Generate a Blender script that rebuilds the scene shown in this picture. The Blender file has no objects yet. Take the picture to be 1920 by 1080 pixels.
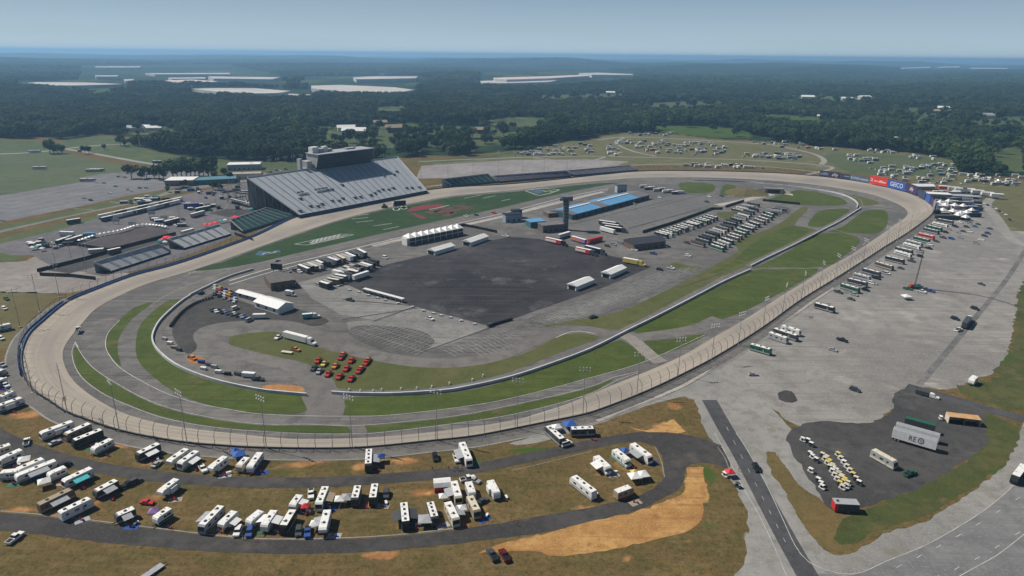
import bpy, bmesh, math, random
import numpy as np
from mathutils import Vector, Matrix
from mathutils.geometry import tessellate_polygon
R = math.radians
rnd = random.Random(7)
scene = bpy.context.scene
COL = scene.collection
# ------------------------------------------------------------------ camera
FPX, HY, ROLL, CH = 1300.0, 102.0, R(0.6), 145.0      # focal length in px of a 1920 frame, horizon row, roll, height
TH = math.atan((540 - HY) / FPX)
fw = Vector((0, math.cos(TH), -math.sin(TH))); up0 = Vector((0, math.sin(TH), math.cos(TH))); rt0 = Vector((1, 0, 0))
rt = rt0 * math.cos(ROLL) + up0 * math.sin(ROLL); up = up0 * math.cos(ROLL) - rt0 * math.sin(ROLL)
cd = bpy.data.cameras.new('camera'); cam = bpy.data.objects.new('camera', cd); COL.objects.link(cam)
cd.sensor_width = 36; cd.lens = FPX * 36 / 1920; cd.clip_start = 1; cd.clip_end = 90000
M = Matrix((rt, up, -fw)).transposed().to_4x4(); M.translation = Vector((0, 0, CH)); cam.matrix_world = M
scene.camera = cam
# ------------------------------------------------------------------ sky, sun, exposure
SUN_EL, SUN_AZ = R(49), math.atan2(-0.947, 0.32)
w = bpy.data.worlds.new('World'); scene.world = w; w.use_nodes = True
nt = w.node_tree; bg = nt.nodes['Background']; sk = nt.nodes.new('ShaderNodeTexSky'); sk.sky_type = 'NISHITA'
sk.sun_disc = False; sk.sun_elevation = SUN_EL; sk.sun_rotation = SUN_AZ; sk.air_density = 1.0; sk.dust_density = 0.2; sk.altitude = 300; sk.ozone_density = 4.0
nt.links.new(sk.outputs[0], bg.inputs[0]); bg.inputs[1].default_value = 0.05
# hazy summer air: the sky pales towards the horizon, with faint high streaks
geo = nt.nodes.new('ShaderNodeTexCoord'); sxyz = nt.nodes.new('ShaderNodeSeparateXYZ'); nt.links.new(geo.outputs['Generated'], sxyz.inputs[0])
ramp = nt.nodes.new('ShaderNodeValToRGB'); nt.links.new(sxyz.outputs[2], ramp.inputs[0]); re_ = ramp.color_ramp.elements
re_[0].position = 0; re_[0].color = (.46, .60, .70, 1); re_[1].position = 1; re_[1].color = (.03, .055, .11, 1)
for p_, c_ in ((.02, (.38, .52, .63)), (.075, (.25, .36, .475)), (.2, (.085, .14, .22)), (.4, (.04, .07, .13))): q = re_.new(p_); q.color = (*c_, 1)
mpp = nt.nodes.new('ShaderNodeMapping'); mpp.inputs['Scale'].default_value = (2, 2, 26); nt.links.new(geo.outputs['Generated'], mpp.inputs[0])
ns = nt.nodes.new('ShaderNodeTexNoise'); ns.inputs['Scale'].default_value = 1.6; ns.inputs['Detail'].default_value = 7; nt.links.new(mpp.outputs[0], ns.inputs['Vector'])
mrr = nt.nodes.new('ShaderNodeMapRange'); mrr.inputs[1].default_value = .45; mrr.inputs[2].default_value = .75; mrr.inputs[3].default_value = 0; mrr.inputs[4].default_value = .3; nt.links.new(ns.outputs['Fac'], mrr.inputs[0])
mx = nt.nodes.new('ShaderNodeMix'); mx.data_type = 'RGBA'; nt.links.new(mrr.outputs[0], mx.inputs[0]); nt.links.new(ramp.outputs[0], mx.inputs[6]); mx.inputs[7].default_value = (.34, .42, .5, 1)
bg2 = nt.nodes.new('ShaderNodeBackground'); nt.links.new(mx.outputs[2], bg2.inputs[0]); bg2.inputs[1].default_value = 1.0
msh = nt.nodes.new('ShaderNodeMixShader'); msh.inputs[0].default_value = .8; nt.links.new(bg.outputs[0], msh.inputs[1]); nt.links.new(bg2.outputs[0], msh.inputs[2]); nt.links.new(msh.outputs[0], nt.nodes['World Output'].inputs[0])
sd = bpy.data.lights.new('sun', 'SUN'); sd.energy = 5.0; sd.angle = R(0.5); sd.color = (1, .94, .85)
so = bpy.data.objects.new('sun', sd); COL.objects.link(so); so.location = (0, 0, 400)
sdir = Vector((math.sin(SUN_AZ) * math.cos(SUN_EL), math.cos(SUN_AZ) * math.cos(SUN_EL), math.sin(SUN_EL)))
so.rotation_euler = sdir.to_track_quat('Z', 'Y').to_euler()
vs = scene.view_settings; vs.view_transform = 'Standard'; vs.look = 'None'; vs.exposure = 0.15; vs.gamma = 1
scene.cycles.max_bounces = 4; scene.cycles.volume_bounces = 1; scene.cycles.diffuse_bounces = 2; scene.cycles.use_denoising = True
# ------------------------------------------------------------------ helpers
def P(x, y, z=0.0):
    """survey: the place at height z seen in row y, column x of the photograph"""
    u, v = x - 960, 540 - y
    d = fw * FPX + rt * u + up * v
    t = (z - CH) / d.z
    return Vector((d.x * t, d.y * t, z))
def project(X, Y, Z):
    dx, dy, dz = X, Y, Z - CH
    f = dx * fw.x + dy * fw.y + dz * fw.z
    f = np.where(f < 1, 1, f)
    return 960 + FPX * (dx * rt.x + dy * rt.y + dz * rt.z) / f, 540 - FPX * (dx * up.x + dy * up.y + dz * up.z) / f
def inpoly(px, py, poly):
    r = np.zeros(np.shape(px), bool); n = len(poly)
    for i in range(n):
        x1, y1 = poly[i]; x2, y2 = poly[(i + 1) % n]
        if y1 == y2: continue
        c = ((y1 > py) != (y2 > py)) & (px < (x2 - x1) * (py - y1) / (y2 - y1) + x1)
        r ^= c
    return r
def tag(o, label=None, cat=None, group=None, kind=None):
    if label: o['label'] = label
    if cat: o['category'] = cat
    if group: o['group'] = group
    if kind: o['kind'] = kind
    return o
_mats = {}
def mat(name, col, rough=.8, col2=None, scale=.5, detail=6, metal=0, bump=0, coord='o', stretch=None, contrast=.5, emit=0, spec=.3):
    if name in _mats: return _mats[name]
    m = bpy.data.materials.new(name); m.use_nodes = True; n = m.node_tree; b = n.nodes['Principled BSDF']
    b.inputs['Roughness'].default_value = rough; b.inputs['Metallic'].default_value = metal
    b.inputs['Specular IOR Level'].default_value = spec
    col2 = col2 or tuple(c * .82 for c in col)
    if coord == 'o': tc = n.nodes.new('ShaderNodeTexCoord').outputs['Object']
    else: tc = n.nodes.new('ShaderNodeNewGeometry').outputs['Position']
    if stretch:
        mp = n.nodes.new('ShaderNodeMapping'); mp.inputs['Scale'].default_value = stretch[0]; mp.inputs['Rotation'].default_value = (0, 0, stretch[1])
        n.links.new(tc, mp.inputs[0]); tc = mp.outputs[0]
    no = n.nodes.new('ShaderNodeTexNoise'); no.inputs['Scale'].default_value = scale; no.inputs['Detail'].default_value = detail; no.inputs['Roughness'].default_value = .62
    n.links.new(tc, no.inputs['Vector'])
    cr = n.nodes.new('ShaderNodeValToRGB'); h = contrast * .3
    cr.color_ramp.elements[0].position = .5 - h; cr.color_ramp.elements[1].position = .5 + h
    cr.color_ramp.elements[0].color = (*col2, 1); cr.color_ramp.elements[1].color = (*col, 1)
    n.links.new(no.outputs['Fac'], cr.inputs[0]); n.links.new(cr.outputs[0], b.inputs['Base Color'])
    if bump:
        bp = n.nodes.new('ShaderNodeBump'); bp.inputs['Strength'].default_value = bump; bp.inputs['Distance'].default_value = 1
        n.links.new(no.outputs['Fac'], bp.inputs['Height']); n.links.new(bp.outputs[0], b.inputs['Normal'])
    _mats[name] = m; return m
def mix(n, a, b, f):
    x = n.nodes.new('ShaderNodeMix'); x.data_type = 'RGBA'
    for s, v in ((0, f), (6, a), (7, b)):
        if isinstance(v, (float, int)): x.inputs[s].default_value = v
        elif isinstance(v, tuple): x.inputs[s].default_value = (*v, 1)
        else: n.links.new(v, x.inputs[s])
    return x.outputs[2]
def noise(n, vec, scale, detail=5, lo=.4, hi=.6, rough=.6):
    no = n.nodes.new('ShaderNodeTexNoise'); no.inputs['Scale'].default_value = scale; no.inputs['Detail'].default_value = detail; no.inputs['Roughness'].default_value = rough
    n.links.new(vec, no.inputs['Vector'])
    mr = n.nodes.new('ShaderNodeMapRange'); mr.inputs[1].default_value = lo; mr.inputs[2].default_value = hi
    n.links.new(no.outputs['Fac'], mr.inputs[0]); return mr.outputs[0]
def surf(name, c1, c2, c3=None, s1=.012, s2=.25, s3=1.4, rough=.95, streak=None, f3=.5, amp=.8):
    """large ground surface: three scales of blotches, optional wheel streaks"""
    m = bpy.data.materials.new(name); m.use_nodes = True; n = m.node_tree; b = n.nodes['Principled BSDF']
    b.inputs['Roughness'].default_value = rough; b.inputs['Specular IOR Level'].default_value = .15
    g = n.nodes.new('ShaderNodeNewGeometry').outputs['Position']
    c = mix(n, c1, c2, noise(n, g, s1, 6, .42, .6))
    c = mix(n, c, tuple(x * .72 for x in c1), noise(n, g, s2, 5, .45, .75))
    c = mix(n, c, tuple(min(1, x * 1.35) for x in c2), noise(n, g, s3, 4, .5, .85))
    if c3: c = mix(n, c, c3, noise(n, g, s1 * 2.7, 8, .56, .7, .7))
    if streak:
        mp = n.nodes.new('ShaderNodeMapping'); mp.inputs['Rotation'].default_value = (0, 0, streak[0]); mp.inputs['Scale'].default_value = (.012, .5, 1)
        n.links.new(g, mp.inputs[0])
        c = mix(n, c, streak[1], noise(n, mp.outputs[0], 1.0, 5, .5, .72))
    n.links.new(c, b.inputs['Base Color']); return m
class MB:
    def __init__(s): s.v = []; s.f = []; s.mi = []
    def add(s, vs, fs, mi=0):
        o = len(s.v); s.v += [tuple(v) for v in vs]; s.f += [tuple(i + o for i in f) for f in fs]; s.mi += [mi] * len(fs); return s
    def box(s, x0, x1, y0, y1, z0, z1, mi=0, tx=0, ty=0):
        """box whose top is drawn in by tx, ty"""
        v = [(x0, y0, z0), (x1, y0, z0), (x1, y1, z0), (x0, y1, z0), (x0 + tx, y0 + ty, z1), (x1 - tx, y0 + ty, z1), (x1 - tx, y1 - ty, z1), (x0 + tx, y1 - ty, z1)]
        return s.add(v, [(3, 2, 1, 0), (4, 5, 6, 7), (0, 1, 5, 4), (1, 2, 6, 5), (2, 3, 7, 6), (3, 0, 4, 7)], mi)
    def prof(s, pts, w, mi=0, y0=None):
        """side profile (x,z) extruded to width w across y"""
        a = -w / 2 if y0 is None else y0; b = a + w; n = len(pts)
        v = [(x, a, z) for x, z in pts] + [(x, b, z) for x, z in pts]
        fs = [tuple(range(n)), tuple(range(2 * n - 1, n - 1, -1))] + [(i, i + n, (i + 1) % n + n, (i + 1) % n) for i in range(n)]
        return s.add(v, fs, mi)
    def cyl(s, p, q, r0, r1=None, n=8, mi=0):
        r1 = r0 if r1 is None else r1; p = Vector(p); q = Vector(q); d = (q - p).normalized()
        a = d.orthogonal().normalized(); b = d.cross(a); v = []
        for c, r in ((p, r0), (q, r1)):
            for i in range(n):
                t = 2 * math.pi * i / n; v.append(c + a * math.cos(t) * r + b * math.sin(t) * r)
        return s.add(v, [tuple(range(n))[::-1], tuple(range(n, 2 * n))] + [(i, (i + 1) % n, (i + 1) % n + n, i + n) for i in range(n)], mi)
    def mesh(s, name, mats):
        me = bpy.data.meshes.new(name); me.from_pydata(s.v, [], s.f)
        for m in (mats if isinstance(mats, (list, tuple)) else [mats]): me.materials.append(m)
        if any(s.mi): me.polygons.foreach_set('material_index', s.mi)
        me.update(); return me
    def obj(s, name, mats, parent=None, **k):
        o = bpy.data.objects.new(name, s.mesh(name, mats)); COL.objects.link(o)
        if parent: o.parent = parent
        if k: tag(o, **k)
        return o
def empty(name, loc, rz=0, **k):
    o = bpy.data.objects.new(name, None); COL.objects.link(o); o.location = loc; o.rotation_euler = (0, 0, rz); o.empty_display_size = 1
    return tag(o, **k)
def smooth(pts, n=6, closed=False):
    pts = [Vector(p) for p in pts]; out = []; N = len(pts)
    rng = range(N) if closed else range(N - 1)
    for i in rng:
        p1, p2 = pts[i], pts[(i + 1) % N]
        p0 = pts[(i - 1) % N] if closed or i > 0 else p1 * 2 - p2
        p3 = pts[(i + 2) % N] if closed or i < N - 2 else p2 * 2 - p1
        for k in range(n):
            t = k / n
            out.append(.5 * ((2 * p1) + (-p0 + p2) * t + (2 * p0 - 5 * p1 + 4 * p2 - p3) * t * t + (-p0 + 3 * p1 - 3 * p2 + p3) * t ** 3))
    if not closed: out.append(pts[-1])
    return out
def resample(pts, n=None, step=None):
    d = [0]
    for a, b in zip(pts, pts[1:]): d.append(d[-1] + (b - a).length)
    n = n or max(2, int(d[-1] / step) + 1); out = []; j = 0
    for i in range(n):
        t = d[-1] * i / (n - 1)
        while j < len(d) - 2 and d[j + 1] < t: j += 1
        k = (t - d[j]) / max(1e-9, d[j + 1] - d[j]); out.append(pts[j].lerp(pts[j + 1], min(1, max(0, k))))
    return out
def W(pts, z=0): return [P(x, y, z) for x, y in pts]
def sheet(name, px, m, z, sm=0, jit=0, kind='structure', **k):
    pts = W(px)
    if sm: pts = smooth(pts, sm, True)
    if jit:
        pts = resample(pts + [pts[0]], step=max(3, jit * 1.5))[:-1]
        r = random.Random(len(px) * 31 + int(px[0][0])); pts = [p + Vector((r.uniform(-jit, jit), r.uniform(-jit, jit), 0)) for p in pts]
    pts = [Vector((p.x, p.y, z)) for p in pts]
    tri = tessellate_polygon([pts]); fs = []
    for a, b, c in tri:
        nn = (pts[b] - pts[a]).cross(pts[c] - pts[a]); fs.append((a, b, c) if nn.z > 0 else (c, b, a))
    mb = MB(); mb.add(pts, fs); return mb.obj(name, m, kind=kind, **k)
def offs(pts, d):
    """parallel curve at distance d to the left"""
    out = []
    for i, p in enumerate(pts):
        a = pts[max(0, i - 1)]; b = pts[min(len(pts) - 1, i + 1)]; t = (b - a); t.z = 0; t.normalize()
        out.append(p + Vector((-t.y, t.x, 0)) * d)
    return out
def strip(name, A, B, m, kind='structure', uv=True, link=True, **k):
    """surface between two 3-D polylines of equal count"""
    mb = MB(); n = len(A); mb.add(list(A) + list(B), [(i, i + 1, i + 1 + n, i + n) for i in range(n - 1)])
    me = mb.mesh(name, m)
    if uv:
        u = me.uv_layers.new(name='UVMap'); L = [0]
        for a, b in zip(A, A[1:]): L.append(L[-1] + (b - a).length)
        dat = np.zeros((len(me.loops), 2)); li = np.zeros(len(me.loops), int); me.loops.foreach_get('vertex_index', li)
        La = np.array(L); dat[:, 0] = (li >= n); dat[:, 1] = La[li % n]; u.data.foreach_set('uv', dat.ravel())
    me.update()
    if me.polygons[0].normal.z < 0: me.flip_normals()
    o = bpy.data.objects.new(name, me); COL.objects.link(o); tag(o, kind=kind, **k); return o
def road(name, px, width, m, z, sm=6, pts=None, **k):
    c = pts or smooth(W(px), sm); c = resample(c, step=max(4, width / 3)); c = [Vector((p.x, p.y, z)) for p in c]
    return strip(name, offs(c, width / 2), offs(c, -width / 2), m, **k)
def dist_curve(c, step):
    return resample(c, step=step)
ORD = ['first', 'second', 'third', 'fourth', 'fifth', 'sixth', 'seventh', 'eighth', 'ninth', 'tenth', 'eleventh', 'twelfth', 'thirteenth', 'fourteenth', 'fifteenth', 'sixteenth', 'seventeenth', 'eighteenth', 'nineteenth', 'twentieth'] + [a + '-' + b for a in ('twenty', 'thirty', 'forty') for b in ('first', 'second', 'third', 'fourth', 'fifth', 'sixth', 'seventh', 'eighth', 'ninth')]
# ------------------------------------------------------------------ materials
white = mat('white_gelcoat', (.72, .72, .7), .45, (.6, .6, .58), .8)
roofw = mat('roof_white', (.74, .74, .72), .6, (.6, .59, .56), .9, bump=0)
cream = mat('cream_paint', (.6, .55, .43), .5, (.5, .45, .34), .8)
greyp = mat('grey_fabric', (.33, .34, .36), .8, (.26, .27, .29), 1)
dkgrey = mat('dark_grey_paint', (.06, .065, .07), .4)
black = mat('black_paint', (.015, .016, .018), .35)
glass = mat('dark_glass', (.02, .028, .035), .12, spec=.6)
tyre = mat('tyre_rubber', (.02, .02, .02), .9)
steel = mat('galvanised_steel', (.35, .36, .37), .5, metal=.4)
dsteel = mat('weathered_steel', (.10, .105, .11), .6)
red = mat('red_paint', (.5, .03, .03), .4); redf = mat('red_canopy_fabric', (.65, .03, .05), .7)
blue = mat('blue_paint', (.03, .08, .28), .4); bluef = mat('blue_canopy_fabric', (.03, .1, .36), .7)
teal = mat('teal_fabric', (.05, .4, .42), .7); green = mat('green_paint', (.02, .11, .055), .5)
tan = mat('tan_paint', (.32, .26, .18), .5); brown = mat('brown_paint', (.14, .1, .07), .6)
silver = mat('silver_paint', (.42, .43, .44), .35, metal=.3)
purple = mat('purple_fabric', (.28, .16, .4), .8); yellow = mat('yellow_paint', (.6, .48, .12), .5); orange = mat('orange_paint', (.55, .2, .05), .5)
conc = mat('pale_concrete', (.42, .42, .4), .9, (.34, .34, .33), .15, coord='w')
maroon = mat('maroon_paint', (.12, .012, .015), .35)
PAINT = dict(maroon=maroon, white=white, cream=cream, black=black, grey=greyp, dark=dkgrey, red=red, blue=blue, green=green, tan=tan, brown=brown, silver=silver, teal=teal, yellow=yellow, orange=orange, purple=purple, roofw=roofw, bluef=bluef, redf=redf)
# ================================================================== SETTING
OE_PX = [(81,602),(55,627),(42,657),(41,682),(47,705),(65,732),(95,752),(125,772),(160,785),(190,796),(225,807),(280,819),(350,830),(410,835),(475,839),(580,841),(662,840),(730,835),(805,827),(880,819),(942,808),(1022,792),(1095,777),(1135,764),(1192,742),(1242,720),(1297,693),(1335,673),(1385,643),(1440,607),(1502,562),(1565,523),(1617,490),(1660,462),(1702,436),(1740,408),(1750,395),(1747,382),(1727,366),(1695,354),(1650,345),(1590,337),(1515,329),(1440,324),(1335,321),(1210,321),(1135,327),(1060,335),(960,345),(855,351),(780,359),(720,369),(640,385),(560,405),(480,442),(400,472),(325,497),(250,517),(175,545),(125,567)]
IE_PX = [(160,600),(140,622),(120,650),(117,672),(125,695),(140,717),(175,745),(217,769),(262,785),(320,798),(375,806),(425,811),(475,816),(530,823),(630,823),(730,818),(820,809),(890,800),(960,789),(1022,773),(1095,745),(1135,727),(1192,705),(1247,682),(1285,664),(1335,634),(1385,606),(1440,571),(1472,550),(1505,531),(1537,510),(1565,495),(1590,481),(1615,465),(1652,440),(1677,422),(1697,408),(1702,397),(1690,386),(1665,375),(1627,363),(1577,354),(1515,345),(1440,338),(1335,333),(1210,333),(1135,338),(1060,345),(960,357),(855,366),(792,377),(720,391),(640,411),(560,437),(480,465),(425,485),(350,510),(275,532),(212,560),(175,582)]
BANK = 0.9
OE = smooth(W(OE_PX, BANK), 8, True); IE = smooth(W(IE_PX, .2), 8, True)
OE.append(OE[0].copy()); IE.append(IE[0].copy())
NT = 560
OEr = resample(OE, NT)
# nearest inner point for every outer point keeps the ribs square to the banking
IEd = resample(IE, 3000); IEa = np.array([(p.x, p.y) for p in IEd])
IEr = []; last = 0
for p in OEr:
    d = (IEa[:, 0] - p.x) ** 2 + (IEa[:, 1] - p.y) ** 2; IEr.append(IEd[int(d.argmin())].copy())
IEx = [sum((IEr[(i + k) % (NT - 1)] for k in range(-3, 4)), Vector()) / 7 for i in range(NT)]
IEr = [Vector((p.x, p.y, .2)) for p in IEx]
# materials of the ground
m_asph = surf('infield_asphalt', (.1, .095, .09), (.16, .152, .143), (.2, .19, .175), .01, .12, 1.1, streak=(R(35), (.06, .06, .062)))
m_apron = surf('apron_asphalt', (.118, .111, .104), (.155, .146, .137), (.175, .165, .15), .012, .15, 1.2)
m_dark = surf('fresh_dark_asphalt', (.022, .022, .025), (.05, .049, .052), (.11, .108, .11), .013, .08, .9, streak=(R(52), (.058, .057, .06)))
m_road = surf('road_asphalt', (.055, .056, .06), (.075, .075, .08), None, .02, .2, 1.2)
m_camproad = surf('camp_road_gravelled_asphalt', (.044, .042, .042), (.066, .062, .06), (.09, .08, .07), .03, .25, 1.0)
m_gravel = surf('pale_gravel', (.185, .177, .166), (.245, .234, .218), (.33, .31, .285), .012, .09, .9, streak=(R(48), (.15, .144, .136)))
m_gravel2 = surf('shoulder_gravel', (.2, .196, .184), (.25, .243, .228), (.16, .155, .12), .02, .2, 1.4)
m_lot = surf('faded_lot_asphalt', (.13, .13, .135), (.17, .17, .175), (.2, .195, .19), .01, .1, 1.0, streak=(R(20), (.11, .11, .115)))
m_grass = surf('mown_grass', (.05, .072, .015), (.072, .092, .021), (.115, .1, .04), .022, .12, 1.0, streak=(R(35), (.04, .06, .013)))
m_grassd = surf('painted_stadium_grass', (.022, .048, .017), (.036, .064, .021), (.06, .07, .028), .02, .12, .9, streak=(R(35), (.018, .046, .018)))
m_dry = surf('dry_grass', (.1, .085, .036), (.12, .105, .045), (.07, .08, .025), .02, .2, 1.3)
m_olive = surf('worn_infield_grass', (.075, .085, .028), (.09, .095, .034), (.12, .1, .05), .015, .12, 1.0)
m_straw = surf('straw_cover', (.31, .165, .058), (.43, .255, .095), (.22, .09, .038), .05, .3, 1.5, streak=(R(14), (.2, .095, .04)))
m_line = mat('line_paint', (.5, .5, .48), .8, (.3, .3, .29), .3, coord='w')
m_stall = mat('faded_stall_paint', (.36, .36, .35), .9, (.2, .2, .19), .2, coord='w')
m_meadow = surf('green_meadow', (.052, .074, .027), (.072, .095, .034), (.1, .105, .05), .01, .05, .5)
m_fieldd = surf('grass_parking_field', (.06, .085, .035), (.08, .1, .045), (.12, .11, .07), .006, .06, .5, streak=(R(-30), (.1, .1, .06)))
m_dirt = surf('bare_orange_dirt', (.3, .13, .05), (.38, .2, .08), (.2, .13, .06), .03, .3, 1.5)
# ---- ground: one sheet to the horizon
def hills(X, Y):
    r = np.hypot(X, Y); a = np.clip((r - 1500) / 3500, 0, 1) ** 1.5
    h = a * 14 * (np.sin(X / 610 + 1.3) * np.cos(Y / 830 + .4) + .6 * np.sin(X / 270 - Y / 390 + 2) + .5)
    b = np.clip((r - 6500) / 5500, 0, 1)
    ang = np.arctan2(X, Y)
    ridge = 74 + 20 * np.sin(ang * 17 + 1) + 10 * np.sin(ang * 41 + r / 2600) + 18 * np.exp(-((ang - .25) / .07) ** 2) + 10 * np.exp(-((ang + .5) / .12) ** 2)
    ridge = ridge + 16 * np.sin(X / 900 + 2) * np.sin(Y / 1300)
    h = h + b * ridge * (.55 + .45 * np.sin(r / 1500 + ang * 6))
    return np.clip(h, -3, 128) - np.where(r > 1500, (r * r - 2.25e6) / 1.27e7, 0)      # the earth's curve lowers the far land
def grow(a, b, s, far, k=1.13):
    c = list(np.arange(a, b, s)); st = s; x = c[-1]
    while x < far: st *= k; x += st; c.append(x)
    st = s; x = c[0]; pre = []
    while x > -far: st *= k; x -= st; pre.append(x)
    return np.array(pre[::-1] + c)
gx = grow(-620, 760, 4, 36000, 1.07); gy = grow(70, 1100, 4, 36000, 1.07); gy = gy[gy > -3000]
GX, GY = np.meshgrid(gx, gy); GZ = hills(GX, GY)
nx, ny = len(gx), len(gy)
me = bpy.data.meshes.new('ground')
idx = np.arange(nx * ny).reshape(ny, nx)
quads = np.stack([idx[:-1, :-1], idx[:-1, 1:], idx[1:, 1:], idx[1:, :-1]], -1).reshape(-1, 4)
me.vertices.add(nx * ny); me.vertices.foreach_set('co', np.stack([GX, GY, GZ], -1).ravel().astype('f4'))
me.loops.add(quads.size); me.loops.foreach_set('vertex_index', quads.ravel().astype('i4'))
me.polygons.add(len(quads)); me.polygons.foreach_set('loop_start', np.arange(0, quads.size, 4, dtype='i4'))
me.update(calc_edges=True)
PXg, PYg = project(GX, GY, GZ)
# soft-edged ground cover: dirt (R), straw / bright (G), lush grass (B), gravel (A)
mask = np.zeros((ny, nx, 4))
def blob(ch, px, py, rx, ry, s=1.0, ang=0):
    c = P(px, py); ex = P(px + rx, py); ey = P(px, py + ry)
    sx = max(2, abs(ex.x - c.x)); sy = max(2, abs(ey.y - c.y))
    dx = GX - c.x; dy = GY - c.y
    if ang: a = R(ang); dx, dy = dx * math.cos(a) + dy * math.sin(a), -dx * math.sin(a) + dy * math.cos(a)
    mask[..., ch] = np.maximum(mask[..., ch], s * np.exp(-((dx / sx) ** 2 + (dy / sy) ** 2) ** 1.3))
for b in [(50,778,42,10),(230,835,30,8),(90,765,25,7),(600,866,60,8),(690,872,40,9),(760,866,30,9,1.1),(560,872,50,8,.8),(480,880,60,10,.6),(185,942,14,5,1.1),(150,985,24,4,1.1),(40,955,45,9,.9),(100,968,50,6,.9),
          (790,922,30,12,1),(820,905,14,8,1.1),(705,1043,30,5,1.1),(735,1044,26,4,1.1),(505,1078,20,4,.8),(1075,885,18,5,.8),(1120,955,60,6,.9),(1170,925,25,6,.9),(1235,880,10,16,.9),(1060,960,40,7,.8),
          (1265,760,22,12,.9),(1245,805,26,14,1.2),(1190,815,60,6,.8),(1150,828,60,4,.7),(1000,848,40,6,.5),(1290,1018,40,8,.6),(1180,1052,10,6,1.1),(1390,1060,20,12,.7),
          (1530,930,30,10,1),(1560,965,16,10,.8),(1480,880,14,16,.8),(1545,1022,22,10,.8),(1500,960,18,30,.5),(1840,800,22,12,.8),(1815,730,30,10,.6),(20,1060,20,20,.5),(430,1062,30,5,.3),
          (400,905,60,6,.4),(250,970,60,8,.4),(60,930,50,12,.4),(860,930,30,10,.5)]: blob(0, *b)
for b in [(1160,985,110,20,1.2),(1050,1015,90,14,1.1),(1305,915,16,36,1.2),(1265,965,40,22,1.0),(1245,800,20,12,.9),(690,866,60,5,.5),(800,925,24,8,.7),(155,983,24,4,.7),(1090,835,60,3,.6),(40,948,30,6,.6),(730,863,40,6,.6),(95,890,20,5,.3)]: blob(1, *b)
for b in [(545,880,60,8,.8),(1000,842,70,6,1),(220,850,30,12,.6),(1330,890,22,30,.8),(1200,775,50,8,.6),(1680,960,120,20,.9,30),(1840,860,30,60,1),(1900,680,40,90,1),(1120,760,60,8,.5),(1870,740,40,30,.9),(1330,985,30,20,.7),(650,980,80,20,.35),(980,900,60,10,.4),(900,1060,160,14,.4),(300,1068,160,16,.35),(1300,1060,60,20,.5)]: blob(2, *b)
for b in [(1410,1010,16,20,.7),(1360,945,14,40,.5),(1390,740,30,40,1),(1300,740,20,14,.8),(1410,1040,14,30,1)]: blob(3, *b)
# forest floor weight: where the wood stands
EDGE = [(-900,262),(0,259),(88,257),(110,262),(175,252),(242,256),(246,272),(300,285),(350,292),(425,300),(590,305),(700,302),(770,292),(850,292),(960,283),(1035,269),(1135,253),(1175,248),(1260,250),(1335,260),(1440,265),(1490,270),(1590,278),(1715,287),(1785,300),(1797,325),(1920,332),(2400,345)]
ex_, ey_ = zip(*EDGE)
CLEAR = [[(590,238),(760,235),(790,262),(740,278),(600,270)],[(225,242),(300,236),(340,243),(330,254),(230,252)],[(700,202),(762,198),(765,207),(702,209)],[(905,225),(960,219),(1030,222),(1015,238),(930,236)],
  [(790,240),(900,236),(960,246),(985,258),(880,262),(860,250),(800,252)],[(1690,202),(1770,203),(1805,206),(1780,220),(1760,236),(1700,230),(1685,215)],[(1800,228),(1860,222),(1920,218),(1990,222),(1990,238),(1870,238),(1805,238)],
  [(1000,179),(1170,175),(1185,181),(1010,189)],[(1160,197),(1300,190),(1380,194),(1300,202),(1180,202)],[(1835,283),(1905,270),(1925,300),(1870,302)],[(1480,180),(1640,184),(1640,192),(1490,190)],[(870,262),(940,258),(960,268),(900,274)],[(780,262),(830,262),(840,275),(790,275)],[(1880,300),(1925,300),(1925,322),(1885,318)],
  [(470,232),(500,229),(505,237),(475,240)],[(30,152),(245,152),(245,162),(30,162)],[(355,164),(590,168),(590,182),(355,176)],[(575,157),(785,160),(780,178),(575,172)],[(560,143),(800,141),(800,158),(560,156)],[(890,135),(1200,133),(1200,146),(1060,160),(890,160)],[(140,121),(430,121),(540,142),(540,160),(140,150)],[(1680,120),(1920,122),(1920,131),(1680,131)]]
fl = ((PYg < np.interp(PXg, ex_, ey_)) & (GY > 600)) | (GY < -200) | (np.hypot(GX, GY) > 12000)
far_clear = np.zeros_like(fl)
for c in CLEAR[:15]: far_clear |= inpoly(PXg, PYg, c)
fl &= ~far_clear | (np.abs(GX) > GY * 1.1)
# pastures breaking the woods
fn = np.sin(GX / 173 + 2.2 * np.sin(GY / 410)) * np.sin(GY / 260 + 1.7 * np.sin(GX / 330)) + .5 * np.sin(GX / 91 + GY / 140)
def pasture(X, Y):
    f = np.sin(X / 173 + 2.2 * np.sin(Y / 410)) * np.sin(Y / 260 + 1.7 * np.sin(X / 330)) + .5 * np.sin(X / 91 + Y / 140)
    return (f > .86) & (np.hypot(X, Y) > 1350) & (np.hypot(X, Y) < 6500)
pa = pasture(GX, GY); fl &= ~pa; mask[..., 2] = np.maximum(mask[..., 2], pa * 1.0)
fa = me.attributes.new('wood', 'FLOAT', 'POINT'); fa.data.foreach_set('value', fl.astype('f4').ravel())
gm = bpy.data.materials.new('ground_cover'); gm.use_nodes = True; n = gm.node_tree; b = n.nodes['Principled BSDF']; b.inputs['Roughness'].default_value = 1; b.inputs['Specular IOR Level'].default_value = .05
pos = n.nodes.new('ShaderNodeNewGeometry').outputs['Position']
at = n.nodes.new('ShaderNodeAttribute'); at.attribute_name = 'cover'; sp = n.nodes.new('ShaderNodeSeparateColor'); n.links.new(at.outputs['Color'], sp.inputs[0])
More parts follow.
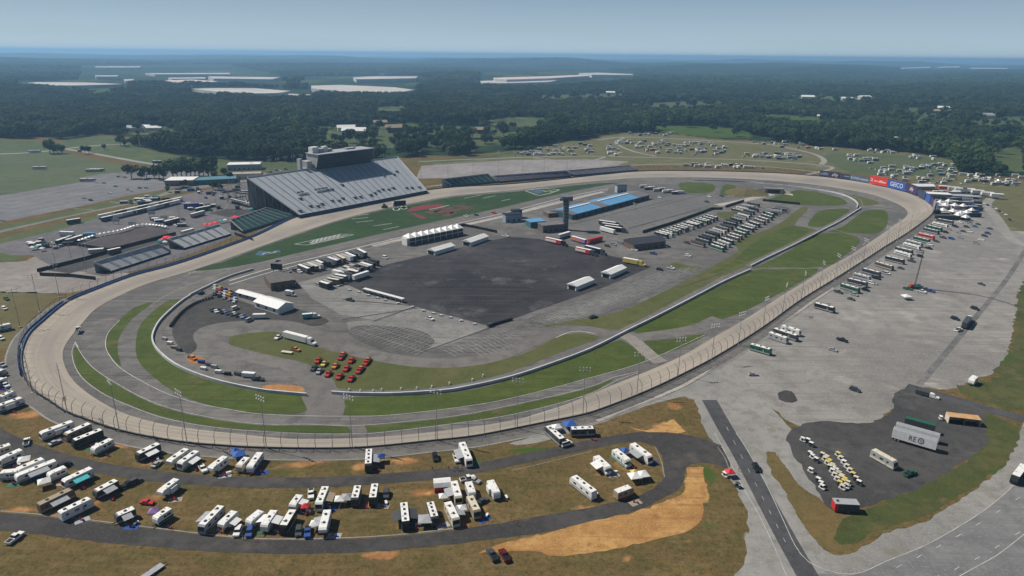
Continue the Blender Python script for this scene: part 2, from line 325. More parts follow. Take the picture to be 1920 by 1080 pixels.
def thresh(src, scale, lo=.32, hi=.62, amt=.7):
    no = n.nodes.new('ShaderNodeTexNoise'); no.inputs['Scale'].default_value = scale; no.inputs['Detail'].default_value = 8; no.inputs['Roughness'].default_value = .7; n.links.new(pos, no.inputs['Vector'])
    m1 = n.nodes.new('ShaderNodeMath'); m1.operation = 'MULTIPLY_ADD'; n.links.new(no.outputs['Fac'], m1.inputs[0]); m1.inputs[1].default_value = amt; m1.inputs[2].default_value = -amt / 2
    m2 = n.nodes.new('ShaderNodeMath'); m2.operation = 'ADD'; n.links.new(m1.outputs[0], m2.inputs[0]); n.links.new(src, m2.inputs[1])
    mr = n.nodes.new('ShaderNodeMapRange'); mr.interpolation_type = 'SMOOTHSTEP'; mr.inputs[1].default_value = lo; mr.inputs[2].default_value = hi; n.links.new(m2.outputs[0], mr.inputs[0]); return mr.outputs[0]
c = mix(n, (.135, .088, .038), (.088, .07, .026), noise(n, pos, .03, 7, .42, .58, .7))
c = mix(n, c, (.17, .125, .055), noise(n, pos, .11, 8, .48, .7, .75))
c = mix(n, c, (.045, .048, .018), noise(n, pos, .5, 7, .47, .66, .75))
c = mix(n, c, (.2, .15, .075), noise(n, pos, 1.3, 4, .54, .74, .7))
mt = n.nodes.new('ShaderNodeMapping'); mt.inputs['Rotation'].default_value = (0, 0, R(-8)); mt.inputs['Scale'].default_value = (.03, .45, 1); n.links.new(pos, mt.inputs[0])
c = mix(n, c, (.15, .11, .06), noise(n, mt.outputs[0], 1, 6, .55, .7, .7))
c = mix(n, c, (.05, .085, .018), thresh(sp.outputs[2], .06, .35, .75))
c = mix(n, c, (.25, .24, .225), thresh(at.outputs['Alpha'], .08, .35, .6))
dirt = mix(n, (.24, .11, .045), (.36, .2, .085), noise(n, pos, .2, 6, .4, .62))
c = mix(n, c, dirt, thresh(sp.outputs[0], .1, .45, .85, .9))
mp = n.nodes.new('ShaderNodeMapping'); mp.inputs['Rotation'].default_value = (0, 0, R(-14)); mp.inputs['Scale'].default_value = (.05, .6, 1); n.links.new(pos, mp.inputs[0])
straw = mix(n, (.42, .26, .1), (.24, .12, .045), noise(n, mp.outputs[0], 1, 7, .45, .66, .7))
c = mix(n, c, straw, thresh(sp.outputs[1], .09, .4, .62, .8))
aw = n.nodes.new('ShaderNodeAttribute'); aw.attribute_name = 'wood'
fc = mix(n, (.016, .034, .014), (.028, .05, .018), noise(n, pos, .004, 8, .4, .6, .7))
fc = mix(n, fc, (.01, .022, .01), noise(n, pos, .03, 6, .45, .6, .7))
c = mix(n, c, fc, aw.outputs['Fac'])
n.links.new(c, b.inputs['Base Color'])
me.materials.append(gm); og = bpy.data.objects.new('ground', me); COL.objects.link(og); tag(og, kind='structure')
# ---- interior asphalt
inner = [Vector((p.x, p.y, 0)) for p in IEr]
tri = tessellate_polygon([inner[:-1]]); mb = MB(); mb.add([Vector((p.x, p.y, .05)) for p in inner[:-1]], [(a, b_, c_) if (inner[b_] - inner[a]).cross(inner[c_] - inner[a]).z > 0 else (c_, b_, a) for a, b_, c_ in tri])
mb.obj('infield', m_asph, kind='structure')
# ---- banked racing surface
tm = bpy.data.materials.new('racing_concrete'); tm.use_nodes = True; n = tm.node_tree; b = n.nodes['Principled BSDF']; b.inputs['Roughness'].default_value = .9; b.inputs['Specular IOR Level'].default_value = .2
uvn = n.nodes.new('ShaderNodeUVMap').outputs[0]; pos = n.nodes.new('ShaderNodeNewGeometry').outputs['Position']
sx = n.nodes.new('ShaderNodeSeparateXYZ'); n.links.new(uvn, sx.inputs[0])
mp = n.nodes.new('ShaderNodeMapping'); mp.inputs['Scale'].default_value = (9, .018, 1); n.links.new(uvn, mp.inputs[0])
c = mix(n, (.37, .32, .258), (.29, .257, .215), noise(n, mp.outputs[0], 1.0, 6, .38, .62))
c = mix(n, c, (.24, .21, .18), noise(n, pos, .02, 6, .5, .72))
gr = n.nodes.new('ShaderNodeValToRGB'); e = gr.color_ramp.elements; e[0].position = 0; e[0].color = (.25, .25, .25, 1); e[1].position = 1; e[1].color = (0, 0, 0, 1)
for p_, v_ in ((.12, .6), (.35, 1.0), (.6, .65), (.85, .1)): q = e.new(p_); q.color = (v_, v_, v_, 1)
n.links.new(sx.outputs[0], gr.inputs[0]); rub = n.nodes.new('ShaderNodeMath'); rub.operation = 'MULTIPLY'; n.links.new(gr.outputs[0], rub.inputs[0]); n.links.new(noise(n, pos, .006, 3, .3, .7), rub.inputs[1])
c = mix(n, c, (.17, .16, .15), rub.outputs[0])
md = n.nodes.new('ShaderNodeMath'); md.operation = 'MODULO'; n.links.new(sx.outputs[1], md.inputs[0]); md.inputs[1].default_value = 9.0
lt = n.nodes.new('ShaderNodeMath'); lt.operation = 'LESS_THAN'; n.links.new(md.outputs[0], lt.inputs[0]); lt.inputs[1].default_value = .22
l2 = n.nodes.new('ShaderNodeMath'); l2.operation = 'MULTIPLY'; n.links.new(lt.outputs[0], l2.inputs[0]); l2.inputs[1].default_value = .4
c = mix(n, c, (.14, .12, .1), l2.outputs[0]); n.links.new(c, b.inputs['Base Color'])
strip('race_track', IEr, OEr, tm)
# outside embankment and perimeter road
oo = offs(OEr, 1.0); s_ = 1 if (sum((p for p in oo), Vector()) - sum((p for p in OEr), Vector())).length >= 0 else -1
cen = sum(OEr, Vector()) / NT
side = 1 if (oo[10] - cen).length > (OEr[10] - cen).length else -1
def out(d, z): return [Vector((p.x, p.y, z)) for p in offs(OEr, side * d)]
strip('embankment', out(.6, BANK - .02), out(1.6, .3), m_apron)
strip('perimeter_road', out(1.6, .3), out(6.4, .16), m_apron)
strip('gravel_verge', out(6.4, .16), out(7.2, .12), m_gravel2)
# apron lines
def line(px, w=.3, z=.2, name='painted_line', m=m_line, zz=0): return road(name, px, w, m, z)
# ------------------------------------------------------------------ infield ground sheets
G = [(m_grassd, .10, [(365,508),(395,497),(425,489),(480,468),(560,440),(640,414),(720,394),(792,380),(855,369),(960,360),(1060,350),(1120,344),(1160,343),(1150,350),(1120,355),(1040,373),(960,386),(895,403),(805,424),(720,443),(640,463),(560,479),(480,493),(430,502)]),
 (m_grass, .10, [(287,567),(250,578),(222,602),(203,622),(199,647),(207,667),(227,688),(221,662),(222,637),(235,614),(252,594)]),
 (m_grass, .10, [(350,560),(312,566),(270,600),(257,627),(255,662),(267,687),(300,717),(337,740),(375,755),(425,767),(475,775),(540,777),(562,775),(587,762),(585,750),(575,744),(530,739),(480,734),(400,716),(337,692),(299,664),(286,640),(289,620),(301,603),(324,581),(355,559)]),
 (m_grass, .10, [(141,650),(137,662),(142,687),(160,712),(200,740),(250,762),(300,780),(362,794),(420,802),(480,807),(580,812),(655,812),(651,801),(580,798),(480,797),(382,783),(312,766),(262,746),(212,718),(175,692),(155,670),(145,648)]),
 (m_grass, .10, [(675,800),(730,796),(855,782),(960,762),(1095,731),(1152,710),(1095,741),(960,776),(820,797),(690,811)]),
 (m_grass, .10, [(640,772),(655,780),(730,778),(855,764),(960,746),(1095,711),(1210,676),(1172,642),(1155,640),(1110,656),(955,713),(855,736),(730,743),(655,746),(645,760)]),
 (m_grass, .10, [(1198,643),(1260,636),(1326,627),(1237,666)]),
 (m_grass, .10, [(1185,622),(1260,583),(1310,557),(1360,532),(1405,509),(1440,505),(1535,503),(1490,535),(1440,561),(1385,588),(1322,607),(1260,620)]),
 (m_grass, .10, [(1410,504),(1447,488),(1500,458),(1540,438),(1595,440),(1612,450),(1607,460),(1580,482),(1545,500),(1440,501)]),
 (m_grass, .10, [(1552,434),(1580,425),(1615,399),(1630,394),(1660,395),(1665,413),(1657,430),(1640,438),(1600,437)]),
 (m_grass, .10, [(1515,424),(1525,406),(1540,395),(1590,392),(1585,405),(1552,425)]),
 (m_grass, .10, [(1440,378),(1452,370),(1487,358),(1510,357),(1540,362),(1580,373),(1583,384),(1515,385)]),
 (m_olive, .10, [(1575,364),(1600,366),(1640,376),(1646,383),(1615,386),(1608,378)]),
 (m_olive, .10, [(1010,615),(1060,602),(1135,592),(1195,571),(1272,533),(1335,500),(1370,481),(1385,468),(1376,452),(1440,430),(1475,410),(1502,389),(1515,392),(1490,421),(1520,429),(1540,438),(1440,483),(1362,514),(1322,535),(1210,593),(1160,618),(1110,612),(1060,608)]),
 (m_grass, .105, [(1480,425),(1440,440),(1400,465),(1375,490),(1330,512),(1360,506),(1440,474),(1520,432)]),
 (m_olive, .10, [(429,637),(440,629),(480,624),(517,622),(555,637),(605,654),(655,665),(730,680),(805,687),(880,682),(960,671),(1010,650),(1042,633),(1085,622),(1122,628),(1110,640),(1060,657),(960,696),(880,716),(780,730),(655,731),(605,716),(540,695),(480,672),(437,651)]),
 (m_grass, .10, [(1275,343),(1335,345),(1335,360),(1285,361)]), (m_grass, .10, [(1360,346),(1380,350),(1365,366),(1350,362)]),
 (m_olive, .10, [(1345,398),(1395,400),(1388,408),(1358,411)]), (m_olive, .10, [(1262,493),(1300,500),(1320,503),(1290,506),(1258,501)])]
for i, (m, z, p) in enumerate(G): sheet('infield_grass', p, m, z, sm=3)
# asphalt areas inside
sheet('parking_lot', [(642,530),(730,495),(915,452),(955,444),(1010,448),(1072,463),(1172,486),(1222,500),(1135,538),(1010,581),(922,613),(850,593),(780,575),(692,552)], m_dark, .12)
sheet('paddock', [(325,605),(340,585),(370,565),(410,548),(440,560),(490,575),(560,580),(612,598),(612,606),(590,612),(540,606),(490,604),(430,610),(392,622),(370,640),(368,655),(352,664),(336,650),(324,630)], m_camproad, .08, sm=3)
sheet('service_lot', [(980,605),(1010,590),(1135,547),(1230,508),(1275,505),(1330,498),(1280,530),(1200,562),(1130,588),(1060,598),(1000,612)], surf('worn_row_asphalt', (.085,.083,.08), (.14,.135,.13), (.18,.17,.16), .03, .3, .9, streak=(R(28), (.055,.055,.055))), .085, sm=2)
lotl = surf('light_paddock_asphalt', (.17, .165, .156), (.225, .217, .205), (.28, .268, .25), .02, .15, 1.0, streak=(R(-20), (.12, .12, .118)))
sheet('paddock', [(560,530),(640,508),(650,530),(692,553),(780,577),(915,613),(860,640),(780,665),(700,650),(655,622),(650,604),(700,600),(640,590),(585,560)], lotl, .07, sm=1)
sheet('garage_apron', [(1075,420),(1217,376),(1265,366),(1330,366),(1350,375),(1330,392),(1210,434),(1150,440),(1100,436)], surf('garage_asphalt', (.12,.118,.115), (.145,.14,.135), None, .02, .2, 1.0), .075)
pit0 = surf('worn_pale_concrete', (.2,.185,.165), (.25,.23,.21), None, .03, .2, 1.0)
# garage-side and inner service roads
road('service_road', [(575,708),(560,690),(500,676),(450,664),(400,648),(383,630),(395,616),(440,609),(520,607),(575,620),(640,650),(700,666),(780,679),(860,680),(930,668),(985,645),(1035,625),(1090,618),(1150,628),(1200,632),(1300,618),(1350,598)], 11, m_apron, .115)
road('service_road', [(600,790),(612,765),(600,740),(590,715),(565,700)], 16, m_apron, .117)
road('service_road', [(1166,626),(1190,640),(1218,665),(1240,680)], 8, pit0, .118)
road('service_road', [(665,795),(672,805),(676,815)], 6, m_apron, .119)
# pit road and its pale edges
road('pit_road', [(335,555),(390,532),(430,517),(520,491),(640,462),(747,437),(850,414),(960,390),(1060,366),(1140,350),(1190,344),(1260,343)], 17, m_apron, .125)
for dx, w_, mm in ((0, 1.6, conc), (7, 1.2, conc)):
    road('pit_wall_apron', [(430,527 + dx),(520,500 + dx),(640,472 + dx * .9),(747,446 + dx * .8),(850,421 + dx * .7),(960,396 + dx * .6),(1060,370 + dx * .5),(1140,354 + dx * .4)], w_, mm, .13)
pit = surf('pit_concrete', (.3,.275,.25), (.36,.33,.3), None, .03, .2, 1.0)
road('pit_boxes', [(700,462),(800,438),(880,420),(960,402),(1060,377),(1130,360)], 6.5, pit, .135)
# white lines
for px, w_ in [([(600,602),(143,690)],0),]: pass
LN = [([(224,601),(203,624),(198,648),(206,668),(225,690),(262,713),(312,738),(375,758),(430,768),(480,776),(560,780),(655,781),(730,779),(855,765),(960,747),(1095,712),(1210,678),(1322,628)], .45),
 ([(139,646),(135,662),(141,688),(159,714),(199,742),(249,764),(299,782),(361,796),(420,804),(480,809),(580,814),(655,814),(700,813),(820,799),(960,778),(1095,743),(1160,712)], .35),
 ([(141,645),(157,670),(177,692),(213,716),(263,744),(313,764),(383,781),(480,795),(580,796),(651,799),(730,794),(855,780),(960,760),(1095,729),(1150,708)], .35),
 ([(155,603),(136,623),(117,650),(114,672),(122,696),(137,719),(173,747),(216,772),(261,788),(320,801),(375,809),(425,814),(475,819),(530,826),(630,826),(730,821),(820,811),(890,802),(960,791),(1095,748),(1192,708),(1285,667),(1385,609),(1440,574)], .5),
 ([(330,513),(365,510),(430,504),(480,494),(560,481),(640,465),(720,445)], .4), ([(287,569),(330,545),(380,525),(430,508)], .35),
 ([(1440,505),(1490,504),(1540,503)], .5), ([(1440,357),(1500,349),(1560,357),(1608,372),(1618,386)], .4), ([(1515,425),(1552,428),(1600,441),(1625,448),(1618,460)], .5), ([(1537,394),(1560,391),(1590,390)], .5), ([(1042,634),(1062,625),(1085,621),(1115,626)], .9), ([(1640,392),(1675,388)], .6)]
for px, w_ in LN: road('painted_line', px, w_ * .7, m_line, .19)
# arrow and hatch paint
for (a, b_) in [((141,641),(147,652)),((141,641),(137,652)),((1150,708),(1198,697)),((1157,713),(1196,700)),((345,518),(375,508)),((360,513),(366,508)),((352,516),(358,511)),((1275,714),(1250,726))]: road('painted_line', [a, b_], .3, m_line, .195, sm=1)
# straight seams and tar strips across the lots
m_seam = mat('tar_seam', (.04, .04, .04), .9)
for a, b_ in [((642,562),(782,574)),((782,578),(640,600)),((700,603),(790,571)),((785,663),(955,602)),((1150,438),(1330,386)),((1075,420),(1260,375))]: road('tar_seam', [a, b_], 1.2, m_road, .14, sm=1)
for a, b_ in [((1216,392),(1330,362)),((1180,427),(1345,386)),((1275,540),(1355,512)),((745,452),(600,488))]: road('tar_seam', [a, b_], .8, m_seam, .142, sm=1)
# parking stalls
def stalls(q, rows, z=.16, wd=.24, step=2.9, ln=5.2, name='parking_stalls', clip=None):
    a, b_, c_, d_ = [P(*p) for p in q]; mb = MB()
    def seg(p, q_, w_):
        t = (q_ - p).normalized(); nn = Vector((-t.y, t.x, 0)) * w_ / 2; vs_ = [p + nn, p - nn, q_ - nn, q_ + nn]; mb.add([(v.x, v.y, z) for v in vs_], [(0, 1, 2, 3)])
    for r_ in range(rows):
        t = (r_ + .5) / rows; p0 = a.lerp(d_, t); p1 = b_.lerp(c_, t); L = (p1 - p0).length; dr = (p1 - p0).normalized(); nn = Vector((-dr.y, dr.x, 0))
        if not clip: seg(p0, p1, wd)
        k = 0
        while k * step < L:
            p = p0 + dr * k * step; k += 1
            if clip:
                ix, iy = project(p.x, p.y, 0.)
                if not inpoly(np.array([ix]), np.array([iy]), clip)[0]: continue
            seg(p - nn * ln, p + nn * ln, wd)
            if clip: seg(p, p + dr * step, wd)
    mb.obj(name, m_stall, kind='structure')
sheet('paddock', [(654,620),(664,613),(690,610),(730,612),(770,616),(800,625),(815,640),(805,652),(785,663),(755,665),(720,658),(685,645),(660,632)], surf('oily_asphalt', (.07,.068,.066), (.1,.097,.093), (.14,.135,.13), .05, .3, 1.0), .09, sm=3)
stalls([(655,622),(790,668),(905,612),(790,580)], 6, clip=[(656,622),(700,600),(790,585),(900,608),(860,632),(785,662),(700,648)])
stalls([(815,665),(960,615),(1000,640),(860,678)], 2, clip=[(815,662),(945,618),(975,635),(930,655),(860,668)])
stalls([(985,612),(1225,508),(1330,500),(1080,600)], 7, clip=[(990,605),(1140,550),(1230,510),(1320,500),(1200,560),(1130,585),(1040,604)])
# logos painted on the front grass
lg_w = mat('turf_paint_white', (.42, .44, .42), .9, (.25, .3, .24), .3, coord='w'); lg_r = mat('turf_paint_red', (.2, .018, .035), .9, (.12, .03, .03), .3, coord='w'); lg_m = mat('turf_paint_maroon', (.1, .03, .04), .9, (.07, .05, .03), .3, coord='w'); lg_b = mat('turf_paint_blue', (.05, .1, .2), .9, (.05, .08, .1), .3, coord='w')
def ringp(cx, cy, rx, ry, w_, m):
    road('grass_logo', [(cx + rx * math.cos(t * math.pi / 6), cy + ry * math.sin(t * math.pi / 6)) for t in range(13)], w_, m, .15)
for cx, cy in ((743,392),(757,389.5)): ringp(cx, cy, 6, 3.2, 1.3, lg_w)
sheet('grass_logo', [(764,396),(772,389),(795,385),(822,383),(838,385),(812,390),(790,394),(768,397)], lg_r, .152)
road('grass_logo', [(805,393),(825,389),(842,385)], 1.6, lg_w, .154)
for q in [[(768,400),(776,399),(802,409),(790,411)],[(795,398),(830,388),(836,390),(808,402)],[(812,397),(845,388),(852,390),(828,401)],[(832,398),(862,390),(868,392),(846,401)],[(846,386),(870,385),(884,389),(874,393),(862,389)],[(826,404),(850,397),(858,400),(840,406)]]: sheet('grass_logo', q, lg_m, .15)
road('grass_logo', [(850,388),(870,386.5),(884,389),(880,393),(862,394)], 1.6, lg_m, .153)
road('grass_logo', [(786,385.5),(800,384.5),(816,384)], 1.2, lg_m, .158)
sheet('grass_logo', [(781,404),(800,408),(795,411),(775,405)], lg_r, .156)
road('grass_logo', [(552,458),(640,439),(664,440),(640,446),(575,460),(552,458)], .9, lg_w, .15, sm=1)
sheet('grass_logo', [(578,455),(600,447),(622,443),(655,440),(640,446),(600,455),(585,459)], mat('turf_paint_grey', (.2, .17, .19), .9, (.12, .14, .12), .6, coord='w'), .149)
for i in range(7): road('grass_logo', [(584 + i * 8, 456 - i * 1.8), (589 + i * 8, 450 - i * 1.8)], 1.1, lg_w, .157, sm=1)
sheet('grass_logo', [(478,478),(486,471),(506,472),(524,469),(527,473),(505,476),(490,480)], lg_b, .15)
road('grass_logo', [(492,478),(500,473),(510,476),(518,471)], 1.0, lg_w, .155, sm=2)
road('grass_logo', [(986,357),(1018,353),(1050,356),(1030,363),(1010,367),(985,358)], 1.6, lg_w, .15, sm=1)
sheet('grass_logo', [(992,358),(1014,355),(1020,360),(1008,364)], lg_b, .149)
for i in range(4): road('grass_logo', [(1018 + i * 6, 357 + (i % 2)), (1024 + i * 6, 360 - (i % 2))], 1.3, lg_w, .157, sm=1)
for a, b_ in [((660,411),(690,408)),((668,417),(700,414)),((700,424),(735,419)),((718,431),(748,425)),((672,404),(692,402)),((870,372),(902,366)),((905,372),(930,367)),((940,377),(958,373))]: road('grass_logo', [a, b_], 1.0, lg_w, .15, sm=1)
road('painted_line', [(920,359),(945,356),(992,352)], 1.4, m_line, .2)
# ------------------------------------------------------------------ exterior ground sheets
sheet('gravel_lot', [(1372,672),(1440,627),(1467,607),(1560,542),(1640,490),(1700,452),(1760,418),(1785,398),(1800,392),(1870,398),(1880,430),(1960,440),(1960,500),(1925,540),(1905,580),(1895,640),(1872,690),(1845,705),(1800,722),(1780,730),(1725,727),(1700,745),(1665,770),(1640,790),(1560,800),(1500,800),(1460,775),(1420,740),(1390,700)], m_gravel, .02, sm=3, jit=.9)
sheet('gravel_verge', [(1280,727),(1372,675),(1400,700),(1430,745),(1478,800),(1500,830),(1530,905),(1560,955),(1530,930),(1500,912),(1455,850),(1438,848),(1440,870),(1480,930),(1510,990),(1560,1040),(1600,1035),(1660,1000),(1740,975),(1810,930),(1850,900),(1890,865),(1925,780),(1990,800),(1990,1200),(1360,1200),(1400,1050),(1400,960),(1370,900),(1345,845),(1315,790),(1300,740)], m_gravel2, .015, sm=2, jit=.6)
sheet('gravel_verge', [(1395,1010),(1420,1000),(1460,1090),(1480,1140),(1400,1140),(1405,1050)], m_gravel2, .017, sm=2, jit=1)
sheet('dirt_bank', [(1438,848),(1455,852),(1480,890),(1502,918),(1530,930),(1560,958),(1600,975),(1640,1000),(1600,1026),(1585,1034),(1552,1032),(1525,1010),(1503,976),(1485,944),(1462,908),(1440,872)], surf('rough_bank_grass', (.11,.085,.035), (.14,.1,.04), (.07,.075,.025), .04, .3, 1.3), .025, sm=2, jit=.7)
sheet('grass_verge', [(1580,975),(1620,957),(1665,938),(1740,906),(1802,872),(1845,838),(1850,812),(1840,772),(1865,780),(1905,800),(1912,820),(1890,860),(1840,900),(1802,930),(1727,970),(1652,990),(1600,1020),(1560,1010)], surf('verge_grass', (.05,.064,.02), (.078,.08,.028), (.12,.09,.04), .03, .25, 1.2), .03, sm=2, jit=.6)
sheet('paddock', [(1490,802),(1540,790),(1615,795),(1650,786),(1670,768),(1676,745),(1690,731),(1712,725),(1775,745),(1838,768),(1846,800),(1850,825),(1840,842),(1802,870),(1740,905),(1665,937),(1565,960),(1540,927),(1510,885),(1477,830)], surf('dark_yard_asphalt', (.048,.047,.047), (.068,.066,.064), (.1,.096,.09), .02, .18, 1.1), .035, sm=3, jit=.9)
for i_, (x_, y_, rx_, ry_) in enumerate([(1520,806,26,4),(1600,802,40,5),(1655,790,22,5),(1560,822,30,5),(1700,745,20,5),(1500,830,14,8),(1640,812,30,4)]): sheet('gravel_patch', [(x_ + rx_ * math.cos(k_ * .785) * rnd.uniform(.5, 1.2), y_ + ry_ * math.sin(k_ * .785) * rnd.uniform(.5, 1.2)) for k_ in range(8)], m_camproad, .04 + .002 * i_, sm=2, jit=.5)
sheet('grass_field', [(1930,520),(1908,570),(1903,650),(1873,692),(1862,716),(1800,722),(1786,730),(1816,742),(1866,762),(1925,770),(2100,800),(2100,520)], surf('bank_grass', (.045,.062,.02), (.08,.082,.03), (.13,.11,.06), .02, .12, .9), .03, sm=2, jit=2)
road('access_road', [(1700,724),(1750,738),(1800,752),(1860,770),(1930,788),(2000,805)], 7, m_road, .04)
road('access_road', [(1300,690),(1330,750),(1358,800),(1388,850),(1418,905),(1450,965),(1480,1020),(1520,1090),(1560,1160)][1:], 6.6, m_road, .05)
road('painted_line', [(1340,812),(1358,845),(1392,912),(1420,960),(1447,1015),(1475,1080)], .18, m_line, .07); road('painted_line', [(1380,812),(1400,842),(1440,915),(1466,970),(1495,1030),(1530,1062),(1600,1077),(1665,1051),(1740,1020),(1815,977),(1865,942),(1905,905),(1930,872)], .22, m_line, .075)
for i in range(9):
    t = i / 9; a = (1362 + t * 120, 800 + t * 235); road('painted_line', [a, (a[0] + 4, a[1] + 8)], .15, m_line, .072, sm=1)
sheet('road', [(1500,1090),(1540,1076),(1600,1079),(1665,1053),(1740,1022),(1815,979),(1865,944),(1905,907),(1940,870),(2100,780),(2150,1000),(2000,1200),(1700,1300),(1500,1200)], surf('highway_asphalt', (.15,.15,.152), (.18,.18,.18), (.2,.2,.2), .02, .15, 1.0, streak=(R(35), (.13,.13,.13))), .045, sm=3)
road('painted_line', [(1795,1083),(1830,1063),(1865,1044),(1895,1022),(1925,998)], .22, m_line, .08)
for r0, r1, n_ in [((1670,1070),(1930,920),7),((1740,1090),(1930,985),5),((1580,1105),(1640,1088),2)]:
    for i in range(n_):
        t = (i + .3) / n_; x = r0[0] + (r1[0] - r0[0]) * t; y = r0[1] + (r1[1] - r0[1]) * t + 8 * math.sin(t * math.pi); road('painted_line', [(x, y), (x + 9, y - 5.5)], .22, m_line, .08, sm=1)
# camp roads near the camera
road('camp_road', [(-90,770),(0,818),(60,843),(120,862),(200,880),(330,897),(480,905),(600,904),(700,899),(850,885),(1000,856),(1100,835),(1170,822),(1235,818),(1290,826),(1350,842)], 6.3, m_camproad, .05)
sheet('camp_road', [(1170,814),(1235,810),(1300,818),(1350,835),(1370,880),(1330,868),(1290,872),(1283,895),(1275,915),(1240,937),(1185,960),(1110,977),(1030,996),(960,1006),(850,1020),(730,1032),(600,1038),(480,1038),(340,1030),(200,1018),(90,1004),(0,994),(-80,990),(-80,955),(0,962),(100,970),(250,988),(400,1006),(480,1013),(600,1013),(730,1007),(850,994),(960,977),(1110,951),(1185,934),(1225,916),(1245,895),(1245,865),(1230,838),(1190,826)], m_camproad, .055, sm=2, jit=.25)
for p, w_ in [([(0,958),(100,967),(250,985),(400,1003),(480,1010),(600,1010),(730,1004),(850,991)],.5),([(1228,838),(1240,865),(1246,895)],.35),([(1345,838),(1360,860),(1370,890)],.3),([(960,882),(1000,873),(1110,846)],.25),([(220,815),(300,830),(370,843),(480,856)],.5)]: road('gravel_verge', p, w_, m_gravel2, .06)
sheet('gravel_verge', [(955,832),(1040,806),(1110,783),(1150,778),(1200,756),(1285,720),(1310,740),(1290,742),(1215,760),(1130,792),(1060,815),(1000,832)], m_gravel2, .03, sm=2, jit=.3)
# left side outside the track
sheet('gravel_lot', [(-80,500),(45,490),(80,475),(160,500),(175,510),(240,512),(205,530),(150,545),(110,550),(0,548),(-80,545)], surf('pinkish_gravel', (.2,.18,.165), (.26,.24,.22), None, .02, .15, 1), .03, sm=2, jit=1)
sheet('fan_plaza', [(-60,455),(60,440),(110,430),(225,397),(330,368),(420,350),(480,338),(600,320),(620,350),(560,392),(480,425),(400,460),(325,488),(250,508),(190,518),(90,495),(60,478),(-60,480)], surf('plaza_asphalt', (.1,.098,.1), (.14,.13,.135), (.17,.16,.16), .02, .15, 1), .035, sm=1)
sheet('fan_plaza', [(160,456),(205,441),(265,426),(310,430),(316,437),(300,445),(205,469),(160,464)], surf('midway_asphalt', (.06,.054,.056), (.085,.07,.072), (.1,.08,.08), .04, .3, 1), .05)
sheet('fan_plaza', [(75,505),(160,482),(300,447),(330,446),(316,458),(180,500),(130,513)], m_camproad, .052)
sheet('fan_plaza', [(390,400),(430,391),(480,394),(455,404),(440,409)], m_camproad, .052)
sheet('parking_lot', [(-90,378),(0,367),(60,357),(160,340),(150,333),(190,326),(330,316),(410,326),(400,336),(355,347),(240,367),(150,387),(0,417),(-90,436)], m_lot, .03, sm=1)
sheet('parking_lot', [(780,335),(790,311),(960,300),(1100,299),(1180,303),(1160,309),(1060,320),(960,328),(880,333)], surf('pale_lot_asphalt', (.2,.185,.18), (.25,.235,.23), None, .02, .1, .8), .03, sm=1)
road('access_road', [(-100,455),(0,432),(110,407),(225,383),(330,358),(430,343),(520,330)], 16, surf('pale_road_asphalt', (.15,.148,.14), (.19,.185,.175), None, .02, .15, 1), .04)
road('painted_line', [(138,391),(178,394)], .6, m_line, .06, sm=1); road('painted_line', [(205,378),(240,383)], .6, m_line, .06, sm=1)
stalls([(10,372),(310,322),(335,345),(20,410)], 5, z=.05, wd=.25, ln=5.5)
grs = surf('roadside_grass', (.06,.085,.03), (.085,.1,.04), None, .02, .15, 1)
for p in ([(-60,436),(0,425),(150,393),(240,372),(330,353),(300,364),(225,384),(110,408),(0,432)],[(-60,462),(0,447),(110,420),(225,392),(330,364),(322,372),(225,397),(110,431),(0,457)],[(-60,476),(0,474),(46,482),(30,490),(-60,494)]): sheet('grass_verge', p, grs, .045)
sheet('grass_field', [(-300,285),(0,285),(90,281),(150,295),(190,302),(340,330),(320,320),(190,327),(150,333),(160,340),(60,357),(0,367),(-300,400)], m_fieldd, .02, sm=2)
sheet('grass_field', [(-300,262),(0,262),(110,268),(150,252),(242,258),(245,272),(300,286),(350,293),(425,301),(590,306),(600,318),(480,322),(440,325),(340,325),(250,305),(170,284),(60,286),(-300,290)], m_meadow, .018, sm=1)
sheet('grass_field', [(-100,545),(60,548),(120,552),(105,572),(60,605),(30,650),(-100,670)], m_dry, .03, jit=1)
fr = surf('country_road', (.22,.21,.19), (.26,.25,.23), None, .01, .1, 1)
for p, w_ in [([(-60,291),(60,286),(120,279),(180,273),(240,270)], 9), ([(120,279),(165,286),(230,298),(300,310),(360,317)], 9), ([(785,303),(900,298),(1080,293),(1250,296),(1400,300),(1530,309),(1560,316),(1500,330)], 6), ([(1120,262),(1180,257),(1300,262),(1400,268),(1450,272),(1520,287),(1545,300),(1535,312)], 8), ([(1170,258),(1155,268),(1185,283),(1230,293)], 6), ([(1000,296),(1060,302),(1100,303),(1140,293),(1165,285)], 5), ([(1860,370),(1850,385),(1870,410),(1900,450),(1960,470)], 9), ([(1060,275),(1040,285),(1000,290)], 4), ([(590,250),(700,244),(770,240)], 8)]: road('country_road', p, w_, fr, .06)
road('dark_track', [(1925,465),(1890,520),(1850,570),(1800,630),(1750,690),(1722,722)], 3.0, surf('worn_tyre_track', (.1,.1,.1), (.17,.165,.16), None, .05, .3, 1.3), .036)
road('dark_track', [(1738,542),(1840,555),(1925,580)], 1.6, m_road, .037)
sheet('gravel_patch', [(1456,738),(1476,731),(1492,740),(1494,752),(1480,755),(1465,752)], m_camproad, .037, sm=2, jit=.5)
sheet('gravel_patch', [(1516,690),(1540,688),(1545,715),(1512,720)], m_gravel2, .037, sm=2, jit=.8)
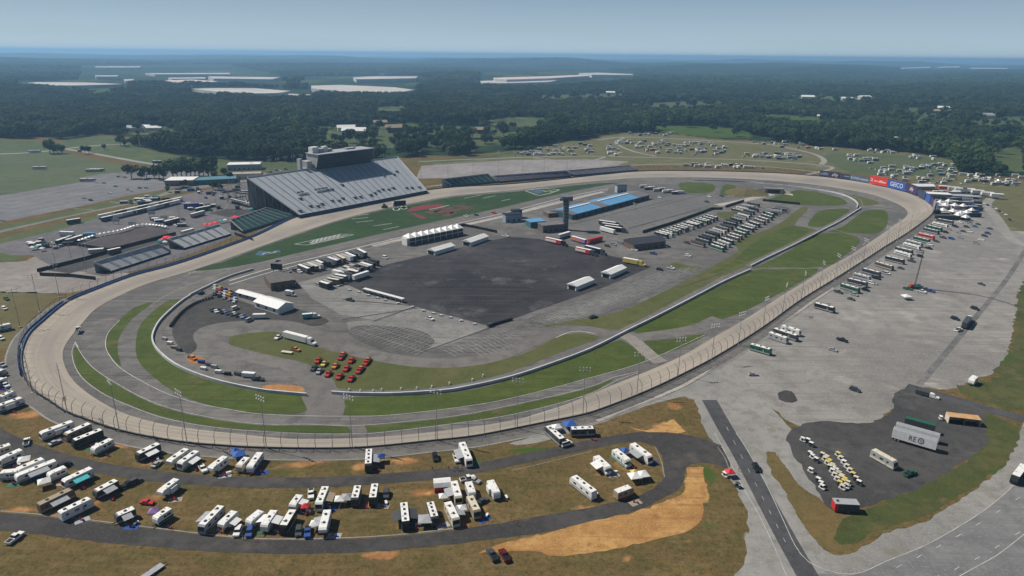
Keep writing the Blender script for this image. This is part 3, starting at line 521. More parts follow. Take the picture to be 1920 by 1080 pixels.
sheet('grass_field', [(800,303),(900,297),(1035,268),(1135,255),(1175,250),(1260,252),(1335,262),(1440,267),(1590,279),(1715,288),(1785,301),(1800,326),(1960,345),(1960,470),(1890,440),(1870,400),(1830,370),(1760,350),(1640,330),(1540,318),(1440,312),(1200,311),(1000,312),(850,322)], surf('campground_grass', (.1,.1,.045), (.12,.115,.055), (.17,.15,.1), .01, .06, .6), .017, sm=1)
sheet('grass_field', [(760,304),(900,294),(960,284),(975,290),(900,299),(800,308)], m_meadow, .05, sm=1)
sheet('grass_verge', [(1545,300),(1560,288),(1720,293),(1780,303),(1790,325),(1700,330),(1600,325),(1570,312)], m_fieldd, .05, sm=2)
road('perimeter_path', [(800,350),(900,338),(1000,326),(1100,316),(1200,309),(1330,308),(1440,313),(1530,322)], 5, fr, .07)
for c in CLEAR[:15]:
    q = [P(*p) for p in c]; zz = max(float(hills(p.x, p.y)) for p in q)
    sheet('meadow', c, m_meadow, max(.02, zz + .3), sm=2)

sheet('straw_bank', [(900,1036),(950,1018),(1000,1007),(1060,991),(1120,976),(1185,961),(1240,943),(1270,930),(1290,908),(1284,884),(1296,875),(1318,876),(1324,900),(1322,932),(1314,965),(1308,984),(1260,1004),(1200,1018),(1135,1030),(1060,1043),(1000,1037),(960,1034)], m_straw, .03, sm=2, jit=.9)
sheet('straw_bank', [(1180,800),(1215,806),(1240,800),(1262,785),(1275,797),(1282,812),(1250,812),(1210,810)], m_straw, .03, sm=2, jit=.9)
road('pale_kerb_road', [(1120,790),(1175,766),(1225,747),(1285,722),(1330,692),(1372,665),(1400,648),(1440,622),(1467,604),(1500,582),(1535,558),(1562,540)], 2.0, pit, .2)
# ================================================================== VEHICLES
used = {}
WEAR = []
def setlab(o, label, cat, group=None, share=False):
    if label in used and not share: raise SystemExit('duplicate label: ' + label)
    used[label] = 1; tag(o, label, cat, group)
_protos = {}
def proto(key, fn):
    if key not in _protos: _protos[key] = fn()
    return _protos[key]
def inst(parts, name, loc, rz, label, cat, group=None, share=False, sc=1.0):
    """parts: list of (name, mesh, matrix offset, [children]) sharing mesh data"""
    if isinstance(parts, bpy.types.Mesh):
        o = bpy.data.objects.new(name, parts); COL.objects.link(o); o.location = loc; o.rotation_euler = (0, 0, rz); o.scale = (sc,) * 3
        setlab(o, label, cat, group, share); return o
    r = empty(name, loc, rz); r.scale = (sc,) * 3; setlab(r, label, cat, group, share)
    for pn, me, off, ch in parts:
        o = bpy.data.objects.new(pn, me); COL.objects.link(o); o.parent = r; o.location = off
        for cn, cme, coff in ch:
            c = bpy.data.objects.new(cn, cme); COL.objects.link(c); c.parent = o; c.location = coff
    return r
def one(fn, name, mats): m = MB(); fn(m); return m.mesh(name, mats)
def wheel_mesh(r=.4, w_=.28):
    return proto(('wheel', r, w_), lambda: one(lambda m: (m.cyl((0, -w_ / 2, 0), (0, w_ / 2, 0), r, n=14, mi=0), m.cyl((0, -w_ / 2 - .01, 0), (0, w_ / 2 + .01, 0), r * .55, n=10, mi=1)), 'wheel', [tyre, silver]))
def wheels(xs, y, r=.4): return [('wheel', wheel_mesh(r), Vector((x, s * y, r)), []) for x in xs for s in (-1, 1)]
H_RV = 3.6
def motorhome(L, col='white', stripe='grey', roof='roofw', nac=2, lite=False, awn=None, awncol='grey', slide=None, kindv='coach'):
    """front towards +x; L metres long"""
    def build():
        c = PAINT[col]; h = L / 2; parts = []; W2 = 1.27
        if kindv == 'fifth': pr = [(-h, .55), (h - 2.6, .55), (h - 2.45, 1.5), (h - .5, 1.65), (h, 2.3), (h - .12, 3.1), (h - .7, 3.5), (-h + .15, 3.5), (-h, 3.3)]
        elif kindv == 'trailer': pr = [(-h, .5), (h - .35, .5), (h, 1.3), (h - .1, 2.5), (h - .5, 3.1), (h - .9, 3.2), (-h + .15, 3.2), (-h, 3.0)]
        elif kindv == 'classc': pr = [(-h, .45), (h - 2.2, .45), (h, .5), (h, 1.2), (h - .9, 1.35), (h - 1.4, 2.1), (h - .5, 2.25), (h - .45, 2.9), (h - .9, 3.25), (-h + .1, 3.25), (-h, 3.1)]
        else: pr = [(-h, .4), (h - .1, .4), (h, .9), (h - .05, 1.4), (h - .3, 3.0), (h - .75, 3.45), (-h + .25, 3.45), (-h, 3.2)]
        top = max(z for _, z in pr)
        parts.append(('body', one(lambda m: m.prof(pr, W2 * 2), 'body', c), (0, 0, 0), []))
        xr = h - (.95 if kindv != 'fifth' else .8)
        acs = []
        rnd2 = random.Random(int(L * 10) + nac)
        for i in range(nac):
            x = -h + L * (i + .7) / (nac + .4) - .3
            acs.append(('ac_unit', proto(('ac', nac % 2), lambda: one(lambda m: m.box(-.5, .5, -.38, .38, 0, .3, 0, .12, .08), 'ac_unit', [dkgrey] if nac % 2 else [dkgrey])), (x, rnd2.uniform(-.12, .12), top + .06)))
        if not lite:
            for i in range(2): acs.append(('roof_vent', proto('vent', lambda: one(lambda m: m.box(-.2, .2, -.2, .2, 0, .14, 0, .04, .04), 'roof_vent', greyp)), (-h + L * (.22 + .45 * i), rnd2.choice((-.7, .7)), top + .06)))
        parts.append(('roof', one(lambda m: m.box(-h + (.5 if lite else .2), xr - (.3 if lite else 0), -W2 + (.3 if lite else .08), W2 - (.3 if lite else .08), top - .02, top + .06), 'roof', PAINT[roof]), (0, 0, 0), acs))
        # lower colour band and chassis
        parts.append(('stripe', one(lambda m: [m.box(-h + .05, h - (2.9 if kindv == 'fifth' else .4), s * W2 - .01, s * W2 + .015, .62, 1.25) if s > 0 else m.box(-h + .05, h - (2.9 if kindv == 'fifth' else .4), -W2 - .015, -W2 + .01, .62, 1.25) for s in (-1, 1)], 'stripe', PAINT[stripe]), (0, 0, 0), []))
        parts.append(('chassis', one(lambda m: m.box(-h + .5, h - (2.8 if kindv in ('fifth',) else .7), -1.0, 1.0, .18, .6), 'chassis', black), (0, 0, 0), []))
        win = []
        nwin = 3 if L > 9 else 2
        for s in (-1, 1):
            for i in range(nwin):
                x0 = -h + L * (.12 + .28 * i) + (.2 if s > 0 else 0); wl = .9 + .5 * ((i + (s > 0)) % 2)
                win.append(('window', proto(('win', wl, s, col), lambda wl=wl, s=s: one(lambda m: m.box(-wl / 2, wl / 2, -.02, .02, 0, .75), 'window', glass)), Vector((x0 + wl / 2, s * (W2 + .012), 1.75)), []))
        if lite: win = [('window', one(lambda m: [m.box(-h + .8, h - 1.6, s * W2 - .02, s * W2 + .02, 1.8, 2.5) for s in (-1, 1)], 'window', glass), (0, 0, 0), [])]
        parts += win
        if kindv == 'coach':
            parts.append(('windshield', one(lambda m: m.add([(h - .03, -1.12, 1.5), (h - .03, 1.12, 1.5), (h - .27, 1.1, 2.9), (h - .27, -1.1, 2.9), (h + .02, -1.12, 1.5), (h + .02, 1.12, 1.5), (h - .22, 1.1, 2.9), (h - .22, -1.1, 2.9)], [(0, 1, 2, 3), (4, 7, 6, 5), (0, 4, 5, 1), (1, 5, 6, 2), (2, 6, 7, 3), (3, 7, 4, 0)]), 'windshield', glass), (0, 0, 0), []))
        if kindv == 'classc':
            parts.append(('windshield', one(lambda m: m.add([(h - .86, -1.1, 1.4), (h - .86, 1.1, 1.4), (h - 1.38, 1.05, 2.1), (h - 1.38, -1.05, 2.1), (h - .82, -1.1, 1.42), (h - .82, 1.1, 1.42), (h - 1.33, 1.05, 2.12), (h - 1.33, -1.05, 2.12)], [(0, 1, 2, 3), (4, 7, 6, 5), (0, 4, 5, 1), (1, 5, 6, 2), (2, 6, 7, 3), (3, 7, 4, 0)]), 'windshield', glass), (0, 0, 0), []))
        if not lite:
            parts.append(('door', proto(('rvdoor', col), lambda: one(lambda m: m.box(-.35, .35, -.02, .02, 0, 1.9), 'door', silver)), Vector((h * .35, -(W2 + .012), .65)), []))
            if kindv in ('coach', 'classc'): parts.extend(wheels((-h * .45, h - 1.9), 1.12, .48))
            else: parts.extend(wheels((-h * .2, -h * .2 + 1.0), 1.12, .4))
            if kindv == 'trailer': parts.append(('hitch', one(lambda m: m.prof([(h - .3, .5), (h + 1.1, .55), (h + 1.1, .65), (h - .3, .65)], .5), 'hitch', black), (0, 0, 0), []))
        if slide:
            for s in slide: parts.append(('slide_out', one(lambda m: m.box(-h * .5, -h * .5 + L * .36, min(s * W2, s * (W2 + .8)), max(s * W2, s * (W2 + .8)), .95, 2.9, 0), 'slide_out', c), (0, 0, 0), []))
        if awn:
            for s in awn:
                def aw(m, s=s):
                    a, b_ = -L * .25, L * .24; y0, y1 = s * (W2 + (.8 if slide and s in slide else 0)), s * (W2 + 2.7)
                    m.add([(a, y0, 2.95), (b_, y0, 2.95), (b_, y1, 2.35), (a, y1, 2.35), (a, y0, 2.9), (b_, y0, 2.9), (b_, y1, 2.3), (a, y1, 2.3)], [(0, 1, 2, 3), (7, 6, 5, 4), (0, 4, 5, 1), (1, 5, 6, 2), (2, 6, 7, 3), (3, 7, 4, 0)])
                def pl(m, s=s):
                    for x in (-L * .25, L * .24): m.cyl((x, s * (W2 + .03), 1.0), (x, s * (W2 + 2.65), 2.3), .04, n=5)
                parts.append(('awning', one(aw, 'awning', PAINT[awncol]), (0, 0, 0), [('awning_arm', one(pl, 'awning_arm', steel), (0, 0, 0))]))
        return parts
    return proto(('rv', round(L), col, stripe, roof, nac, lite, str(awn), awncol, str(slide), kindv), build)
def car(kindv='sedan', col='white', lite=False):
    def build():
        c = PAINT[col]; parts = []
        if kindv == 'pickup':
            low = [(-2.9, .45), (2.8, .4), (2.9, .75), (2.75, 1.1), (1.2, 1.22), (-2.85, 1.15), (-2.9, .9)]; gl = (-.85, 1.25, 1.9, .45, .5)
        elif kindv == 'suv':
            low = [(-2.4, .4), (2.35, .38), (2.45, .7), (2.3, 1.0), (1.2, 1.15), (-2.35, 1.2), (-2.45, .9)]; gl = (-2.25, 1.2, 1.82, .25, .6)
        elif kindv == 'van':
            low = [(-2.6, .4), (2.5, .38), (2.6, .7), (2.45, 1.05), (1.7, 1.25), (-2.6, 1.3)]; gl = (-2.5, 1.75, 2.15, .12, .75)
        else:
            low = [(-2.3, .35), (2.25, .33), (2.35, .6), (2.2, .85), (.95, .98), (-1.5, 1.0), (-2.3, .92)]; gl = (-1.6, .95, 1.42, .55, .65)
        x0, x1, zt, tb, tf = gl; w_ = .95 if kindv in ('sedan',) else 1.0
        parts.append(('body', one(lambda m: m.prof(low, w_ * 2), 'body', c), (0, 0, 0), []))
        z0 = 1.2 if kindv != 'sedan' else .97
        if kindv == 'suv': z0 = 1.15
        def g(m):
            t = .16; v = [(x0, -w_ + .04, z0 - .08), (x1, -w_ + .04, z0 - .08), (x1, w_ - .04, z0 - .08), (x0, w_ - .04, z0 - .08), (x0 + tb, -w_ + t + .05, zt), (x1 - tf, -w_ + t + .05, zt), (x1 - tf, w_ - t - .05, zt), (x0 + tb, w_ - t - .05, zt)]
            m.add(v, [(3, 2, 1, 0), (4, 5, 6, 7), (0, 1, 5, 4), (1, 2, 6, 5), (2, 3, 7, 6), (3, 0, 4, 7)])
        parts.append(('cabin_glass', one(g, 'cabin_glass', glass), (0, 0, 0), []))
        parts.append(('roof', one(lambda m: m.box(x0 + tb - .05, x1 - tf + .05, -w_ + .2, w_ - .2, zt - .01, zt + .05), 'roof', c), (0, 0, 0), []))
        if kindv == 'pickup': parts.append(('truck_bed', one(lambda m: m.box(-2.75, -.95, -.82, .82, 1.1, 1.2), 'truck_bed', black), (0, 0, 0), []))
        if lite: parts.append(('chassis', one(lambda m: m.box(-1.8, 1.8, -w_ + .08, w_ - .08, .05, .45), 'chassis', black), (0, 0, 0), []))
        else:
            parts.extend(wheels((-1.75, 1.8) if kindv == 'pickup' else (-1.4, 1.45), w_ - .12, .38))
            for s in (-1, 1): parts.append(('headlight', proto('hl', lambda: one(lambda m: m.box(-.03, .03, -.2, .2, 0, .16), 'headlight', silver)), Vector((low[2][0] - .06, s * .68, .72)), []))
        return parts
    return proto(('car', kindv, col, lite), build)
def semi(cab='white', box='white', L=15.5, tractor=True, roof='roofw', trim=None):
    def build():
        parts = []; h = L / 2
        parts.append(('trailer_box', one(lambda m: m.box(-h, h, -1.28, 1.28, 1.0, 4.0), 'trailer_box', PAINT[box]), (0, 0, 0), []))
        parts.append(('trailer_roof', one(lambda m: m.box(-h + .05, h - .05, -1.24, 1.24, 4.0, 4.05), 'trailer_roof', PAINT[roof]), (0, 0, 0), []))
        parts.append(('trailer_chassis', one(lambda m: m.box(-h + .4, h - .3, -1, 1, .35, 1.0), 'trailer_chassis', black), (0, 0, 0), []))
        if trim: parts.append(('stripe', one(lambda m: [m.box(-h + .2, h * .4, s * 1.28 - .015, s * 1.28 + .015, 1.5, 3.2) for s in (-1, 1)], 'stripe', PAINT[trim]), (0, 0, 0), []))
        parts.extend(wheels((-h + 1.3, -h + 2.6), 1.08, .5))
        if tractor:
            parts.append(('cab', one(lambda m: m.prof([(h + .6, .6), (h + 5.6, .55), (h + 5.7, 1.6), (h + 3.9, 1.95), (h + 3.4, 2.9), (h + 2.6, 3.7), (h + .8, 3.9), (h + .6, 3.7)], 2.3), 'cab', PAINT[cab]), (0, 0, 0), []))
            parts.append(('windshield', one(lambda m: m.add([(h + 3.93, -1.05, 1.98), (h + 3.93, 1.05, 1.98), (h + 3.43, 1.0, 2.88), (h + 3.43, -1.0, 2.88)], [(0, 1, 2, 3)]), 'windshield', glass), (0, 0, 0), []))
            parts.extend(wheels((h + 1.2, h + 4.8), 1.08, .5))
        return parts
    return proto(('semi', cab, box, round(L), tractor, roof, trim), build)
def canopy(col='white', s=3.0, peak=1.1, h=2.3):
    def build():
        a = s / 2
        def top(m):
            m.add([(-a, -a, h), (a, -a, h), (a, a, h), (-a, a, h), (0, 0, h + peak)], [(0, 1, 4), (1, 2, 4), (2, 3, 4), (3, 0, 4), (3, 2, 1, 0)])
            m.box(-a, a, -a, a, h - .25, h - .001)
        parts = [('canopy_top', one(top, 'canopy_top', PAINT[col]), (0, 0, 0), [])]
        for x in (-a + .06, a - .06):
            for y in (-a + .06, a - .06): parts.append(('leg', proto(('tleg', h), lambda: one(lambda m: m.cyl((0, 0, 0), (0, 0, h - .2), .05, n=5), 'leg', steel)), Vector((x, y, 0)), []))
        return parts
    return proto(('canopy', col, s, peak, h), build)
def golfcart(roofc='cream', col='white'):
    def build():
        parts = [('body', one(lambda m: m.prof([(-1.15, .3), (1.1, .28), (1.2, .6), (.75, .85), (.45, .5), (-.1, .48), (-.15, .8), (-1.15, .85)], 1.15), 'body', PAINT[col]), (0, 0, 0), []),
                 ('roof', one(lambda m: m.box(-1.0, .75, -.62, .62, 1.78, 1.86, 0, .06, .06), 'roof', PAINT[roofc]), (0, 0, 0), []),
                 ('seat', one(lambda m: (m.box(-.55, -.02, -.52, .52, .7, .85), m.box(-.62, -.5, -.52, .52, .85, 1.25)), 'seat', black), (0, 0, 0), [])]
        for x in (-.9, .68):
            for y in (-.55, .55): parts.append(('roof_post', proto('gpost', lambda: one(lambda m: m.cyl((0, 0, .7), (0, 0, 1.8), .025, n=4), 'roof_post', black)), Vector((x, y, 0)), []))
        parts.extend(wheels((-.8, .85), .5, .23)); return parts
    return proto(('golf', roofc, col), build)
def far_rv(col='white', L=9, kindv=0):
    def build():
        m = MB(); h = L / 2
        if kindv == 0: m.prof([(-h, .5), (h, .5), (h, 1.4), (h - .5, 3.3), (-h, 3.3)], 2.5, 0)
        elif kindv == 1: m.prof([(-h, .5), (h - 2.4, .5), (h - 2.3, 1.5), (h, 1.7), (h - .5, 3.4), (-h, 3.4)], 2.5, 0)
        else: m.prof([(-h, .4), (h, .4), (h, .95), (h * .5, 1.1), (-h, 1.1)], 1.9, 0); m.box(-h * .6, h * .45, -.85, .85, 1.05, 1.6, 1, .35, .15)
        if kindv < 2:
            m.box(-h + .6, h - 1.2, -1.28, 1.28, 1.7, 2.4, 1); m.box(-h + .3, h - 1, -1.1, 1.1, 3.2 if kindv == 0 else 3.3, 3.42, 2); m.box(-.5, .5, -.4, .4, 3.3, 3.75, 1)
            m.box(-h + .6, h - 2.6, -1, 1, .1, .5, 1)
        else: m.box(-h * .7, h * .7, -.85, .85, .05, .4, 1)
        return m.mesh('far_vehicle', [PAINT[col], glass, roofw if kindv < 2 else PAINT[col]])
    return proto(('far', col, L, kindv), build)
NOUN = dict(coach='motorhome', fifth='fifth_wheel_camper', trailer='travel_trailer', classc='cab_over_motorhome')
CAT = dict(coach='motorhome', fifth='camper', trailer='camper', classc='motorhome')
def ground_z(p): return 0.06
def rv(x1, y1, x2, y2, kindv, label, group='motorhomes and campers in the near camping field', fixL=None, **k):
    hh = 3.5 if kindv in ('coach', 'fifth') else 3.25
    a, b_ = P(x1, y1, hh), P(x2, y2, hh); L = (b_ - a).length; L = fixL or max(5.5, min(13.7, L)); mid = (a + b_) / 2
    if group and 'near camping' in group: WEAR.append((mid.x, mid.y))
    return inst(motorhome(round(L), kindv=kindv, **k), NOUN[kindv], (mid.x, mid.y, .06), math.atan2(b_.y - a.y, b_.x - a.x), label, CAT[kindv], group)
CARN = dict(pickup='pickup_truck', suv='parked_car', sedan='parked_car', van='van')
CARC = dict(pickup='pickup truck', suv='car', sedan='car', van='van')
def cr(x, y, dx, dy, kindv, col, label, group=None, lite=False, z=.06, share=False):
    p = P(x, y, .8); q = P(x + dx, y + dy, .8); return inst(car(kindv, col, lite), CARN[kindv], (p.x, p.y, z), math.atan2(q.y - p.y, q.x - p.x), label, CARC[kindv], group, share)
def tent(x, y, col, s, label, rz=.4, group=None, h=2.3, cat='canopy', z=.06, peak=1.1, share=False):
    p = P(x, y, h + .6); return inst(canopy(col, s, peak, h), 'pop_up_canopy', (p.x, p.y, z), rz, label, cat, group, share)
L_, R_ = [1], [-1]   # sides of a vehicle seen from its driver: left = +y
# ---------------- near camp, left to right. roof axis rear -> front
rv(0,743,26,731,'coach','white motorhome at the left edge of the photo, nearest the track wall', stripe='grey', nac=2)
rv(-6,761,42,744,'coach','long white motorhome below another white one at the left edge, front toward the perimeter road', stripe='blue', nac=2, slide=R_)
rv(-14,717,8,707,'trailer','small white trailer cut by the left edge, topmost of the trackside campers', nac=1)
rv(-14,700,6,691,'trailer','short camper cut by the left edge, between the light pole and the white trailers', nac=1, col='cream')
rv(136,789,73,812,'coach','longest white motorhome beside the camp road, first right of the white work truck', nac=2, stripe='grey', slide=L_)
rv(168,793,120,814,'coach','white roofed tan motorhome between the long white one and the black coach', nac=2, col='tan', stripe='dark', roof='roofw')
rv(191,804,133,827,'coach','black sided coach with white roof, third of the four by the camp road', nac=3, col='black', stripe='dark')
rv(209,822,172,841,'trailer','plain white travel trailer right of the black sided coach', nac=1)
cr(103,829,9,-4,'sedan','silver','silver sedan tucked against the long white motorhome')
cr(50,828,2,-9,'pickup','white','white pickup with bed load standing alone on the upper camp road')
rv(17,833,-14,843,'coach','cream roofed motorhome cut by the left edge below the camp road', nac=1, col='cream')
rv(40,842,-4,861,'coach','white motorhome with dark windows at the far left below the camp road', nac=1, stripe='dark')
rv(80,859,30,880,'coach','slim white motorhome behind the awning trailer, left cluster', nac=2, stripe='grey')
rv(94,866,38,888,'trailer','white trailer with long grey awning, left cluster', nac=1, awn=L_, fixL=13)
rv(116,877,95,886,'trailer','short white box camper beside the dark car', nac=0, fixL=6)
rv(172,876,115,902,'coach','white motorhome with teal awning on its right side', nac=1, awn=L_, awncol='teal')
tent(82,899,'white',4.0,'white pop-up canopy on the grass below the awning trailer',.6)
tent(44,858,'white',4.0,'white pop-up canopy pressed against a motorhome in the left cluster',.5)
rv(26,882,6,884,'trailer','small white box trailer at the left end of the second camp row', nac=0, fixL=6)
cr(31,890,4,-7,'sedan','silver','small silver car beside the white box trailer')
cr(121,872,9,-4,'suv','black','black car behind the short white box camper')
rv(72,945,135,915,'coach','brown and tan motorhome with two grey awnings', nac=2, col='brown', stripe='tan', roof='tan', awn=R_)
rv(112,960,170,932,'coach','clean white motorhome in front of the brown one, by the lower camp road', nac=3, stripe='white')
rv(217,900,177,921,'trailer','dark sided trailer with narrow grey awning, alone mid grass', nac=2, col='dark', awn=L_)
cr(240,908,18,-8,'pickup','black','black pickup with trailer hitch behind the dark sided trailer')
cr(253,902,18,-8,'suv','dark','dark suv in front of the black pickup by the camp road')
rv(250,952,216,966,'trailer','dark camper with drooping awning by the lower camp road', nac=1, col='dark', awn=L_, awncol='grey')
rv(317,952,290,970,'trailer','small light trailer with black front beside the purple canopy', nac=1, stripe='black')
tent(287,955,'purple',3.0,'purple pop-up canopy beside the small light trailer',.2)
rv(332,897,298,922,'fifth','white fifth wheel camper with slide-outs on both sides, alone mid grass', nac=1, slide=[1,-1])
cr(276,941,12,1,'sedan','red','low dark red car left of the white fifth wheel camper')
cr(28,1008,16,-12,'pickup','white','white crew cab pickup alone at the lower left, below the lower camp road')
rv(297,831,255,851,'coach','white roofed motorhome with blue-black front and open awning, first below the track wall', nac=2, col='dark', awn=L_, awncol='white')
cr(294,869,8,-6,'sedan','silver','silver hatchback left of the grey fifth wheel camper, trackside row')
rv(350,841,316,864,'fifth','grey fifth wheel camper beside the silver hatchback', nac=2, col='silver', roof='roofw')
rv(370,844,334,869,'coach','white motorhome with white awning reaching right, trackside row', nac=2, awn=L_, awncol='white', stripe='grey')
cr(380,878,6,8,'pickup','white','white pickup hitched in front of the rounded fifth wheel camper')
rv(423,855,393,877,'fifth','rounded white fifth wheel camper left of the blue canopy', nac=1, stripe='white')
tent(447,848,'bluef',4.5,'bright blue canopy in the trackside camping row',.5)
tent(440,842,'bluef',3.0,'dark blue small canopy directly behind the bright blue one',.9)
rv(463,857,447,873,'trailer','cream travel trailer in front of the bright blue canopy', nac=1, col='cream')
rv(488,847,467,876,'trailer','white travel trailer at the right end of the trackside camping row', nac=1, stripe='blue')
rv(415,947,375,987,'coach','motorhome with three roof vents and grey awning on its left', nac=3, awn=R_, stripe='dark', col='grey')
rv(441,957,412,983,'fifth','white camper with white awning right of the three-vent motorhome', nac=1, awn=L_, awncol='white')
cr(446,996,-4,9,'suv','white','white suv parked between camper and lower camp road')
cr(468,997,-3,9,'suv','blue','dark blue suv right of the white suv')
rv(514,956,494,985,'trailer','pale green-white trailer with awnings on both sides', nac=1, awn=[1,-1], awncol='white')
rv(484,961,470,972,'trailer','white trailer half hidden left of the double-awning trailer', nac=0, fixL=6)
rv(549,955,529,988,'coach','black fronted motorhome with white roof by the lower camp road', nac=2, col='black')
cr(560,996,-1,9,'suv','dark','dark green suv right of the black fronted motorhome')
cr(577,997,-1,9,'pickup','blue','slate blue pickup second right of the black fronted motorhome')
rv(614,955,604,993,'fifth','rounded grey fifth wheel camper with its nose to the lower camp road', nac=2, awn=R_, awncol='grey')
cr(615,949,1,-10,'pickup','dark','dark pickup backed against the rounded grey fifth wheel camper')
tent(590,978,'white',3.0,'white canopy beside the rounded grey fifth wheel camper',0)
rv(562,927,547,947,'trailer','white roofed trailer under pink-edged awning', nac=1, awn=L_, awncol='white')
tent(572,946,'redf',2.6,'red canopy peeking out beside the pink-edged awning',.1)
cr(583,926,0,9,'pickup','white','white pickup right of the pink-edged awning trailer')
rv(610,912,597,944,'coach','white motorhome with black roof marks and brown awning', nac=3, awn=L_, awncol='tan', stripe='dark')
tent(637,932,'white',3.4,'white canopy right of the brown awning',.1)
tent(651,929,'silver',4.0,'grey rounded canopy left of the two tall dark motorhomes',.1)
rv(671,909,664,937,'coach','motorhome with three roof units, left of the black sided one', nac=3, col='dark', roof='roofw')
rv(703,906,698,936,'coach','black sided motorhome with white roof, right end of the middle camp row', nac=3, col='black')
cr(724,926,-1,9,'suv','dark','dark suv right of the black sided motorhome in the middle row')
rv(692,841,690,872,'coach','white roofed coach with wide grey awning alone just below the track wall', nac=4, col='dark', awn=L_)
tent(714,853,'blue',3.0,'navy blue canopy beside the wide grey awning',.1)
cr(816,857,2,8,'suv','black','black car alone between track wall and upper camp road')
rv(866,829,880,862,'coach','white motorhome with grey awning nose to the upper camp road', nac=3, awn=R_, awncol='silver')
cr(856,859,3,9,'pickup','white','white pickup under the grey awning edge by the upper camp road')
rv(757,942,761,980,'coach','big black fronted coach with dark awnings on both sides', nac=4, col='black', awn=[1,-1], awncol='dark')
rv(806,940,816,972,'coach','coach with four roof units right of the grey patio canopy', nac=4, col='dark')
tent(797,970,'grey',4.5,'grey square canopy between two black fronted coaches',.1,peak=.5)
rv(839,940,856,974,'coach','cream white motorhome second from right in the front cluster', nac=2, col='cream', awn=L_, awncol='silver')
rv(881,930,895,958,'coach','tan roofed motorhome at the right of the front cluster', nac=2, col='tan', roof='cream')
rv(851,902,860,932,'coach','grey-cream motorhome in the middle of the tight cluster', nac=2, col='cream', awn=R_, awncol='grey')
rv(878,902,886,925,'trailer','white trailer beside the grey-cream motorhome', nac=1)
tent(831,927,'white',3.0,'small white canopy in front of the gambrel tent',.2)
tent(866,949,'white',3.2,'white canopy between cream white and tan roofed motorhomes',.2)
cr(877,897,9,-2,'pickup','white','white pickup at the top of the tight cluster by the camp road')
cr(890,900,8,3,'sedan','silver','silver sedan right of the white pickup at the top of the tight cluster')
rv(919,900,932,924,'trailer','white camper with slide-out standing alone right of the tight cluster', nac=0, slide=R_)
cr(905,938,8,-4,'sedan','dark','dark buggy-sized car between tight cluster and lone white camper')
p = P(829,903,3); t = empty('frame_tent', (p.x, p.y, .06), R(100)); setlab(t, 'white gambrel roofed tent with red walls at the tight cluster', 'tent')
MB().prof([(-2.4, 2.2), (2.4, 2.2), (1.5, 3.5), (0, 3.9), (-1.5, 3.5)], 6).obj('tent_roof', white, t); MB().box(-2.2, 2.2, -2.8, 2.8, 0, 2.2).obj('tent_wall', red, t)
rv(1055,823,1025,796,'coach','dark sided motorhome left of the blue tarp canopy', nac=3, col='dark')
rv(1070,803,1117,801,'coach','white roofed motorhome lying crosswise right of the blue tarp canopy', nac=3, col='dark', stripe='grey')
tent(1068,792,'bluef',5.0,'large blue canopy between two motorhomes below the track wall',.3)
tent(1044,797,'white',3.6,'white canopy between the blue canopy and a dark motorhome',.3)
cr(1062,832,12,-4,'van','white','white passenger van on the verge below the blue canopy')
rv(1117,854,1143,878,'classc','white cab-over motorhome with white awning, leftmost of three near the road bend', nac=1, awn=R_, awncol='white')
rv(1152,842,1180,864,'classc','teal and white cab-over motorhome, middle of three near the road bend', nac=1, col='white', stripe='teal')
tent(1172,841,'bluef',3.0,'blue canopy between two motorhomes near the road bend',.4)
rv(1186,831,1220,856,'coach','white motorhome rightmost of three near the road bend', nac=2, awn=R_, awncol='silver', stripe='grey')
rv(1115,922,1073,890,'coach','long white motorhome alone in the grass near the straw slope', nac=3, stripe='grey')
tent(1190,889,'white',4.2,'white canopy, left one of a joined pair near the road bend',.25)
tent(1205,886,'white',4.2,'white canopy, right one of a joined pair near the road bend',.25)
tent(1190,882,'yellow',2.6,'small yellow-topped canopy behind the joined white pair',.25)
rv(1156,921,1183,911,'trailer','white topped tan box trailer by the lower camp road', nac=0, col='tan', stripe='orange', roof='roofw', fixL=7)
cr(923,1040,-6,-10,'pickup','dark','black pickup with red cab roof, left of two below the lower camp road')
cr(946,1041,-6,-10,'pickup','maroon','dark red pickup with dark bed cover, right of two below the lower camp road')
cr(1418,877,5,9,'suv','black','black suv on the gravel shoulder right of the access road')
tent(1369,881,'redf',3.0,'red canopy at the checkpoint beside the access road',.2)
for x, y, l in ((1359,894,'white golf cart beside the red checkpoint canopy'),(1383,914,'dark golf cart below the checkpoint beside the access road')):
    p = P(x, y); inst(golfcart('white' if x < 1370 else 'dark', 'white' if x < 1370 else 'dark'), 'golf_cart', (p.x, p.y, .08), -1.0, l, 'golf cart', 'golf carts')
p = P(287,1074); t = empty('flatbed_trailer', (p.x, p.y, .02), R(62)); setlab(t, 'grey flatbed trailer cut by the bottom edge on dry grass', 'trailer')
MB().box(-3.2, 3.2, -1.1, 1.1, .6, .75).obj('deck', greyp, t)
MB().prof([(3.2, .6), (4.6, .55), (4.6, .65), (3.2, .7)], .3, y0=-.15).obj('hitch', black, t)
for s in (-1, 1):
    o = bpy.data.objects.new('wheel', wheel_mesh(.4)); COL.objects.link(o); o.parent = t; o.location = (-.6, s * 1.2, .4)
cr(147,621,6,-10,'pickup','white','white safety pickup driving on the banked track in the near turn', z=1.3)
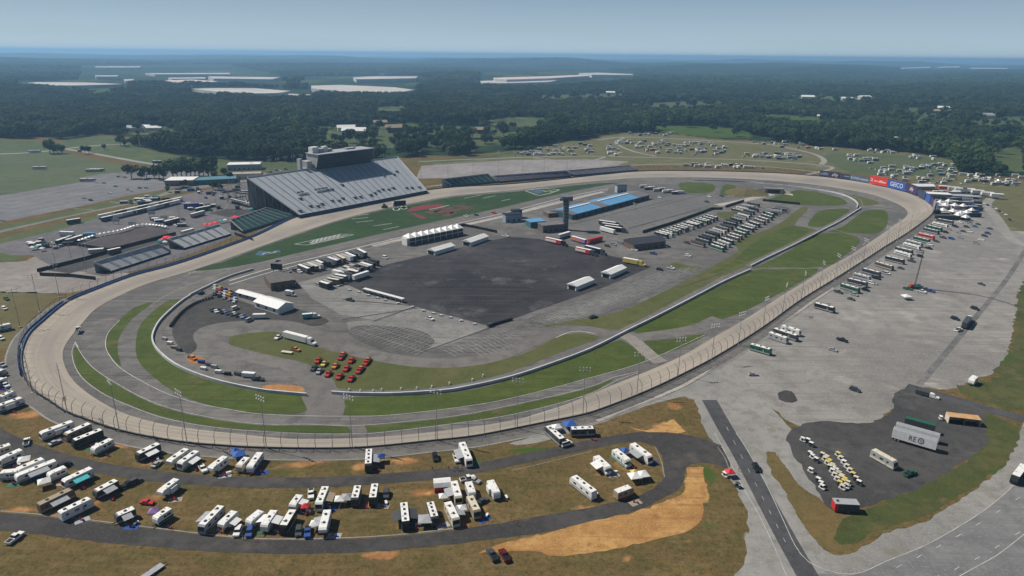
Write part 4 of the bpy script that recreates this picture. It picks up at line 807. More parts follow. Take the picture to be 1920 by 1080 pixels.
# ---------------- east gravel lot: rows along the wall, cars, yard
EASTG = 'coaches parked along the east wall'
row = [(1443,622,1478,634,'silver'),(1453,615,1496,629,'dark'),(1466,609,1502,620,'white'),(1408,644,1447,655,'green'),(1529,567,1566,577,'black'),(1578,531,1612,541,'green'),(1590,521,1628,530,'dark'),(1602,511,1632,519,'silver'),(1618,502,1652,511,'dark'),(1640,489,1678,500,'brown'),(1660,479,1698,488,'black'),(1675,467,1714,478,'white'),(1680,462,1712,470,'dark'),(1692,453,1730,463,'white'),(1697,448,1733,457,'silver'),(1713,442,1745,450,'green'),(1718,435,1757,444,'red'),(1732,426,1762,433,'dark'),(1738,421,1768,428,'green'),(1748,415,1780,422,'white'),(1757,409,1790,415,'dark')]
for i, (a, b_, c, d, col) in enumerate(row):
    rv(a, b_, c, d, 'coach', f'{dict(dark="dark grey").get(col, col)} coach, {ORD[i]} from the near end of the row along the east track wall', EASTG, lite=(i > 4), nac=2 + i % 2, col=col, stripe='grey' if col != 'white' else 'dark')
for i, (a, b_, c, d, col) in enumerate(row[4:]):
    if i not in (0,): cr(c + 11, d + 1 + i % 2, 8, 2, ['pickup', 'suv', 'sedan'][i % 3], ['dark', 'black', 'silver', 'black', 'white', 'dark'][i % 6], f'{["dark", "black", "silver", "black", "white", "dark"][i % 6]} car nosed behind the {ORD[i + 4]} coach of the east wall row', 'cars behind the east wall coaches', lite=True, z=.05)
for i, (x, y, k, c) in enumerate([(1484,632,'sedan','silver'),(1562,655,'sedan','silver'),(1579,637,'pickup','black'),(1603,730,'suv','dark'),(1412,701,'sedan','silver'),(1706,887,'pickup','green'),(1572,547,'pickup','dark'),(1602,552,'suv','silver'),(1596,560,'sedan','dark'),(1612,537,'pickup','silver'),(1634,530,'suv','white'),(1643,520,'pickup','blue'),(1660,512,'suv','silver'),(1840,532,'sedan','dark'),(1791,597,'suv','black'),(1828,578,'suv','black')]):
    dd = {4: (10, 0), 5: (10, -4)}.get(i, (10, 3))
    cr(x, y, *dd, k, c, f'{c} {dict(suv="suv", sedan="sedan", pickup="pickup")[k]} on the pale east lot, ' + ['beside the nearest coaches','in open gravel, lower of two','in open gravel, upper of two','alone at the lot centre','by the access junction','in the dark yard near the shuttle bus','just past the lone black coach','right of the green coach row','nearest the lone black coach','behind the fourth coach group','right of the dark coaches','behind a small silver coach','fourth car up the coach row','far right alone','left of the dark rig','at the top of the dark rig'][i], 'cars on the east lot', z=.05)
cl = ['silver','blue','dark','white','silver','dark','blue','silver','green','dark','white','silver','dark','blue']
for i, (x, y) in enumerate([(1800,445),(1784,447),(1806,433),(1818,434),(1796,436),(1812,425),(1828,424),(1818,418),(1834,420),(1846,442),(1840,449),(1830,455),(1856,428),(1852,437)]):
    cr(x, y, 10, 2, 'suv' if i % 2 else 'sedan', cl[i], f'{cl[i]} car, {ORD[i]} listed of the loose group at the lot top, ' + ('near the service road' if x > 1835 else 'behind the coaches'), 'loose cars at the top of the east lot', lite=True, z=.05)
for i, (x, y) in enumerate([(1838,378),(1845,381),(1852,384),(1860,387),(1868,391),(1874,395),(1880,398),(1886,402),(1893,411)]):
    cr(x, y, 8, 5, 'sedan', ['silver','white','dark'][i % 3], f'{["silver","white","dark"][i % 3]} car, {ORD[i]} from the top in the line on the far grass verge', 'cars along the far grass verge', lite=True)
# dark rig with white cab on the gravel
p = P(1812,605,2); q = P(1828,583,2); inst(semi('white', 'dark', 14, True, 'dark'), 'semi_truck', (p.x, p.y, .05), math.atan2(q.y - p.y, q.x - p.x), 'dark trailer rig with white cab on the east gravel near the grass', 'semi truck')
cr(1797,618,8,-3,'pickup','white','white pickup at the lower end of the dark trailer rig', z=.05)
# yard
hd = P(1780,843,3) - P(1680,808,3); ang = math.atan2(hd.y, hd.x)
for i, (x1, y1, x2, y2, c, l) in enumerate([(1675,806,1758,830,'silver','big silver-white display trailer lettered on its side, nearest of three in the dark yard'),(1682,793,1762,815,'silver','silver display trailer, middle of three in the dark yard'),(1698,782,1755,797,'green','dark green roofed trailer, farthest of three in the dark yard')]):
    a, b_ = P(x1, y1, 4), P(x2, y2, 4); L = min(18, (b_ - a).length); m = (a + b_) / 2
    t = inst(semi('silver', 'white' if c != 'green' else 'dark', L, False, 'silver' if c != 'green' else 'green'), 'display_trailer', (m.x, m.y, .05), math.atan2(b_.y - a.y, b_.x - a.x), l, 'trailer')
    if i == 0: REO = (t, L)
def text(s, size, m, parent, loc, rot, name='lettering', ext=.01):
    cu = bpy.data.curves.new(name, 'FONT'); cu.body = s; cu.size = size; cu.extrude = ext; cu.align_x = 'CENTER'; cu.align_y = 'CENTER'
    o = bpy.data.objects.new('tmp', cu); COL.objects.link(o); dg = bpy.context.evaluated_depsgraph_get()
    me_ = bpy.data.meshes.new_from_object(o.evaluated_get(dg)); bpy.data.objects.remove(o); me_.materials.clear(); me_.materials.append(m)
    o = bpy.data.objects.new(name, me_); COL.objects.link(o); o.parent = parent; o.location = loc; o.rotation_euler = rot; return o
text('RE', 2.5, dkgrey, REO[0], (-.6, -1.31, 2.5), (R(90), 0, 0)); text('O', 2.9, dkgrey, REO[0], (2.4, -1.31, 2.5), (R(90), 0, 0), 'emblem'); text('V', 1.4, dkgrey, REO[0], (2.4, -1.32, 2.5), (R(90), 0, 0), 'emblem'); REO[0].scale = (1, 1.1, 1.25)
a, b_ = P(1641,846,3), P(1677,866,3); m_ = (a + b_) / 2
t = inst(motorhome(10, 'silver', 'cream', 'cream', 0, kindv='coach'), 'shuttle_bus', (m_.x, m_.y, .05), math.atan2(b_.y - a.y, b_.x - a.x), 'cream shuttle bus standing in the dark yard', 'bus')
a, b_ = P(1920,872,3.4), P(1904,893,3.4); m_ = (a + b_) / 2
inst(motorhome(12, 'black', 'dark', 'roofw', 0, kindv='coach'), 'tour_bus', (m_.x, m_.y, .05), math.atan2(b_.y - a.y, b_.x - a.x), 'black fronted white topped bus entering at the right edge on the highway', 'bus')
p = P(1586,945,2.5); t = empty('kiosk_trailer', (p.x, p.y, .05), R(-4)); setlab(t, 'red ended box trailer with grey roof at the yard corner', 'trailer')
MB().box(-4, 3.8, -1.6, 1.6, .5, 3.4).obj('body', dkgrey, t); MB().box(-4.1, 3.9, -1.7, 1.7, 3.4, 3.5).obj('roof', greyp, t); MB().box(-4.06, -4.0, -1.55, 1.55, .5, 3.35).obj('end_panel', red, t); MB().box(-3.99, -3.0, -1.66, -1.6, .5, 3.3).obj('side_panel', red, t)
for s in (-1, 1): o = bpy.data.objects.new('wheel', wheel_mesh(.4)); COL.objects.link(o); o.parent = t; o.location = (.5, s * 1.45, .4)
MB().box(-3.2, -2.6, -.3, .3, 3.5, 3.9).obj('ac_unit', black, t)
# golf carts
gc = []
for i in range(9): gc.append((1542 + i * 4.6, 857 + i * 7.6, 0)); 
for i in range(8): gc.append((1550 + i * 5.2, 862 + i * 7.6, 1))
for i in range(8): gc.append((1571 + i * 5.6, 856 + i * 7.6, 2))
for i in range(6): gc.append((1562 + i * 5.4, 880 + i * 6.0, 3))
for i, (x, y) in enumerate([(1505,828),(1515,830),(1521,837),(1519,855),(1523,860),(1520,886),(1534,904),(1539,911),(1541,917),(1530,866)]): gc.append((x, y, 4))
gi = [0] * 5; rn = ['left long yard row', 'second yard row', 'right long yard row', 'inner yard row', 'loose yard edge group']
for x, y, r_ in gc:
    p = P(x, y); c = ['cream', 'cream', 'yellow', 'cream', 'white'][(r_ + gi[r_]) % 5 if r_ < 4 else 4]; gi[r_] += 1
    inst(golfcart(c, 'white' if (x * 7) % 3 > 1 else 'dark'), 'golf_cart', (p.x, p.y, .05), R(-52) + rnd.uniform(-.15, .15), f'{c} topped golf cart, {ORD[gi[r_] - 1]} from the top in the {rn[r_]}', 'golf cart', 'golf carts', sc=1.0)
# carport building
p = P(1806,785,2); t = empty('storage_shed', (p.x, p.y, .04), R(-14)); setlab(t, 'open fronted tan and orange roofed shed in the dark yard corner', 'shed')
MB().box(-6, 6, -2.2, 2.2, 3.0, 3.25).obj('roof', mat('shed_roof', (.5, .36, .2), .7, (.45, .22, .08), .35), t); MB().box(-6, 6, 2.0, 2.2, 0, 3.0).obj('back_wall', cream, t)
for x in (-6, 5.8): MB().box(x, x + .2, -2.1, 2.0, 0, 3.0).obj('side_wall', cream, t)
MB().box(-.1, .1, -2.1, 2.0, 0, 3.0).obj('partition', tan, t)
p = P(1763,787); inst(golfcart('white', 'white'), 'golf_cart', (p.x, p.y, .05), 1.2, 'white utility cart between shed and trailers', 'golf cart', 'golf carts')
p = P(1729,737,1); q = P(1748,742,1); t = inst(semi('white', 'dark', 7, True, 'dark'), 'flatbed_truck', (p.x, p.y, .05), math.atan2(q.y - p.y, q.x - p.x), 'flatbed truck with white cab at the start of the yard road', 'truck')
t.scale = (.75, .75, .55)
rv(1831,703,1820,713,'trailer','small white trailer alone on the worn grass at right', nac=0, fixL=6, group=None)
# light crane in the lot
p = P(1714,541); t = empty('crane_tower', (p.x, p.y, .05), 0); setlab(t, 'tall slim crane mast with red and green base rig in the east lot', 'crane')
MB().box(-3.5, 3.5, -1.3, 1.3, .6, 1.6).obj('carrier', green, t); MB().box(-3.3, -1.2, -1.2, 1.2, 1.6, 2.9, 0, .2, .1).obj('cab', red, t)
mb = MB()
for x, y in ((-.35, -.35), (.35, -.35), (.35, .35), (-.35, .35)): mb.cyl((x, y, 1.6), (x * .4 + 1.2, y * .4, 26), .09, n=4)
for k in range(14): z_ = 2 + k * 1.7; f = k / 14; mb.cyl((-.35 + f * 1.2, -.35, z_), (.35 + f * 1.2, .35, z_ + 1.7), .05, n=4)
mb.obj('mast', dsteel, t)
for x in (-2.4, 0, 2.4):
    for s in (-1, 1): o = bpy.data.objects.new('wheel', wheel_mesh(.5)); COL.objects.link(o); o.parent = t; o.location = (x, s * 1.25, .5)
tent(1700,553,'white',5.0,'white canopy in front of the crane mast',.1)
for i, (x, y, c) in enumerate([(1702,541,'green'),(1722,536,'dark'),(1728,546,'white'),(1735,542,'dark'),(1744,545,'blue')]): cr(x, y, 9, 2, 'pickup', c, f'{c} service truck around the crane mast, {ORD[i]} from the left', 'service trucks at the crane', z=.05)
# ================================================================== TRACK WALLS, FENCE, LIGHTS
bluew = mat('blue_wall_paint', (.07, .13, .27), .6, (.05, .09, .2), .2, coord='w'); navy = mat('navy_banner', (.03, .04, .09), .6, (.02, .03, .06), .1, coord='w')
def wall_mb(pts, h, th, mb=None):
    mb = mb or MB(); A = offs(pts, th / 2); B = offs(pts, -th / 2); n = len(pts); up_ = Vector((0, 0, h))
    vs_ = A + B + [p + up_ for p in A] + [p + up_ for p in B]; fs = []
    for i in range(n - 1): fs += [(i, i + 1, 2 * n + i + 1, 2 * n + i), (n + i + 1, n + i, 3 * n + i, 3 * n + i + 1), (2 * n + i, 2 * n + i + 1, 3 * n + i + 1, 3 * n + i)]
    fs += [(0, 2 * n, 3 * n, n), (n - 1, 2 * n - 1, 4 * n - 1, 3 * n - 1)]; return mb.add(vs_, fs)
OPX = [project(p.x, p.y, p.z) for p in OEr]; OPX = [(float(a), float(b_)) for a, b_ in OPX]
far_side = [i for i in range(NT) if False]
tw = empty('outer_wall', (0, 0, 0)); setlab(tw, 'low wall around the outside of the banked track with curved fence posts', 'wall')
def seg_idx(f): 
    r = []; cur = []
    for i in range(NT):
        if f(*OPX[i], OEr[i]): cur.append(i)
        elif cur: r.append(cur + [i]); cur = []
    if cur: r.append(cur)
    return r
# colour of the barrier by stretch: blue on the left turn, navy with banners at far turn, plain dark grey elsewhere
def zone(i):
    x, y = OPX[i]
    if x < 130 and y < 700 or (x < 560 and y < 560): return 1
    if (y < 400 and x > 560): return 2
    return 0
cuts = []; cur = [0]
for i in range(1, NT):
    cur.append(i)
    if zone(i) != zone(cur[0]) : cuts.append((zone(cur[0]), cur)); cur = [i]
cuts.append((zone(cur[0]), cur))
for z_, ids in cuts:
    if len(ids) < 2: continue
    pts = [OEr[i] + Vector((0, 0, 0)) for i in ids]
    wall_mb(pts, 1.0 if z_ else .55, .4).obj('barrier', [mat('dark_grey_wall', (.12, .12, .12), .9), bluew, navy][z_], tw)
    if z_ == 1:
        q = offs(pts, side * 1.6); wall_mb([p + Vector((0, 0, .0)) for p in q], 1.5, .25).obj('blue_screen', bluew, tw)
# catch fence posts, curved over the track
fence = empty('catch_fence', (0, 0, 0)); setlab(fence, 'tall catch fence of curved posts and cables round the outside of the track', 'fence')
pr_ = []
OEs = resample(OEr, step=6.5)
Pn = offs(OEs, side * .9)
def post(m, p, inn):
    b0 = p; z0 = BANK; pts = [b0 + Vector((0, 0, 0)), b0 + Vector((0, 0, 4.2)), b0 + inn * .5 + Vector((0, 0, 5.6)), b0 + inn * 1.5 + Vector((0, 0, 6.6)), b0 + inn * 2.4 + Vector((0, 0, 6.9))]
    for a, c in zip(pts, pts[1:]): m.cyl(a, c, .11, .1, n=5)
plist = []
for i, p in enumerate(Pn):
    a = OEs[i]; inn = (a - p); inn.z = 0; inn.normalize(); x, y = project(p.x, p.y, p.z); vis = (0 < x < 1920)
    d = math.hypot(p.x, p.y); plist.append((d + (0 if vis else 9999), i, p, inn))
plist.sort(key=lambda t: t[0]); rest = MB()
for k, (d, i, p, inn) in enumerate(plist):
    if k < 100: m = MB(); post(m, p, inn); m.obj('post', dsteel, fence)
    else: post(rest, p, inn)
tag(rest.obj('far_post', dsteel, fence), kind='stuff')
cab = MB()
for zz, io in ((1.6, 0), (2.8, 0), (4.2, 0), (5.6, .5), (6.9, 2.4)):
    q = offs(OEs, side * (.9 - io))
    for a, c in zip(q, q[1:]): cab.cyl(a + Vector((0, 0, zz)), c + Vector((0, 0, zz)), .022, n=3)
cab.obj('cable', dsteel, fence)
# inner concrete walls
IW = [('white curved inner wall around the near paddock, left of its gap', [(345,563),(357,556)][::-1] + [(325,579),(302,601),(290,620),(286,640),(300,663),(337,690),(400,714),(480,732),(530,738),(575,742)]),
 ('long white inner wall sweeping from the near gap to the mid infield ramp', [(622,738),(652,740),(730,741),(805,737),(855,732),(955,710),(1040,682),(1110,655),(1180,620),(1235,593),(1310,554),(1360,528),(1407,507)]),
 ('white inner wall from the ramp to the far turn opening', [(1408,500),(1440,484),(1490,460),(1540,434),(1575,416),(1600,400),(1614,391)]),
 ('white block wall along the far turn infield grass', [(1606,391),(1608,384),(1600,375),(1580,366),(1550,359),(1500,352),(1440,346),(1390,341),(1300,338)]),
 ('pale wall between pit road and left infield', [(354,556),(390,538),(430,520),(475,506)])]
for l, px in IW:
    pts = resample(smooth(W(px, .1), 6), step=6); wall_mb(pts, 1.35, .8).obj('inner_wall', mat('white_wall', (.5, .51, .52), .8, (.38, .39, .4), .15, coord='w'), None, label=l, cat='wall')
    used[l] = 1
# access strip behind the inner wall
for px in (IW[0][1], IW[1][1], IW[2][1]):
    c = resample(smooth(W(px, 0), 6), step=6); cin = Vector((0, 430, 0)); o1 = offs(c, 2.6); s1 = 1 if (o1[len(c) // 2] - cin).length < (c[len(c) // 2] - cin).length else -1
    c = [Vector((p.x, p.y, .13)) for p in offs(c, s1 * 2.6)]; strip('wall_road', offs(c, 2.2), offs(c, -2.2), m_apron)
# tyre stacks lining the near paddock curve
pts = resample(smooth(W([(398,560),(372,568),(350,580),(333,596),(320,613)], 0), 6), step=1.9)
def tyst():
    m = MB()
    for k in range(4): m.cyl((0, 0, .35 * k), (0, 0, .35 * k + .33), .75, n=10)
    return m.mesh('tyre_stack', tyre)
tym = tyst()
for i, p in enumerate(pts): o = bpy.data.objects.new('tyre_stack', tym); COL.objects.link(o); o.location = (p.x, p.y, .1); setlab(o, 'black tyre stack in the dark curved row inside the near paddock wall', 'tyre stack', 'tyre stacks in the curved row', share=True)
for i, (x, y) in enumerate([(634,538),(655,545),(673,549),(691,555),(708,560),(723,564),(747,570),(773,577),(794,584),(813,589),(827,593),(845,597),(865,603),(890,609)]):
    p = P(x, y); m = proto('cblock', lambda: one(lambda m: m.prof([(-1.2, 0), (1.2, 0), (.9, .9), (-.9, .9)], 1.0), 'concrete_block', mat('white_block', (.6, .6, .58), .8)))
    o = bpy.data.objects.new('concrete_block', m); COL.objects.link(o); o.location = (p.x, p.y, .13); o.rotation_euler = (0, 0, rnd.uniform(-.3, .3)); setlab(o, f'white concrete block, {ORD[i]} from the upper left in the line edging the dark lot', 'concrete block', 'concrete blocks edging the lot')
# small marshal posts along the inner walls
for i, (x, y) in enumerate([(655,733),(676,735),(700,735),(716,733),(752,731),(782,730),(810,727),(843,721),(886,714),(906,706)]):
    p = P(x, y); o = bpy.data.objects.new('marker_barrel', proto('barrel', lambda: one(lambda m: (m.cyl((0, 0, 0), (0, 0, 1.0), .45, .4, n=10), m.cyl((0, 0, 1.0), (0, 0, 1.3), .2, n=6)), 'marker_barrel', white))); COL.objects.link(o); o.location = (p.x, p.y, .11); setlab(o, f'white barrel behind the long inner wall, {ORD[i]} right of the near gap', 'barrel', 'barrels behind the inner wall')
# light poles
def lightpole(h, n, heads=4):
    def build():
        m = MB(); m.cyl((0, 0, 0), (0, 0, h), .17, .1, n=7); parts = [('pole', m.mesh('pole', steel), (0, 0, 0), [])]
        mb = MB(); mb.cyl((-2.4, 0, h - .2), (2.4, 0, h - .2), .06, n=5); mb.cyl((-2.4, 0, h - 1.6), (2.4, 0, h - 1.6), .06, n=5); parts.append(('cross_arm', mb.mesh('cross_arm', dsteel), (0, 0, 0), []))
        lm = proto('lamphead', lambda: one(lambda m: m.box(-.26, .26, -.2, .2, -.24, .24, 0, .07, .07), 'lamp', white))
        for z_ in (h - .2, h - 1.6):
            for k in range(heads): parts.append(('lamp', lm, Vector((-2.1 + 4.2 * k / (heads - 1), .3, z_ + .2)), []))
        m = MB(); m.cyl((0, 0, 0), (0, 0, .5), .7, n=8); parts.append(('footing', m.mesh('footing', conc), (0, 0, 0), [])); return parts
    return proto(('lp', h, heads), build)
LP = [(62,737,23),(127,776,23),(224,808,23),(351,832,23),(500,843,23),(661,841,23),(820,828,23),(970,805,23),(1093,777,22),(1194,741,21),(1271,706,20),(1334,677,20),(1384,648,19),(1430,616,19),(1467,588,19),(1502,564,19),(1537,542,19),(1565,527,19),(1592,512,19),(1617,495,19),(1660,468,19),(1682,454,19),(1704,440,19)]
for i, (x, y, h) in enumerate(LP):
    p = P(x, y, .3); inst(lightpole(h, 0), 'light_pole', (p.x, p.y, .2), math.atan2(-p.x + 50, p.y - 450) + math.pi * (0), f'tall light pole outside the near wall, {ORD[i]} counted from the left turn', 'light pole', 'light poles outside the near wall')
for i, (x, y, h) in enumerate([(38,614,22),(75,586,23),(112,558,22),(163,512,20),(134,488,18),(106,505,20),(340,430,20),(408,405,22),(432,392,24),(440,398,30),(461,380,32)]):
    p = P(x, y, 0); inst(lightpole(h, 0, 2 if i > 4 else 3), 'light_pole', (p.x, p.y, .03), .6, f'thin light pole among the left stands and plaza, {ORD[i]} from the bottom left upward', 'light pole', 'light poles at the left plaza')
for i, (x, y, h) in enumerate([(789,331,32),(840,332,32),(887,326,30),(935,328,30),(980,326,28),(1020,324,28),(1063,318,26)]):
    p = P(x, y, 0); inst(lightpole(h, 0, 3), 'light_pole', (p.x, p.y, .05), .9, f'light pole right of the big grandstand, {ORD[i]} going right', 'light pole', 'light poles right of the grandstand')
for i, (x, y) in enumerate([(472,304),(489,302),(505,299),(520,297),(535,293),(550,292),(565,290)]):
    p = P(x, y, 34); inst(lightpole(34, 0, 3), 'light_pole', (p.x, p.y, .05), .9, f'light pole whose head shows above the grandstand crest, {ORD[i]} left of the press box', 'light pole', 'light poles behind the grandstand')
for i, (x, y) in enumerate([(700,276),(718,274),(734,273)]):
    p = P(x, y, 34); inst(lightpole(34, 0, 3), 'light_pole', (p.x, p.y, .05), .9, f'light pole right of the press box behind the crest, {ORD[i]} going right', 'light pole', 'light poles behind the grandstand')
# ================================================================== GRANDSTANDS
alu = mat('aluminium_benches', (.385, .41, .435), .55, (.31, .33, .355), .12, metal=0, coord='w', contrast=.9)
alug = mat('grey_bleacher_seats', (.42, .43, .43), .6, (.34, .35, .355), .15, coord='w'); seatg = mat('green_seats', (.008, .055, .045), .6, (.006, .04, .035), .2, coord='w'); seatp = mat('purple_grey_seats', (.13, .11, .135), .7, (.1, .1, .12), .1, coord='w')
aisle = mat('aisle_grey', (.17, .19, .21), .8); hole = mat('stair_shadow', (.1, .11, .12), .9)  # aisle strips are a darker grey than the benches
def stand(label, fl, fr_, br, bl, rows, m, aisles=8, gang=False):
    """corners as 3-D points: front left, front right, back right, back left; rows of stepped benches"""
    t = empty('grandstand', (fl.x, fl.y, 0)); setlab(t, label, 'grandstand'); o = Vector((fl.x, fl.y, 0)); fl, fr_, br, bl = [v - o for v in (fl, fr_, br, bl)]
    mb = MB()
    for r_ in range(rows):
        lip = Vector((0, 0, (bl.z - fl.z) / rows * .8)); a = fl.lerp(bl, r_ / rows); b_ = fr_.lerp(br, r_ / rows); c = fr_.lerp(br, (r_ + 1) / rows); d = fl.lerp(bl, (r_ + 1) / rows)
        z1 = d.z; e1 = a.z + .22 * (z1 - a.z); mb.add([(a.x, a.y, a.z), (b_.x, b_.y, b_.z), (b_.x, b_.y, e1), (a.x, a.y, e1), (c.x, c.y, z1), (d.x, d.y, z1)], [(0, 1, 2, 3), (3, 2, 4, 5)])
    mb.obj('seating', m, t)
    mb = MB(); k = 1.0
    mb.add([(bl.x, bl.y, 0), (br.x, br.y, 0), (br.x, br.y, br.z + 1.2), (bl.x, bl.y, bl.z + 1.2)], [(0, 1, 2, 3)]); n_ = ((br - bl).normalized().cross(Vector((0, 0, 1)))) * -.4
    mb.add([(bl.x + n_.x, bl.y + n_.y, 0), (br.x + n_.x, br.y + n_.y, 0), (br.x + n_.x, br.y + n_.y, br.z + 1.2), (bl.x + n_.x, bl.y + n_.y, bl.z + 1.2)], [(3, 2, 1, 0)]); mb.add([(bl.x, bl.y, bl.z + 1.2), (br.x, br.y, br.z + 1.2), (br.x + n_.x, br.y + n_.y, br.z + 1.2), (bl.x + n_.x, bl.y + n_.y, bl.z + 1.2)], [(0, 1, 2, 3)])
    mb.obj('back_wall', alug, t)
    up1 = Vector((0, 0, .5 + (bl.z - fl.z) / rows))
    for i in range(1, aisles):
        s = i / aisles; a = fl.lerp(fr_, s); b_ = bl.lerp(br, s); w_ = (fr_ - fl).normalized() * (.3 if bl.z > 20 else .45); mb = MB()
        mb.add([a - w_ + up1, a + w_ + up1, b_ + w_ + up1, b_ - w_ + up1], [(0, 1, 2, 3)]); mb.obj('aisle', aisle, t)
    mb = MB(); mb.add([fl + Vector((0, 0, -fl.z)), fr_ + Vector((0, 0, -fr_.z)), fr_, fl], [(0, 1, 2, 3)]); mb.obj('front_wall', navy, t)
    # sloping side rails and trestle supports
    for e, (a, b_) in enumerate(((fl, bl), (fr_, br))):
        mb = MB(); mb.add([a, b_, b_ + Vector((0, 0, 1.3)), a + Vector((0, 0, 1.3))], [(0, 1, 2, 3)]); d = (fr_ - fl).normalized() * (.3 if e else -.3)
        mb.add([a + d, b_ + d, b_ + d + Vector((0, 0, 1.3)), a + d + Vector((0, 0, 1.3))], [(3, 2, 1, 0)]); mb.add([a + Vector((0, 0, 1.3)), b_ + Vector((0, 0, 1.3)), b_ + d + Vector((0, 0, 1.3)), a + d + Vector((0, 0, 1.3))], [(0, 1, 2, 3)]); mb.obj('side_rail', alug, t)
    ns = max(2, aisles)
    for i in range(ns + 1):
        s = i / ns; mb = MB(); a = fl.lerp(fr_, s); b_ = bl.lerp(br, s); rr = .35 if bl.z > 20 else .15; kk = 6 if bl.z > 20 else 3
        for j in range(1, kk + 1):
            q = a.lerp(b_, j / kk); mb.cyl((q.x, q.y, 0), (q.x, q.y, q.z - .2), rr, n=5)
            if j < kk: q2 = a.lerp(b_, (j + 1) / kk); mb.cyl((q.x, q.y, 0), (q2.x, q2.y, q2.z - .3), rr * .6, n=4)
        mb.obj('support', dsteel, t)
    return t
fl, fr_ = P(561,403,4), P(800,357,4); d_ = (fr_ - fl).normalized(); nrm = Vector((-d_.y, d_.x, 0)); ZT = 30.5
bl = P(463,334,ZT); br = P(745,295,ZT)
bigst = stand('huge grey aluminium grandstand rising beside the front stretch with a press box on its crest', fl, fr_, br, bl, 46, alu, 22)
def onst(s, t_): return fl.lerp(fr_, s).lerp(bl.lerp(br, s), t_)
# vomitory openings: small dark boxes with pale parapets
rows_v = [(.06 + .094 * i, .06) for i in range(10)] + [(.07 + .098 * i, .15) for i in range(9)] 
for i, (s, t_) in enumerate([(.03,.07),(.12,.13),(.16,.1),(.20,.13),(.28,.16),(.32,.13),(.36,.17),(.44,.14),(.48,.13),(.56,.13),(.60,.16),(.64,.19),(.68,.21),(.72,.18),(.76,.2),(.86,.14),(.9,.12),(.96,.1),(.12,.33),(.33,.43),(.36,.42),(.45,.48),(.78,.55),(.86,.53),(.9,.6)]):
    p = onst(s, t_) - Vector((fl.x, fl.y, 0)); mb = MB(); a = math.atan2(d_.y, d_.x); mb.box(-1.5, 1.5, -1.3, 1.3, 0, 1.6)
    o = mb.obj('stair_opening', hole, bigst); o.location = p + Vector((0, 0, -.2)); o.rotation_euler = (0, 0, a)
for s, t_, L in ((.17, .42, 11), (.30, .42, 16)):
    p = onst(s, t_) - Vector((fl.x, fl.y, 0)); a = math.atan2(d_.y, d_.x)
    o = MB().box(-L / 2, L / 2, -.3, .3, 0, 1.9).obj('platform_parapet', roofw, bigst); o.location = p; o.rotation_euler = (0, 0, a)
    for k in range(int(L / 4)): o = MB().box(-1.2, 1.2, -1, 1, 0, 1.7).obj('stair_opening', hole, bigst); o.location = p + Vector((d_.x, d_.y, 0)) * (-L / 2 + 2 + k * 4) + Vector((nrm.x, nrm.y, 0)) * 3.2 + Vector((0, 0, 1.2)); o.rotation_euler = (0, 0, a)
# press box
sA, sB = .405, .78
a, b_ = bl.lerp(br, .40), bl.lerp(br, .775); L = (b_ - a).length; ang = math.atan2(b_.y - a.y, b_.x - a.x)
pb = empty('press_box', (a.x, a.y, 0), ang); setlab(pb, 'dark glazed press box building standing on the crest of the big grandstand', 'press box')
pbc = mat('press_box_cladding', (.40, .40, .39), .7, (.33, .33, .33), .2); pgl = mat('press_box_glass', (.03, .035, .045), .3, (.02, .025, .03), .4)
MB().prof([(0, 0), (0, 0)], 1) if False else None
m = MB(); m.add([(0, -3, ZT - 1), (L, -3, ZT - 1), (L, -9, ZT + 15), (0, -9, ZT + 15), (0, 12, 0), (L, 12, 0), (L, 12, ZT + 15), (0, 12, ZT + 15), (0, -1, 0), (L, -1, 0)], [(3, 2, 6, 7), (4, 5, 9, 8)][:1] + [(5, 4, 7, 6), (0, 3, 7, 4, 8), (1, 9, 5, 6, 2), (8, 9, 1, 0)]); m.obj('building_shell', pbc, pb)
m = MB(); m.add([(-.3, -3.3, ZT - .8), (L + .3, -3.3, ZT - .8), (L + .3, -9.3, ZT + 14.6), (-.3, -9.3, ZT + 14.6)], [(0, 1, 2, 3)]); m.obj('glass_front', pgl, pb)
for k in range(1, 5):
    z_ = ZT - .8 + k * 3.1; y_ = -3.35 - 6 * (z_ - ZT + .8) / 15.4; MB().box(0, L, y_ - .25, y_, z_, z_ + .35).obj('floor_band', dkgrey, pb)
MB().box(-1, L + 1, -9.8, 12.5, ZT + 15, ZT + 15.5).obj('roof', greyp, pb)
MB().box(-7, -1, 2, 12, 0, ZT + 8).obj('stair_tower', pbc, pb); MB().box(-14, -11, 4, 9, 0, ZT + 11).obj('lift_tower', pbc, pb); MB().box(-11, -7, 3, 10, ZT - 1, ZT + 1).obj('bridge', pbc, pb)
for x0, x1, y0, y1, h_ in ((1, 9, 2, 9, 6), (9.5, 15, 1, 8, 4), (16, 21, 3, 8, 5.5), (22, 26, 2, 7, 3), (44, 56, 1, 6, 1.6)): MB().box(x0, x1, y0, y1, ZT + 15.5, ZT + 15.5 + h_).obj('rooftop_unit', white if h_ > 4 else pbc, pb)
for x in (2, 6, 12, 18, 24): m = MB(); m.cyl((x, 0, ZT + 15.5), (x, 0, ZT + 20), .12, n=4); m.obj('antenna', steel, pb)
